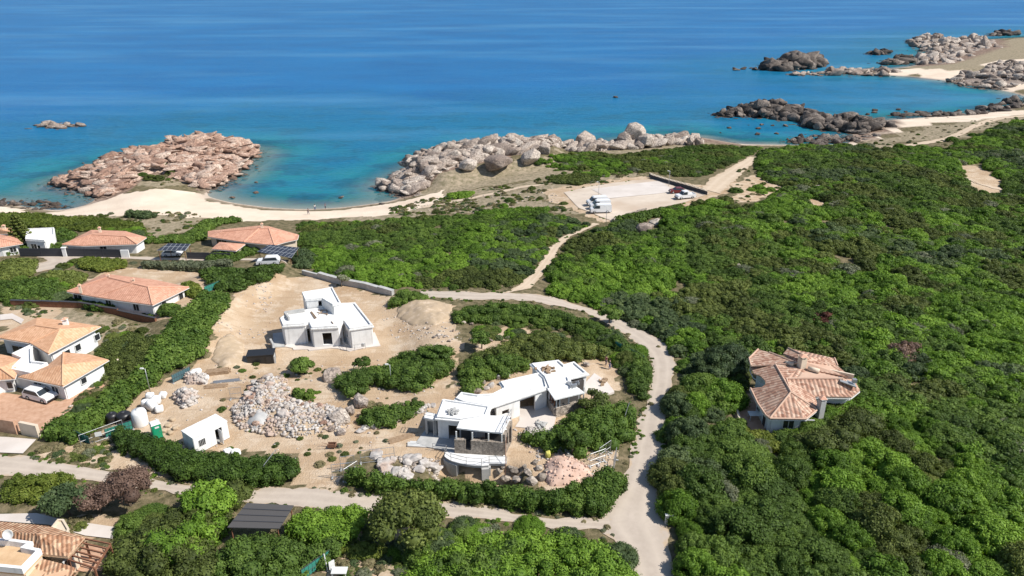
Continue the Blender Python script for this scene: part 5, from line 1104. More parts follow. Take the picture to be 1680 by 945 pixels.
# right: the old villa with clay roofs
zC = float(H(*G2(1290, 700)))-.0
Ce = [(1231,601,2.9),(1237,613,2.8),(1247,616,2.8),(1255,624,2.8),(1256,630,2.8),(1250,635,2.8),(1231,637,2.8),(1243,662,2.7),(1256,681,2.7),(1263,686.5,2.7),(1322,687.5,2.7),(1341,672,2.7),(1342,665,2.75),(1337,650,2.8),(1397,651,2.8),(1411,640,2.8),(1401,622,3.1)]
Cr = [(1272,598,4.3),(1297.5,643.5,4.5),(1290,621,4.3),(1383,621,4.2),(1313,602,4.2)]
n0 = len(Ce)
vC, rfC, WC, qC = house('old villa with mottled clay roofs deep in the maquis', zC, Ce, Cr, [(0,1,n0),(1,2,n0),(2,3,n0),(3,4,n0),(4,n0+1,n0),(4,5,n0+1),(5,6,n0+1),(6,7,n0+1),(7,8,n0+1),(8,9,n0+1),(9,10,n0+1),(10,11,n0+1),(11,12,13,n0+2,n0+1),(n0+2,13,14,15,n0+3),(n0,n0+1,n0+2,n0+4),(n0+2,n0+3,16,n0+4),(n0+3,15,16)], M['tilec'], name='villa',
  hips=[(9,n0+1),(n0+1,n0+2),(11,n0+1),(n0,n0+1),(n0+2,n0+3),(0,6+0)][:5]+[(9,10),(10,11),(6,7),(7,8),(8,9)], loc=(1290,660), inset_d=.7, ops={}, planar=[((1,2,3,4,5,0),(n0,n0+1,6))])
b = MB(); wall_seg(b, P2(1231,600,zC+3.2), P2(1310,602,zC+3.2), zC+2.4, zC+3.9, .25); wall_seg(b, P2(1310,602,zC+3.3), P2(1400,622,zC+3.3), zC+2.4, zC+4.0, .25); b.build('clerestory', M['cream'], vC)
rf2, W2 = roof(vC, zC, [(1228.8,588,3.8),(1243.8,573,3.9),(1262,578,4.1),(1308,596,4.6),(1232,600,3.9)], [(0,1,2),(0,2,3,4)], M['tilec'], name='rear_roof'); ridge_tiles(rf2, W2, [(0,1),(2,3),(0,4)], M['tilec'])
rf3, W3 = roof(vC, zC, [(1285,580,3.9),(1293,571,3.9),(1368.8,587.5,3.8),(1374,600,3.8),(1396,618,3.6),(1312,603,4.2),(1318,591,5.0),(1324,586,5.1)], [(0,1,7),(1,2,7),(0,7,6),(7,2,3,6),(6,3,4,5),(0,6,5)], M['tilec'], name='rear_roof'); ridge_tiles(rf3, W3, [(1,7),(7,6),(2,3)], M['tilec'])
x, y, z = P(1315,600,zC+4.4); chimney(vC, rf3, x, y, z, .85, 1.2, 'cream'); x, y, z = P(1346,672,zC+2.6); chimney(vC, rfC, x, y, z-.8, .75, 2.2, 'conc')
for (a, b_, c_, d_) in [(1288,595,1302,598),(1326,604,1344,609)]:
    p = P(a,b_,zC+4.35); q = P(c_,d_,zC+4.35); b = MB(); b.tube(p, q, .32, 10); b.tube((p[0]+.3,p[1],p[2]-.6),(p[0]+.3,p[1],p[2]), .06, 5); b.tube((q[0]-.3,q[1],q[2]-.6),(q[0]-.3,q[1],q[2]), .06, 5); b.build('water_tank', M['cream'], vC)
x, y, z = P(1390,627,zC+3.8); b = MB(); b.box((x,y,z), (2.2,1.2,.12), -.2, 1, .3); b.box((x+.8,y-.2,z+.35),(.5,.5,.5)); b.build('solar_heater', M['steel'], vC)
for e, s, ww, a, hh in ((9, 2.2, 1.4, .9, 1.2), (9, 4.8, 1.0, .9, 1.2), (7, 1.2, 1.0, 0, 2.1), (3, .6, .9, .1, 2.0), (6, 1.4, 1.2, .8, 1.3)): window(vC, qC[e], qC[(e+1) % n0], s, ww, zC+a, hh, out=1)
b = MB(); b.prism([P2(a,b_,zC+.12) for a,b_ in [(1197,650),(1232,645),(1262,700),(1240,712),(1215,705),(1205,680)]], zC-.6, zC+.12); b.build('terrace', M['paving'], vC)
tb = P(1240,680,zC+.75); b = MB(); b.box((tb[0],tb[1],zC+.9),(1.9,1.1,.06)); [b.box((tb[0]+i*.8,tb[1]+j*.45,zC+.5),(.07,.07,.75)) for i in (-1,1) for j in (-1,1)]; tag(b.build('terrace_table', M['frame'], loc=(tb[0],tb[1],zC+.12)), 'white table on the terrace of the tiled villa', 'table')
for k, (a, b_) in enumerate([(1210,652),(1218,655)]):
    p = P(a,b_,zC+.12); t = MB(); t.box((p[0],p[1],zC+.42),(.6,1.7,.1)); t.box((p[0],p[1]+.75,zC+.7),(.6,.1,.6)); [t.box((p[0]+i*.25,p[1]+j*.7,zC+.25),(.06,.06,.3)) for i in (-1,1) for j in (-1,1)]
    tag(t.build('sunbed', M['frame'], loc=(p[0],p[1],zC+.12)), 'white sunbed on the terrace of the tiled villa, '+['nearer the road','nearer the roof'][k], 'sunbed')
wl = None
# D: pink roofed house
zD = float(H(*G2(215, 505)))
De = [(110,478,2.7),(157,487,2.7),(205,494,2.7),(250,500,2.7),(310,471,2.7),(255,459,2.7),(171,449,2.7)]
Dr = [(176,455,4.3),(218,465,4.5),(243,471,4.3)]
vD, rfD, WD, qD = house('low white house with pink hipped roof behind the dark garden wall', zD, De, Dr, [(0,1,8,7),(1,2,3,9,8),(3,4,9),(4,5,8,9),(5,6,7,8),(6,0,7)], M['tilep'], hips=[(7,8),(8,9),(3,9),(1,8),(0,7),(4,9)], loc=(210,485))
for a, b_ in [(178,455),(219,462),(131,472)]: x, y, z = P(a,b_,zD+4.0); chimney(vD, rfD, x, y, z-.4, .38, .6, 'cream')
for e, s, ww, a, hh in ((0, 1.2, 2.0, .2, 2.0), (1, 2.0, 1.2, .9, 1.2), (2, 1.6, 1.2, .9, 1.2), (3, 2.2, 1.0, .9, 1.2), (3, 6.0, 1.0, .9, 1.2)): window(vD, qD[e], qD[(e+1) % 7], s, ww, zD+a, hh)
# E: orange roofed group at the left
zE = float(H(*G2(120, 650)))
E1e = [(-8,553,3.6),(50,562.5,3.6),(79,580,3.6),(165,535,3.6),(100,525,3.6),(61,521,3.6)]; E1r = [(58,534,4.9),(99,540,5.1),(20,545,4.4)]
vE, rfE, WE, qE = house('orange roofed white house behind the lower pavilion', zE, E1e, E1r, [(0,1,7,6),(1,2,7),(2,3,7),(3,4,7),(4,5,6,7),(5,0,6)], M['tileo'], hips=[(6,7),(1,7),(2,7)], loc=(70,600))
for e, s, ww, a, hh in ((0, 3.0, 2.8, 0, 2.3), (2, 2.5, 1.0, 1.4, 1.0), (2, 4.4, 1.0, 1.4, 1.0), (2, 8.0, 1.0, 1.4, 1.0)): window(vE, qE[e], qE[(e+1) % 6], s, ww, zE+a, hh)
x, y, z = P(108,531,zE+4.4); chimney(vE, rfE, x, y, z-.7, .7, 1.2, 'white')
E2e = [(29.7,618,2.8),(102.6,633,2.8),(178,590,2.8),(146,581,2.8),(104,578,2.8),(77,600,2.8)]; E2r = [(103,598,4.6)]
vE2, rfE2, WE2, qE2 = house('orange roofed pavilion with long white right wall', zE, E2e, E2r, [(0,1,6),(1,2,6),(2,3,6),(3,4,6),(4,5,6),(5,0,6)], M['tileo'], hips=[(1,6),(4,6)], loc=(100,630))
for e, s, ww, a, hh in ((0, 2.0, 1.4, 0, 2.1), (0, 5.0, 1.2, .9, 1.1), (1, 3.0, .9, 1.1, .9)): window(vE2, qE2[e], qE2[(e+1) % 6], s, ww, zE+a, hh)
E3e = [(-60,640,2.8),(0,622,2.8),(24,620.5,2.8),(36,588,2.8),(0,581,2.8),(-60,585,2.8)]; E3r = [(0,603,4.3),(-40,606,4.3)]
vE3, rfE3, WE3, qE3 = house('orange roofed wing cut by the left edge of the view', zE, E3e, E3r, [(0,1,6,7),(1,2,6),(2,3,6),(3,4,6),(4,5,7,6),(5,0,7)], M['tileo'], hips=[(2,6),(6,7)], loc=(0,610))
window(vE3, qE3[1], qE3[2], .9, .8, zE+.9, 1.1)
tE = [P2(a,b_,zE+3.0) for a,b_ in [(62,563),(20,583),(36,590),(17,608),(50,615),(79,598),(54,595),(53,573)]]
tb_ = empty('flat_roofed_link', (*tE[0], zE), 'white flat roofed link between the orange roofs', 'building'); walls(tb_, tE, zE, zE+2.8, .3, M['white']); b = MB(); b.prism(inset(tE, -.04), zE+2.8, zE+3.0); rr_ = b.build('roof', M['roofwhite'], tb_); b = MB(); ring(b, tE, .25, zE+3.0, zE+3.35); b.build('parapet', M['white'], rr_)
# F, G, H: houses near the beach
zF = float(H(*G2(420, 402)))
Fe = [(341,388,2.6),(400,397,2.6),(450,402,2.6),(466,397,2.6),(488,392,2.6),(490,385,2.6),(441,371,2.6),(425,370,2.6),(341,379,2.6)]; Fr = [(365,380,3.4),(425,375,4.2),(441,375,4.2)]
vF, rfF, WF, qF = house('broad pink roofed house nearest the beach', zF, Fe, Fr, [(0,1,10,9),(1,2,11,10),(2,3,11),(3,4,5,11),(5,6,11),(6,7,10,11),(7,8,9,10),(8,0,9)], M['tilep'], hips=[(10,11),(1,10),(2,11),(9,10)], loc=(420,390), wall_m='cream')
window(vF, qF[0], qF[1], 3, 3.0, zF+.2, 1.9); window(vF, qF[2], qF[3], .9, .9, zF+.8, 1.1); x, y, z = P(430,372,zF+4.0); chimney(vF, rfF, x, y, z-.5, .5, .9)
zF2 = float(H(*G2(370, 412)))
F2, rf_, W_, q_ = house('small low pink roof in front of the broad pink roofed house', zF2, [(347,408,2.3),(387,411,2.3),(402,400,2.3),(360,397,2.3)], [(372,401,3.0)], [(0,1,4),(1,2,4),(2,3,4),(3,0,4)], M['tilep'], loc=(372,408), wall_m='cream'); window(F2, q_[0], q_[1], 2, 1.0, zF2+.8, 1.0)
zG = float(H(*G2(160, 408)))
Ge = [(102,401,2.4),(134,403,2.4),(224,400,2.4),(240,389,2.4),(206,379,2.4),(150,377,2.4)]; Gr = [(151,385,3.8),(207,388,3.8)]
vG, rfG, WG, qG = house('pink roofed house behind the dark garden wall near the beach', zG, Ge, Gr, [(0,1,6),(1,2,7,6),(2,3,7),(3,4,7),(4,5,6,7),(5,0,6)], M['tilep'], hips=[(6,7),(0,6),(2,7)], loc=(165,400)); window(vG, qG[1], qG[2], 4, 1.4, zG+.8, 1.1); x, y, z = P(164,379,zG+3.4); chimney(vG, rfG, x, y, z-.3, .5, .8)
zH = float(H(*G2(10, 410)))
He = [(-60,408,2.6),(0,405,2.6),(37,399,2.6),(22,385,2.6),(-60,384,2.6)]; Hr = [(0,391,3.7),(-50,393,3.7)]
vH, rfH, WH, qH = house('pink roofed house cut by the left edge near the beach', zH, He, Hr, [(0,1,5,6),(1,2,5),(2,3,5),(3,4,6,5),(4,0,6)], M['tilep'], hips=[(5,6),(2,5)], loc=(0,400)); window(vH, qH[1], qH[2], 2, 1.2, zH+.8, 1.1)
He2 = [(-60,384,2.6),(0,383,2.6),(26,382,2.6),(20,374,2.6),(-60,373,2.6)]
vH1, rfH1, _a, qq = house('pale roofed wing behind the left edge house', zH-.6, He2, [(0,377,3.5),(-50,377,3.5)], [(0,1,5,6),(1,2,5),(2,3,5),(3,4,6,5),(4,0,6)], M['tileo'], loc=(0,380)); x, y, z = P(8,379,zH+2.2); chimney(vH1, rfH1, x, y, z, .6, 1.0); window(vH1, qq[1], qq[2], 2, 1.0, zH+.2, 1.1)
wH = [P2(a,b_,zH+2.6) for a,b_ in [(44,377),(89,375),(90,386),(73,396),(42,394)]]
t = empty('white_flat_house', (*wH[4], zH), 'dazzling white flat roofed house beside the tiered pine', 'house'); walls(t, wH, zH-.5, zH+2.4, .28, M['white'], {3: [(.3,.5,.9,2)]}); b = MB(); b.prism(inset(wH, -.05), zH+2.4, zH+2.6); r_ = b.build('roof', M['roofwhite'], t); b = MB(); ring(b, wH, .25, zH+2.6, zH+2.9); b.build('parapet', M['white'], r_); window(t, inset(wH,.01)[3], inset(wH,.01)[4], 3, 1.5, zH+.6, 1.2)
# I: house at the lower left corner
zI = float(H(*G2(100, 930)))
Ie = [(-30,858,3.2),(0,855.5,3.2),(80,863,3.2),(139,882,3.0),(111,913,2.8),(70,909,2.8),(56,897,3.0),(21,893,3.1),(0,889,3.1),(-30,886,3.1)]; Ir = [(0,872,4.0),(60,876,4.1)]
vI, rfI, WI, qI = house('old house with mottled brown roof at the lower left corner', zI, Ie, Ir, [(0,1,10),(1,2,11,10),(2,3,11),(3,4,5,11),(5,6,11),(6,7,8,10,11),(8,9,10),(9,0,10)], M['tilei'], wall_m='cream', inset_d=.5, loc=(70,900), trim='wood')
window(vI, qI[3], qI[4], 1.5, 1.1, zI+.5, 1.6); window(vI, qI[2], qI[3], 2.2, 1.1, zI+.8, 1.2)
I2 = [P2(a,b_,zI+2.9) for a,b_ in [(-40,889),(21,892),(57,897),(46,904),(70,909),(39,942),(-40,934)]]
t = empty('roof_terrace_building', (*I2[5], zI), 'cream roof terrace with white parapet below the mottled roof', 'building'); walls(t, I2, zI, zI+2.7, .3, M['cream']); b = MB(); b.prism(inset(I2, .02), zI+2.7, zI+2.9); b.build('terrace_floor', rough_mat('ochre_floor', (.52,.34,.19), (.66,.47,.29), .8), t); b = MB(); ring(b, I2, .32, zI+2.9, zI+3.55); b.build('parapet', M['white'], t)
I3e = [(71,917,2.6),(111,927,2.5),(124,932,2.2),(104,962,1.8),(30,962,1.9),(38,946,2.4)]
t, r3, W3_, q3 = house('lower tiled lean-to in front of the roof terrace', zI, I3e, [], [(0,1,2,3,4,5)], M['tilei'], wall_m='cream', loc=(90,940), wall_top=1.7, inset_d=.4, trim='wood')
t, r4, W4_, q4 = house('tiled strip roof under the roof terrace at the corner', zI, [(-40,944,2.3),(36,947,2.3),(28,965,1.9),(-40,965,1.9)], [], [(0,1,2,3)], M['tilei'], wall_m='cream', loc=(0,955), wall_top=1.8, inset_d=.4, trim='wood')
dp = P(15,876,zI+4.4); b = MB(); b.lathe((0,0,0), [(.03,0),(.25,.05),(.42,.16),(.5,.28),(.46,.28),(.25,.10),(.03,.06)], 14); o = b.build('satellite_dish', M['frame']); o.location = dp; o.rotation_euler = (1.0, -.6, .5); tag(o, 'white satellite dish on the mottled roof at the corner', 'satellite dish'); b = MB(); b.tube((0,0,0),(-.1,-.1,-.5),.03,5); b.build('mast', M['steel'], loc=(0,0,0)).parent = o
zP = zI+.0; t = empty('pergola', P(150,905,zP), 'reddish timber pergola right of the mottled roof', 'pergola')
pc = [P(139,884,zI+2.6), P(180,892,zI+2.6), P(155,932,zI+2.5), P(112,918,zI+2.5)]
for k, c in enumerate(pc): b = MB(); b.box((c[0],c[1],(c[2]+zI-.5)/2), (.16,.16,c[2]-zI+.5)); b.build('post', M['brownwood'], t)
for i in range(6):
    f = i/5; a = np.array(pc[0])*(1-f)+np.array(pc[3])*f; b_ = np.array(pc[1])*(1-f)+np.array(pc[2])*f; b = MB(); b.tube(a, b_, .09, 4); b.build('beam', M['brownwood'], t)
for i in (0, 1):
    f = i; a = np.array(pc[0])*(1-f)+np.array(pc[1])*f; b_ = np.array(pc[3])*(1-f)+np.array(pc[2])*f; a[2] -= .16; b_[2] -= .16; b = MB(); b.tube(a, b_, .10, 4); b.build('rail_beam', M['brownwood'], t)
b = MB(); b.prism([P2(a,b_,zI+.1) for a,b_ in [(120,920),(140,893),(188,900),(180,945),(120,962)]], zI-.5, zI+.1); tag(b.build('pergola_floor', M['paving']), 'red paved floor under the timber pergola', 'paving', kind='structure')
sheet('white_patio', [(-20,845),(60,843),(95,852),(190,866),(185,885),(140,880),(80,862),(0,856),(-20,858)], M['slab'], 'pale patio behind the mottled roof', .12)
bx = [P2(a,b_,zI+1.6) for a,b_ in [(80,872),(95,853),(104,853),(113,868),(110,877)]]; b = MB(); b.prism(bx, zI-.4, zI+1.5); ring(b, inset(bx,-.05), .2, zI+1.5, zI+1.7); tag(b.build('outdoor_oven', M['cream'], loc=(*bx[0], zI)), 'cream outdoor barbecue block behind the mottled roof', 'barbecue')
# carports
def carport(label, pts, hz, m, stripes=0, name='carport', tilt=None):
    zb = float(H(*G2(*pts[3][:2]))) ; zb = float(H(*P2(pts[3][0], pts[3][1]+14, 5)))
    t = empty(name, P(pts[3][0], pts[3][1], zb), label, 'carport'); V = [(a, b_, hz+(tilt or [0]*4)[i]) for i, (a, b_) in enumerate(pts)]
    rf, W = roof(t, zb, V, [(0,1,2,3)], m, .10); cen = sum((w_ for w_ in W), Vector())/4
    for w_ in W: q = cen+(w_-cen)*.9; b = MB(); b.tube((q.x,q.y,zb-.6), (q.x,q.y,q.z-.1), .07, 6); b.build('post', M['brownwood'], t)
    for i in range(stripes):
        f = (i+1)/(stripes+1); a = W[0]*(1-f)+W[3]*f; b_ = W[1]*(1-f)+W[2]*f; b = MB(); b.tube(a+Vector((0,0,.03)), b_+Vector((0,0,.03)), .05, 4); b.build('batten', M['fence'], rf)
    return t
carport('solar carport between the small pink roof and the garden wall', [(276,399),(312.5,400),(304,411),(257,410.5)], 2.5, M['solar'], tilt=[.5,.5,0,0])
carport('striped solar carport over the white parked car', [(442,401),(490,406),(478,423),(422,412.5)], 2.7, M['solar'], tilt=[.4,.4,0,0])
carport('dark sheet roofed carport beside the lower lane', [(405,825),(482,829),(458,867),(373,865)], 2.7, M['sheet_and_shade'], 3, tilt=[.3,.3,0,0])
# garden walls and fences
def wall_line(name, pts_px, h, t, m, label, cat='wall', cap=None):
    W = [G(a, b_) for a, b_ in pts_px]; b = MB(); cp = MB()
    for p, q in zip(W, W[1:]):
        L = math.dist(p[:2], q[:2]); n = max(1, int(L/3)); u = ((q[0]-p[0])/L, (q[1]-p[1])/L); rz = math.atan2(u[1], u[0])
        for i in range(n):
            a = [p[k]+(q[k]-p[k])*i/n for k in range(2)]; c = [p[k]+(q[k]-p[k])*(i+1)/n for k in range(2)]; cx, cy = (a[0]+c[0])/2, (a[1]+c[1])/2; z = float(H(cx, cy)); l = L/n
            b.box((cx, cy, z+h/2-.25), (l+.02, t, h+.5), rz)
            if cap: cp.box((cx, cy, z+h+.04), (l+.03, t+.12, .08), rz)
    o = b.build(name, m, loc=W[0]); tag(o, label, cat)
    if cap: c = cp.build('coping', cap, loc=(0,0,0)); c.parent = o; c.location = (-W[0][0], -W[0][1], -W[0][2]); 
    return o
wall_line('boundary_wall', [(524,456),(560,466),(600,473),(645,484)], 1.1, .7, M['conc'], 'low grey boundary wall behind the angular white villa', cap=M['conc'])
wall_line('boundary_wall', [(497,450),(524,456)], .9, .5, M['conc'], 'short grey wall end near the pale bush behind the angular villa')
wall_line('garden_wall', [(20,502),(70,503),(130,505),(165,511),(195,517),(256,527)], 1.1, .35, M['brownwood'], 'long dark brown garden wall below the pink roofed house', cap=M['fence'])
def panel_fence(pts_px, h, label, m='fence', post='frame', every=4, name='garden_fence'):
    W = [G(a, b_) for a, b_ in pts_px]; t = empty(name, W[0], label, 'fence')
    for p, q in zip(W, W[1:]):
        L = math.dist(p[:2], q[:2]); n = max(1, int(L/every)); u = ((q[0]-p[0])/L, (q[1]-p[1])/L); rz = math.atan2(u[1], u[0])
        for i in range(n):
            a = (p[0]+(q[0]-p[0])*(i+.5)/n, p[1]+(q[1]-p[1])*(i+.5)/n); z = float(H(*a)); b = MB(); b.box((a[0],a[1],z+h/2), (L/n-.12, .08, h), rz)
            for k in range(3): b.box((a[0],a[1],z+h*(.15+.35*k)), (L/n-.1, .12, .06), rz)
            b.build('panel', M[m], t); e = (p[0]+(q[0]-p[0])*i/n, p[1]+(q[1]-p[1])*i/n); b = MB(); b.box((e[0],e[1],float(H(*e))+h/2), (.11,.14,h+.1), rz); b.build('post', M[post], t)
    return t
panel_fence([(34,421),(105,421)], 1.9, 'dark garden fence left of the white gate pillar', post='fence')
panel_fence([(112,421),(200,423)], 1.9, 'dark bluish garden fence right of the white gate pillar', post='fence')
b = MB(); g = G(108,421); b.box((g[0],g[1],g[2]+1.0),(.8,.5,2.1)); b.box((g[0],g[1],g[2]+2.1),(1.0,.7,.1)); tag(b.build('gate_pillar', M['white'], loc=g), 'white gate pillar between the dark garden fences', 'pillar')
wall_line('garden_wall', [(200,423),(213,423)], 1.8, .25, M['white'], 'short white wall at the right end of the dark fence')
panel_fence([(308,425),(380,427)], 1.6, 'dark wooden fence right of the left solar carport', post='fence')
wall_line('parking_wall', [(1006,364),(1030,355),(1060,346)], .8, .4, M['stone'], 'low stone wall at the near edge of the car park')
t = empty('ramp_fence', G(1066,284), 'long dark fence with pale rails running past the parked cars', 'fence')
A_ = G(1067,292); B_ = G(1160,320); 
for k, (off, hh) in enumerate([(0, 1.0), (2.0, .9)]):
    b = MB(); n = 14
    for i in range(n):
        f = (i+.5)/n; x = A_[0]+(B_[0]-A_[0])*f; y = A_[1]+(B_[1]-A_[1])*f+off; L = math.dist(A_[:2], B_[:2])/n; rz = math.atan2(B_[1]-A_[1], B_[0]-A_[0]); b.box((x,y,float(H(x,y))+hh/2-.2),(L+.02,.14,hh+.4),rz)
    b.build('fence_panel', M['fence'], t); c = MB()
    for i in range(n):
        f = (i+.5)/n; x = A_[0]+(B_[0]-A_[0])*f; y = A_[1]+(B_[1]-A_[1])*f+off; c.box((x,y,float(H(x,y))+hh+.08),(L+.03,.3,.12),rz)
    c.build('top_rail', M['cream'], t)
wall_line('entrance_wall', [(-20,704),(30,712)], 2.0, .4, M['paving'], 'terracotta entrance wall left of the gate opening'); wall_line('entrance_wall', [(38,712),(66,718)], 1.9, .4, M['cream'], 'cream entrance wall right of the gate opening')
sheet('house_patio', [(-30,640),(25,648),(100,660),(175,622),(205,600),(215,612),(150,665),(80,700),(70,712),(0,705),(-30,700)], M['paving'], 'red paved patio in front of the orange roofs', .12)
sheet('entrance_apron', [(-40,716),(10,718),(60,722),(38,745),(-40,742)], M['slab'], 'pinkish white entrance apron by the lower lane', .12)
sheet('garden_path', [(0,517),(20,515),(40,525),(35,532),(20,524),(0,526)], M['slab'], 'curved pale garden path at the left edge', .1)
wall_line('patio_wall', [(168,600),(195,597),(196,605)], .9, .25, M['cream'], 'small cream wall at the corner of the patio')
wall_line('step_edge', [(1200,650),(1212,690),(1220,705)], .6, .25, M['cream'], 'low cream edge wall of the tiled villa terrace')
# ------------------------------------------------------------------ site equipment
def bl(mb, name, m, parent, loc=None):
    me = bpy.data.meshes.new(name); me.from_pydata(mb.v, [], mb.f); me.polygons.foreach_set('use_smooth', mb.sm); me.materials.append(m); me.update()
    o = bpy.data.objects.new(name, me); COL.objects.link(o); o.parent = parent
    if loc: o.location = loc
    return o
g = G(341, 727); t = empty('site_cabin', g, 'white site cabin with open door behind the dark hedge', 'cabin'); t.rotation_euler = (0,0,RAD(33))
b = MB(); L, W_, h = 4.6, 2.5, 2.5
# walls with a real door and window opening, long side facing right
wall_seg(b, (-L/2,-W_/2),(L/2,-W_/2), .15, h, .08, [(.62,.82,.0,2.05),(.12,.32,.8,1.7)]); wall_seg(b, (L/2,-W_/2),(L/2,W_/2), .15, h-.01, .08); wall_seg(b, (L/2,W_/2),(-L/2,W_/2), .15, h-.02, .08); wall_seg(b, (-L/2,W_/2),(-L/2,-W_/2), .15, h-.01, .08)
bl(b, 'wall', M['white'], t); b = MB(); b.box((0,0,h+.06),(L+.16,W_+.16,.14)); bl(b, 'roof', M['roofwhite'], t); b = MB(); b.box((0,0,.1),(L-.1,W_-.1,.12)); bl(b, 'floor', M['conc'], t)
b = MB(); b.box((.99,-W_/2-.42,1.2),(.05,.85,2.0)); bl(b, 'door', M['white'], t); b = MB(); b.box((-1.28,-W_/2,1.4),(.9,.05,.88)); w_ = bl(b, 'window', M['hole'], t); b = MB(); [b.box((-1.28+k*.2,-W_/2-.05,1.4),(.03,.04,.9)) for k in (-2,-1,0,1,2)]; bl(b, 'bars', M['frame'], w_)
b = MB(); [b.box((x_,y_,.03),(.3,.3,.12)) for x_ in (-2,2) for y_ in (-1,1)]; bl(b, 'foot', M['conc'], t)
t.rotation_euler = (0,0,RAD(52)); t.location.z = g[2]
g = G(259, 717); t = empty('portable_toilet', g, 'green portable toilet with white roof among the sacks', 'toilet'); t.rotation_euler = (0,0,RAD(38))
b = MB(); b.box((0,0,1.08),(1.1,1.1,2.05)); [b.box((s*.45,-.57,1.0),(.06,.05,1.7)) for s in (-1,1)]; bl(b, 'cabin', M['green'], t)
b = MB(); b.box((0,0,2.18),(1.2,1.2,.14),0,.86); b.tube((.3,.4,2.2),(.3,.4,2.5),.05,6); bl(b, 'roof', M['frame'], t); b = MB(); b.box((0,-.575,1.05),(.8,.04,1.8)); d_ = bl(b, 'door', M['green'], t); b = MB(); b.box((.05,-.61,1.75),(.5,.02,.25)); bl(b, 'sign', M['frame'], d_); b = MB(); b.box((.3,-.61,1.1),(.05,.05,.2)); bl(b, 'handle', M['steel'], d_)
b = MB(); b.box((0,0,.04),(1.2,1.2,.12)); bl(b, 'skid', M['black'], t)
# tanks
g = G(232, 697); t = empty('white_silo_tank', g, 'tall white standing tank left of the green toilet', 'tank'); b = MB(); b.lathe((0,0,0), [(.9,0),(.95,.2),(.95,1.9),(.8,2.25),(.3,2.4),(.05,2.42)], 18); bl(b, 'shell', M['bag'], t); b = MB(); b.lathe((0,0,2.36), [(.3,0),(.3,.12),(.02,.14)], 12); bl(b, 'lid', M['frame'], t)
for k, (a, b_, r) in enumerate([(186,693,.75),(205,692,.95)]):
    g = G(a, b_); t = empty('black_tank', g, ['smaller black plastic tank at the left of the pair','larger black plastic tank next to the white tank'][k], 'tank', 'black plastic tanks'); b = MB(); b.lathe((0,0,0), [(r*.9,0),(r,.15),(r,.6),(r*.94,.65),(r,.7),(r,1.15),(r*.7,1.4),(r*.2,1.48)], 16); bl(b, 'shell', M['black'], t); b = MB(); b.lathe((0,0,1.44), [(r*.25,0),(r*.25,.12),(.02,.13)], 10); bl(b, 'lid', M['fence'], t)
def sack(a, b_, s, h, label, m='bag', seed=0, name='builders_sack', group=None):
    g = G(a, b_); rr = np.random.RandomState(seed); V, F = ico(3); V = V.copy(); q = np.abs(V)**.55*np.sign(V); V = q*.9+(rr.rand(len(V), 3)-.5)*.10; V *= 1+.28*(vnoise(V[:,0]*1.0+seed*3.1, V[:,1]+V[:,2]*1.7, .55, seed)[:,None]-.5); V[:,2] = V[:,2]*(.9+.15*rr.rand()); V *= np.array([s, s*.9, h/2]); V[:,2] += h/2-.05
    o = np_mesh(name, V, F, M[m], smooth=True); o.location = g; o.rotation_euler = (0,0,rr.rand()*3); return tag(o, label, 'sack', group)
for i, (a, b_, s, h, l) in enumerate([(250,672,.75,1.6,'tallest white sack right of the tall white tank'),(240,668,.6,1.3,'white sack tucked behind the tall white tank'),(258,664,.7,1.5,'white sack behind the tallest sack'),(262,676,.6,1.1,'squat white sack nearest the open dirt'),(247,656,.6,1.2,'rearmost white sack of the group'),(268,652,.6,.9,'cream sack beside the broken slabs')]): sack(a, b_, s, h, l, seed=i)
for i, (a, b_) in enumerate([(276,700),(283,690),(270,708),(288,704),(280,712)]): sack(a, b_, .42, .5, 'small beige sack strewn right of the green toilet', 'track', 20+i, group='beige sacks by the toilet')
sack(322, 616, .9, 1.1, 'large white sack on the plaster rubble', seed=31); sack(337, 622, .6, .7, 'smaller white sack beside the large one on the plaster rubble', seed=32)
sack(899, 750, .4, .9, 'yellow sack on the crest of the pink mound', 'yellow_p', 33); sack(387, 745, .7, .6, 'white sack behind the hedge right of the cabin', seed=34); sack(375, 742, .6, .5, 'white lumpy sack closest to the cabin', seed=35)
def pile(name, a, b_, n, L, m, label, ang, seed=0, sz=.12, rows=5, cat='timber pile'):
    g = G(a, b_); t = empty(name, g, label, cat); t.rotation_euler = (0,0,ang); rr = random.Random(seed)
    for i in range(n):
        b = MB(); r, c = divmod(i, rows); b.box((rr.uniform(-.25,.25), (c-rows/2)*sz*1.35, .08+r*sz*1.05), (L*rr.uniform(.85,1), sz, sz*.9), rr.uniform(-.03,.03)); bl(b, 'plank', M[m], t)
    return t
pile('timber_pile', 358, 612, 12, 3.6, 'wood', 'brown timber stack right of the plaster rubble', .25, 1, .22, 4); pile('pipe_pile', 372, 624, 5, 4.0, 'steel', 'grey scaffold tubes lying below the brown timber', .2, 2, .12, 8, 'pipes')
pile('board_pile', 357, 632, 4, 3.2, 'wood', 'thin boards lying nearest the stone heap track', .12, 3, .2, 6); pile('plank_pile', 660, 718, 5, 4.0, 'wood', 'planks on the ground left of the flat villa', .5, 4, .16, 5)
pile('plank_pile', 596, 702, 3, 1.6, 'wood', 'short planks at the foot of the steep boulder', .35, 5, .2, 3); pile('beam_pile', 690, 729, 4, 3.4, 'frame', 'pale beams at the edge of the floor slab', -.12, 6, .2, 4)
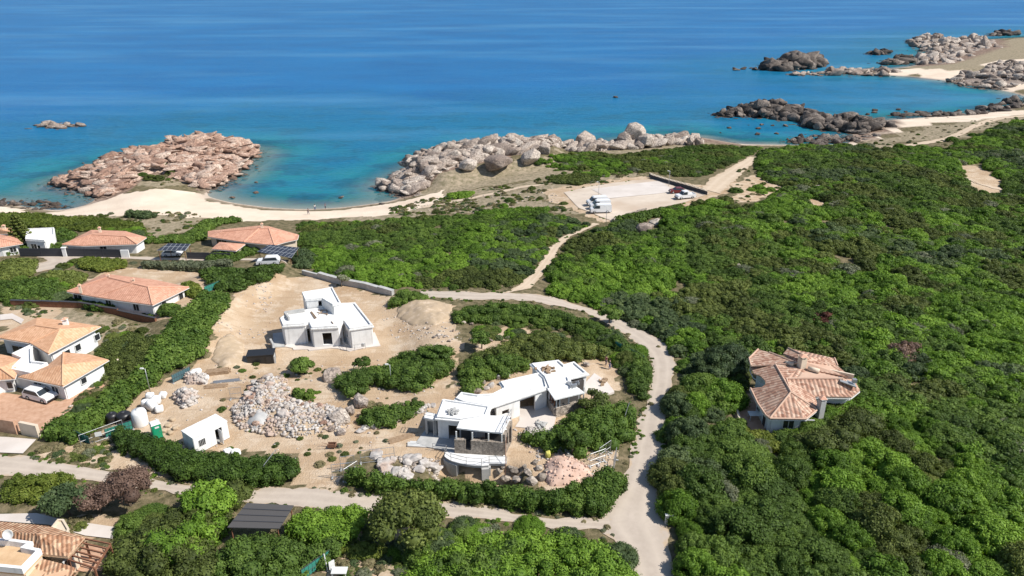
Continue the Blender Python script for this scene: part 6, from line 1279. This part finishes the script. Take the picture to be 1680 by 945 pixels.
g = G(545, 735); b = MB(); b.box((0,0,.3),(1.0,.6,.12)); b.box((0,-.28,.5),(1.0,.06,.4)); b.box((0,.28,.5),(1.0,.06,.4)); b.box((.5,0,.5),(.06,.6,.4)); b.tube((-.5,-.25,.35),(-1.3,-.3,.6),.03,5); b.tube((-.5,.25,.35),(-1.3,.3,.6),.03,5); t = empty('wheelbarrow', g, 'small wheelbarrow alone on the open dirt', 'wheelbarrow'); bl(b, 'tray', M['rust'], t); b = MB(); b.tube((.7,-.06,.2),(.7,.06,.2),.2,10); bl(b, 'wheel', M['tyre'], t)
def fpanel(a, b_, L, ang, label, h=2.0, m='steel', net=None, n=8, name='fence_panel'):
    g = G(a, b_); t = empty(name, g, label, 'fence panel'); t.rotation_euler = (0,0,ang); b = MB()
    for x_ in (-L/2, L/2): b.tube((x_,0,0),(x_,0,h),.035,6)
    for z_ in (.15, h/2, h): b.tube((-L/2,0,z_),(L/2,0,z_),.03,6)
    bl(b, 'frame', M[m], t); b = MB()
    for i in range(1, n): x_ = -L/2+L*i/n; b.tube((x_,0,.15),(x_,0,h),.012,4)
    bl(b, 'bars', M[m], t)
    if net: b = MB(); b.box((0,.03,h*.5),(L-.08,.03,h*.8)); bl(b, 'net', M[net], t)
    b = MB(); [b.box((x_,0,.06),(.2,.6,.12)) for x_ in (-L/2, L/2)]; bl(b, 'foot', M['conc'], t); return t
for (a, b_, L, an, l, n_) in [(560,783,2.0,.15,'open steel gate panel at the left of the site entrance',None),(577,785,2.0,.9,'steel gate panel next to the hedge end at the site entrance',None),(571,770,1.6,.2,'taller thin gate panel behind the site entrance pair',None),(446,772,3.0,1.4,'steel fence panel at the end of the dark hedge',None),
 (170,722,5.0,.75,'fence panel carrying the small white sign',None),(137,727,3.0,-.5,'green netted fence panel below the bright hedge strip','teal'),(197,712,3.2,.65,'green netted fence panel before the black tanks','teal'),(299,622,3.0,1.0,'blue netted fence panel beside the plaster rubble','tarp'),
 (980,762,2.2,.5,'rusty fence panel right of the pink mound',None),(992,750,2.2,.8,'fence panel leaning in the shade of the round bushes',None),(1008,765,2.4,1.3,'fence panel nearest the road bend',None),(620,758,4.0,.2,'low fence panel behind the long hedge',None),(1028,690,3.2,1.25,'fence panel between the round bushes and the road',None),
 (388,655,1.5,.2,'small wire cage left of the stone heap',None),(520,937,3.4,.9,'teal netted fence panel in the bottom garden','teal'),(352,476,4.0,1.0,'green netted fence panel along the top of the bright hedge strip','teal'),(1032,585,6.0,-.9,'green netted fence panel in the shrub belt by the road bend','teal')]:
    fpanel(a, b_, L, an, l, net=n_, h=1.9 if n_ is None else 1.5, m='steel' if n_ is None else 'fence')
g = G(165, 727); b = MB(); b.box((0,0,1.35),(.75,.05,.6)); t = empty('site_sign', g, 'small blank white sign on the fence by the lower lane', 'sign'); t.rotation_euler = (0,0,.4); bl(b, 'board', M['frame'], t); b = MB(); b.tube((0,.05,0),(0,.05,1.5),.03,6); bl(b, 'post', M['steel'], t)
def lamp(a, b_, h, label):
    g = G(a, b_); t = empty('lamp_pole', g, label, 'lamp'); b = MB(); b.tube((0,0,-.2),(0,0,h),.06,8,.04); b.tube((0,0,h-.1),(-.4,0,h+.05),.03,6); bl(b, 'pole', M['steel'], t); b = MB(); b.box((-.45,0,h+.05),(.5,.25,.14),0,.8); bl(b, 'lamp_head', M['frame'], t)
lamp(642, 632, 3.4, 'thin lamp pole rising from the boulders between the villas'); lamp(994, 372, 5.0, 'thin pole beside the vans in the car park'); lamp(1097, 306, 4.4, 'thin pole in front of the long dark fence'); lamp(982, 320, 3.6, 'thin pole at the left edge of the bright slab'); lamp(247, 645, 4.0, 'leaning thin pole behind the white sacks')
g = G(1093, 860); t = empty('utility_box', g, 'pale utility post at the right edge of the road', 'post'); b = MB(); b.box((0,0,.6),(.35,.3,1.2)); bl(b, 'box', M['conc'], t); b = MB(); b.box((.25,0,1.25),(.9,.35,.08)); bl(b, 'cap', M['frame'], t)
g = G(1107, 578); b = MB(); b.box((0,0,.5),(.5,.5,1.0)); b.box((0,0,1.03),(.6,.6,.08)); t = tag(bl(b, 'marker_stone', M['cream'], None, g), 'cream marker post where the road bends past the tall shrubs', 'post')
g = G(548, 940); t = empty('garden_chair', g, 'white plastic garden chair on the bare ground at the bottom', 'chair'); t.rotation_euler = (0,0,.7); b = MB(); b.box((0,0,.42),(.6,.6,.07)); bl(b, 'seat', M['frame'], t); b = MB(); b.box((0,.32,.85),(.6,.08,.85)); bl(b, 'backrest', M['frame'], t)
for i in (-1, 1):
    for j in (-1, 1): b = MB(); b.box((i*.26,j*.26,.2),(.06,.06,.42)); bl(b, 'leg', M['frame'], t)
g = G(558, 945); t = empty('garden_table', g, 'white table beside the garden chair at the bottom', 'table'); b = MB(); b.box((0,0,.72),(1.5,.9,.06)); bl(b, 'tabletop', M['frame'], t)
for i in (-1, 1):
    for j in (-1, 1): b = MB(); b.box((i*.65,j*.38,.35),(.06,.06,.7)); bl(b, 'leg', M['frame'], t)
b = MB(); g = G(538, 938); b.tube((0,0,0),(-.3,.4,1.9),.06,6); tag(bl(b, 'white_pole', M['frame'], None, g), 'leaning white pole beside the teal net', 'pole')
b = MB(); g = G(640, 942); b.prism([(-1.2,-.9),(1.0,-1.0),(.9,.6),(-.6,1.0)], .2, .28); [b.tube((x_,y_,0),(x_,y_,.2),.05,5) for x_, y_ in ((-1,-.8),(.8,-.8),(.7,.5),(-.5,.8))]; tag(bl(b, 'timber_platform', M['track'], None, g), 'pale boards lying beside the bottom bushes', 'boards')
b = MB(); g = P(420, 590, zA) ; pit = [P2(a,b_,zA) for a,b_ in [(410,600),(418,573),(440,566),(452,590),(450,598),(430,600)]]
b = MB(); wall_seg(b, P2(450,575,zA), P2(452,598,zA-.2), zA-.8, zA+1.2, .3); wall_seg(b, P2(445,566,zA), P2(450,575,zA), zA-.8, zA+1.18, .3); tag(b.build('retaining_wall', M['conc'], loc=P(450,575,zA)), 'grey retaining wall beside the dark pit left of the villa', 'wall')
g = G(430, 592); b = MB(); b.box((0,0,.7),(4.0,2.0,1.5)); b.box((0,0,1.5),(4.2,2.2,.1)); b.box((1.25,-1.05,.7),(.8,.12,1.2)); t = tag(bl(b, 'pit_shade_box', M['black'], None, g), 'black box standing in for the shaded pit left of the angular villa', 'pit shade'); t.rotation_euler = (0,0,.15)  # black box added in place of a pit lying in shadow
# ------------------------------------------------------------------ vehicles
def wheel(parent, x, y, r, w_=.22):
    b = MB(); b.tube((0,-w_/2,0),(0,w_/2,0), r, 16); wh = bl(b, 'wheel', M['tyre'], parent, (x, y, r)); b = MB(); s = 1 if y > 0 else -1; b.tube((0,s*w_/2,0),(0,s*(w_/2+.015),0), r*.6, 12); bl(b, 'rim', M['steel'], wh)
def sweep(b, prof, w0, w1=None, zb=None):
    """side profile (x,z) extruded across the car; above zb the width narrows to w1"""
    n = len(prof); zt = max(p[1] for p in prof); vs = []
    for s in (-1, 1):
        for x_, z_ in prof:
            w_ = w0 if w1 is None or z_ <= zb else w0+(w1-w0)*(z_-zb)/(zt-zb); vs.append((x_, s*w_/2, z_))
    b.add(vs, [tuple(range(n))[::-1], tuple(range(n, 2*n))]+[(i, (i+1) % n, n+(i+1) % n, n+i) for i in range(n)]); return b
def vehicle(a, b_, ang, kind, paint, label, name):
    g = G(a, b_); t = empty(name, (g[0], g[1], g[2]+(.16 if 'lot' in label or 'car park' in label else .1)), label, name.split('_')[-1]); t.rotation_euler = (0,0,ang)
    if kind == 'van':
        L, Wd, r = 5.2, 1.95, .34
        body = [(2.6,.3),(2.6,.75),(2.45,1.0),(1.75,1.22),(1.15,1.95),(.9,2.12),(-2.45,2.15),(-2.6,1.95),(-2.6,.3)]; gl = [(1.77,1.2),(1.19,1.93),(.30,1.90),(.30,1.22)]
    elif kind == 'suv':
        L, Wd, r = 4.5, 1.85, .35
        body = [(2.25,.28),(2.25,.72),(2.05,.95),(1.1,1.05),(.45,1.58),(.2,1.66),(-1.75,1.66),(-2.1,1.2),(-2.25,1.0),(-2.25,.28)]; gl = [(1.08,1.05),(.46,1.55),(-1.68,1.58),(-1.98,1.06)]
    elif kind == 'pickup':
        L, Wd, r = 5.3, 1.9, .37
        body = [(2.6,.35),(2.6,.85),(2.4,1.05),(1.35,1.15),(.85,1.85),(.6,2.0),(-.6,2.0),(-.75,1.9),(-.8,.95),(-2.6,.95),(-2.6,.35)]; gl = [(1.33,1.16),(.86,1.82),(-.1,1.86),(-.1,1.16)]
    else:
        L, Wd, r = 4.0, 1.7, .3
        body = [(2.0,.26),(2.0,.66),(1.8,.85),(.95,.95),(.35,1.38),(.1,1.45),(-1.2,1.45),(-1.75,1.05),(-2.0,.95),(-2.0,.26)]; gl = [(.93,.96),(.36,1.35),(-1.15,1.38),(-1.66,.98)]
    b = MB(); sweep(b, body, Wd, Wd*.84, 1.0); bl(b, 'body', M[paint], t)
    b = MB(); sweep(b, [(x_, z_) for x_, z_ in gl], Wd+.03, Wd*.87+.03, 1.0); bl(b, 'side_window', M['glass'], t)
    (xa, za), (xb, zb_) = gl[0], gl[1]; nx, nz = (zb_-za), (xa-xb); l = math.hypot(nx, nz); nx, nz = nx/l*.03, nz/l*.03; b = MB(); w0, w1 = Wd*.9/2, Wd*.76/2
    b.add([(xa+nx,-w0,za+nz),(xa+nx,w0,za+nz),(xb+nx,w1,zb_+nz),(xb+nx,-w1,zb_+nz),(xa-nx,-w0,za-nz),(xa-nx,w0,za-nz),(xb-nx,w1,zb_-nz),(xb-nx,-w1,zb_-nz)], [(0,1,2,3),(7,6,5,4),(0,4,5,1),(1,5,6,2),(2,6,7,3),(3,7,4,0)]); bl(b, 'windscreen', M['glass'], t)
    for s in (-1, 1):
        b = MB(); b.box((L/2-.02, s*(Wd/2-.28), .68), (.1,.36,.16)); bl(b, 'headlight', M['frame'], t)
        for x_ in (L*.31, -L*.30): wheel(t, x_, s*(Wd/2-.09), r)
    b = MB(); b.box((L/2+.02,0,.42),(.14,Wd*.92,.22)); bl(b, 'front_bumper', M['black'], t); b = MB(); b.box((-L/2-.02,0,.42),(.14,Wd*.92,.22)); bl(b, 'rear_bumper', M['black'], t)
    if kind == 'pickup': b = MB(); b.box((-1.7,Wd/2-.05,1.08),(1.75,.08,.3)); b.box((-1.7,-Wd/2+.05,1.08),(1.75,.08,.3)); b.box((-2.56,0,1.08),(.08,Wd-.2,.28)); bl(b, 'cargo_bed', M[paint], t)
    return t
vehicle(985, 349, math.pi+.05, 'van', 'carwhite', 'nearest of the three white vans parked in the car park', 'white_van')
vehicle(984, 342, math.pi+.12, 'van', 'carwhite', 'middle and tallest of the three white vans in the car park', 'white_van')
vehicle(979, 336, math.pi+.18, 'van', 'carwhite', 'white van standing behind the other two in the car park', 'white_van')
vehicle(1110, 317, math.pi+.1, 'car', 'carred', 'dark red car by the fence in the car park', 'red_car')
vehicle(1124, 326, math.pi+.28, 'pickup', 'carwhite', 'white pickup truck beside the red car in the car park', 'white_pickup_truck')
vehicle(441, 434, math.pi+.12, 'suv', 'carwhite', 'white car parked in front of the striped solar carport', 'parked_car')
vehicle(284, 420, .1, 'car', 'carwhite', 'light coloured car under the left solar carport', 'parked_car')
vehicle(68, 655, -.35, 'suv', 'carwhite', 'white car on the patio in front of the orange pavilion', 'parked_car')
# ------------------------------------------------------------------ people
def person(a, b_, ang, shirt, legs, label, stride=.18, z=None, k=1.0, arm=.1):
    g = G(a, b_); t = empty('person', g if z is None else (g[0], g[1], z), label, 'person'); t.rotation_euler = (0,0,ang); t.scale = (k,k,k)
    def skinned(name, nodes, edges, m, root=0):
        me = bpy.data.meshes.new(name); me.from_pydata([n[:3] for n in nodes], edges, []); o = bpy.data.objects.new(name, me); COL.objects.link(o); o.parent = t
        md = o.modifiers.new('skin', 'SKIN'); sv = me.skin_vertices[0].data
        for i, n in enumerate(nodes): sv[i].radius = (n[3], n[3]*(n[4] if len(n) > 4 else 1)); sv[i].use_root = i == root
        s = o.modifiers.new('sub', 'SUBSURF'); s.levels = 1; s.render_levels = 1; me.materials.append(M[m]); return o
    N = [(0,0,.95,.13,.8),(0,0,1.15,.12,.75),(0,0,1.38,.15,.7),(0,0,1.50,.055),(0,.01,1.60,.085),(0,.01,1.72,.08),
         (-.19,0,1.42,.055),(-.24,arm,1.15,.042),(-.23,arm+.12,.92,.032),(.19,0,1.42,.055),(.24,-arm,1.15,.042),(.23,-arm+.12,.92,.032),
         (-.10,0,.88,.085),(-.10,stride,.48,.06),(-.10,stride*.8,.09,.045),(-.10,stride*.8+.14,.04,.04),(.10,0,.88,.085),(.10,-stride,.48,.06),(.10,-stride*1.6,.09,.045),(.10,-stride*1.6+.14,.04,.04)]
    E = [(0,1),(1,2),(2,3),(3,4),(4,5),(2,6),(6,7),(7,8),(2,9),(9,10),(10,11),(0,12),(12,13),(13,14),(14,15),(0,16),(16,17),(17,18),(18,19)]
    skinned('body', N, E, 'skin')
    skinned('shirt', [(0,0,.98,.15,.85),(0,0,1.18,.14,.8),(0,0,1.38,.17,.75),(-.2,0,1.42,.072),(-.23,arm*.7,1.22,.06),(.2,0,1.42,.072),(.23,-arm*.7,1.22,.06)], [(0,1),(1,2),(2,3),(3,4),(2,5),(5,6)], shirt)
    skinned('trousers', [(0,0,.94,.15,.85),(-.10,0,.86,.105),(-.10,stride,.50,.078),(-.10,stride*.85,.18,.065),(.10,0,.86,.105),(.10,-stride,.50,.078),(.10,-stride*1.5,.18,.065)], [(0,1),(1,2),(2,3),(0,4),(4,5),(5,6)], legs)
    b = MB(); b.lathe((0,-.01,1.64), [(.02,.15),(.07,.14),(.1,.08),(.1,.0),(.07,-.04),(.02,-.04)], 10); bl(b, 'hair', M['hair'], t); return t
person(994, 600, 2.4, 'cloth_red', 'cloth_dark', 'person in maroon standing at the back of the bare circle')
person(1000, 606, 1.4, 'cloth_dark', 'cloth_blue', 'person in dark clothes nearer the flat villa terrace', .08)
person(506, 352, .8, 'cloth_dark', 'cloth_dark', 'person in dark clothes walking on the sand, left one of the beach walkers')
person(517, 345, .5, 'frame', 'cloth_blue', 'person in white top at the water edge in the middle of the walkers')
person(534, 343, 2.0, 'cloth_red', 'cloth_dark', 'person in maroon at the water edge, right of the walkers', .1)


# ------------------------------------------------------------------ litter of the ground
def pebbles(name, polys, n, s0, s1, m, label, seed):
    rr = np.random.RandomState(seed); iv, jf = ico(1); V = []; F = []; b = 0
    for pl in polys:
        poly = gpoly(pl); a = np.array(poly); lo = a.min(0); hi = a.max(0); q = lo+rr.rand(n*3, 2)*(hi-lo); q = q[inpoly(q[:,0], q[:,1], poly)][:n]
        q = q[vnoise(q[:,0], q[:,1], 3.5, 4)+.25*rr.rand(len(q)) > .5]
        for x, y in q:
            s_ = s0+(s1-s0)*rr.rand()**2.5; v = iv*(1+.4*(rr.rand(len(iv), 1)-.5))*s_*np.array([1, .8, .6]); V.append(v+[x, y, float(H(x, y))+s_*.2]); F.append(jf+b); b += len(iv)
    o = np_mesh(name, np.concatenate(V), np.concatenate(F), m); return tag(o, label, 'stones', kind='stuff')
SITE = [(350,600),(460,590),(640,585),(750,545),(745,600),(700,650),(690,730),(600,735),(560,770),(480,760),(380,740),(300,730),(300,680),(330,630)]
pebbles('loose_stones', [SITE, [(840,700),(900,790),(1010,780),(1020,700),(960,750),(900,740)], [(620,500),(740,500),(760,560),(640,560)], [(345,560),(340,520),(400,470),(450,460),(450,560),(400,590)]], 420, .05, .26, M['rubble'], 'loose stones scattered over the building plots', 31)
pebbles('slope_stones', [[(165,545),(250,545),(262,560),(200,640),(110,720),(100,690)], [(640,345),(900,300),(940,345),(740,352)], [(610,750),(720,755),(720,790),(620,780)]], 260, .08, .35, M['granite'], 'weathered stones on the dry slopes', 32)
def tufts(name, spots, smin, smax, picks, label, seed):
    rr = np.random.RandomState(seed); P_ = np.array(spots); s_ = smin+(smax-smin)*rr.rand(len(P_))**1.6
    return scatter(name, np.stack([P_[:,0], P_[:,1], H(P_[:,0], P_[:,1])-.03], 1), np.stack([s_, s_, s_*(.5+.5*rr.rand(len(P_)))], 1), rr.choice(picks, len(P_)), rr, label, 'weeds')
rr = np.random.RandomState(77); verge = []
def along(pts_px, n, wd):
    W = np.array(gpoly(pts_px)); sg = np.diff(W, axis=0); L = np.linalg.norm(sg, axis=1); p_ = L/L.sum()
    for k in rr.choice(len(L), n, p=p_): q = W[k]+sg[k]*rr.rand()+rr.randn(2)*wd*.55; verge.append(q)
along([(1112,940),(1095,850),(1084,800),(1088,750),(1094,700),(1102,655),(1108,620),(1098,588),(1050,540),(1000,516),(940,497),(885,482)], 60, .3)
along([(1030,940),(1005,890),(982,852)], 40, .4); along([(1020,800),(1038,750),(1047,700),(1060,660),(1070,620),(1060,582),(1030,552),(990,528),(950,510),(900,500),(850,494)], 170, .6)
along([(0,745),(80,756),(200,775),(320,796)], 90, .6); along([(0,780),(80,786),(200,798),(310,816),(400,828),(500,836)], 90, .5); along([(500,800),(600,812),(740,824),(900,846),(985,850)], 140, .5); along([(560,846),(660,852),(830,857),(900,870),(1000,892)], 110, .5)
along([(826,482),(872,448),(905,402),(972,366)], 90, .5); along([(868,474),(898,440),(925,400),(985,368)], 90, .5); along([(925,316),(970,306),(1040,296)], 40, .6); along([(950,342),(1008,366),(1060,348),(1125,334)], 70, .6)
along([(690,477),(760,479),(840,481)], 60, .4); along([(690,489),(760,493),(830,493)], 60, .5)
for m_ in MASSES:
    if m_[1][0][1] > 480: q_ = foot(m_[1], m_[2]); along(q_+q_[:1], 46, .55)
verge = [v for v in verge if rr.rand() < .62]
tufts('verge_weeds', verge, .10, .42, [8,8,5,3,0,7], 'dry tufts and low weeds along the road verges and hedges', 1)
spots = []
for pl, n in [([(0,500),(60,505),(190,520),(240,535),(260,560),(190,600),(110,545)], 160), ([(180,600),(260,560),(250,600),(190,640),(140,680),(80,720),(90,690)], 170), ([(640,340),(740,315),(860,300),(900,290),(1060,285),(1000,300),(900,312),(890,330),(960,352),(860,345),(720,352),(640,362)], 700),
   ([(0,360),(330,350),(340,372),(240,392),(90,372),(0,375)], 300), ([(1420,238),(1530,205),(1700,185),(1700,205),(1560,240)], 160), (SITE, 110), ([(745,520),(850,500),(960,525),(1060,590),(1050,650),(1000,590),(790,560)], 260), ([(60,735),(200,720),(330,760),(320,790),(200,775),(60,750)], 90), ([(200,285),(300,262),(340,285),(260,305)], 120), ([(1200,275),(1300,275),(1300,335),(1200,335)], 90), ([(0,835),(150,838),(220,850),(230,890),(100,870)], 60), ([(560,880),(700,890),(660,945),(560,945)], 70)]:
    w_ = gpoly(pl); a_ = np.array(w_); lo = a_.min(0); hi = a_.max(0); q = lo+rr.rand(n*6, 2)*(hi-lo); q = q[inpoly(q[:,0], q[:,1], w_)]; q = q[vnoise(q[:,0], q[:,1], 4, 6) > .42][:n]; spots += q.tolist()
tufts('field_weeds', spots, .2, .8, [8,8,8,5,5,3,6,7], 'dry tufts and cushions on the open ground', 2)
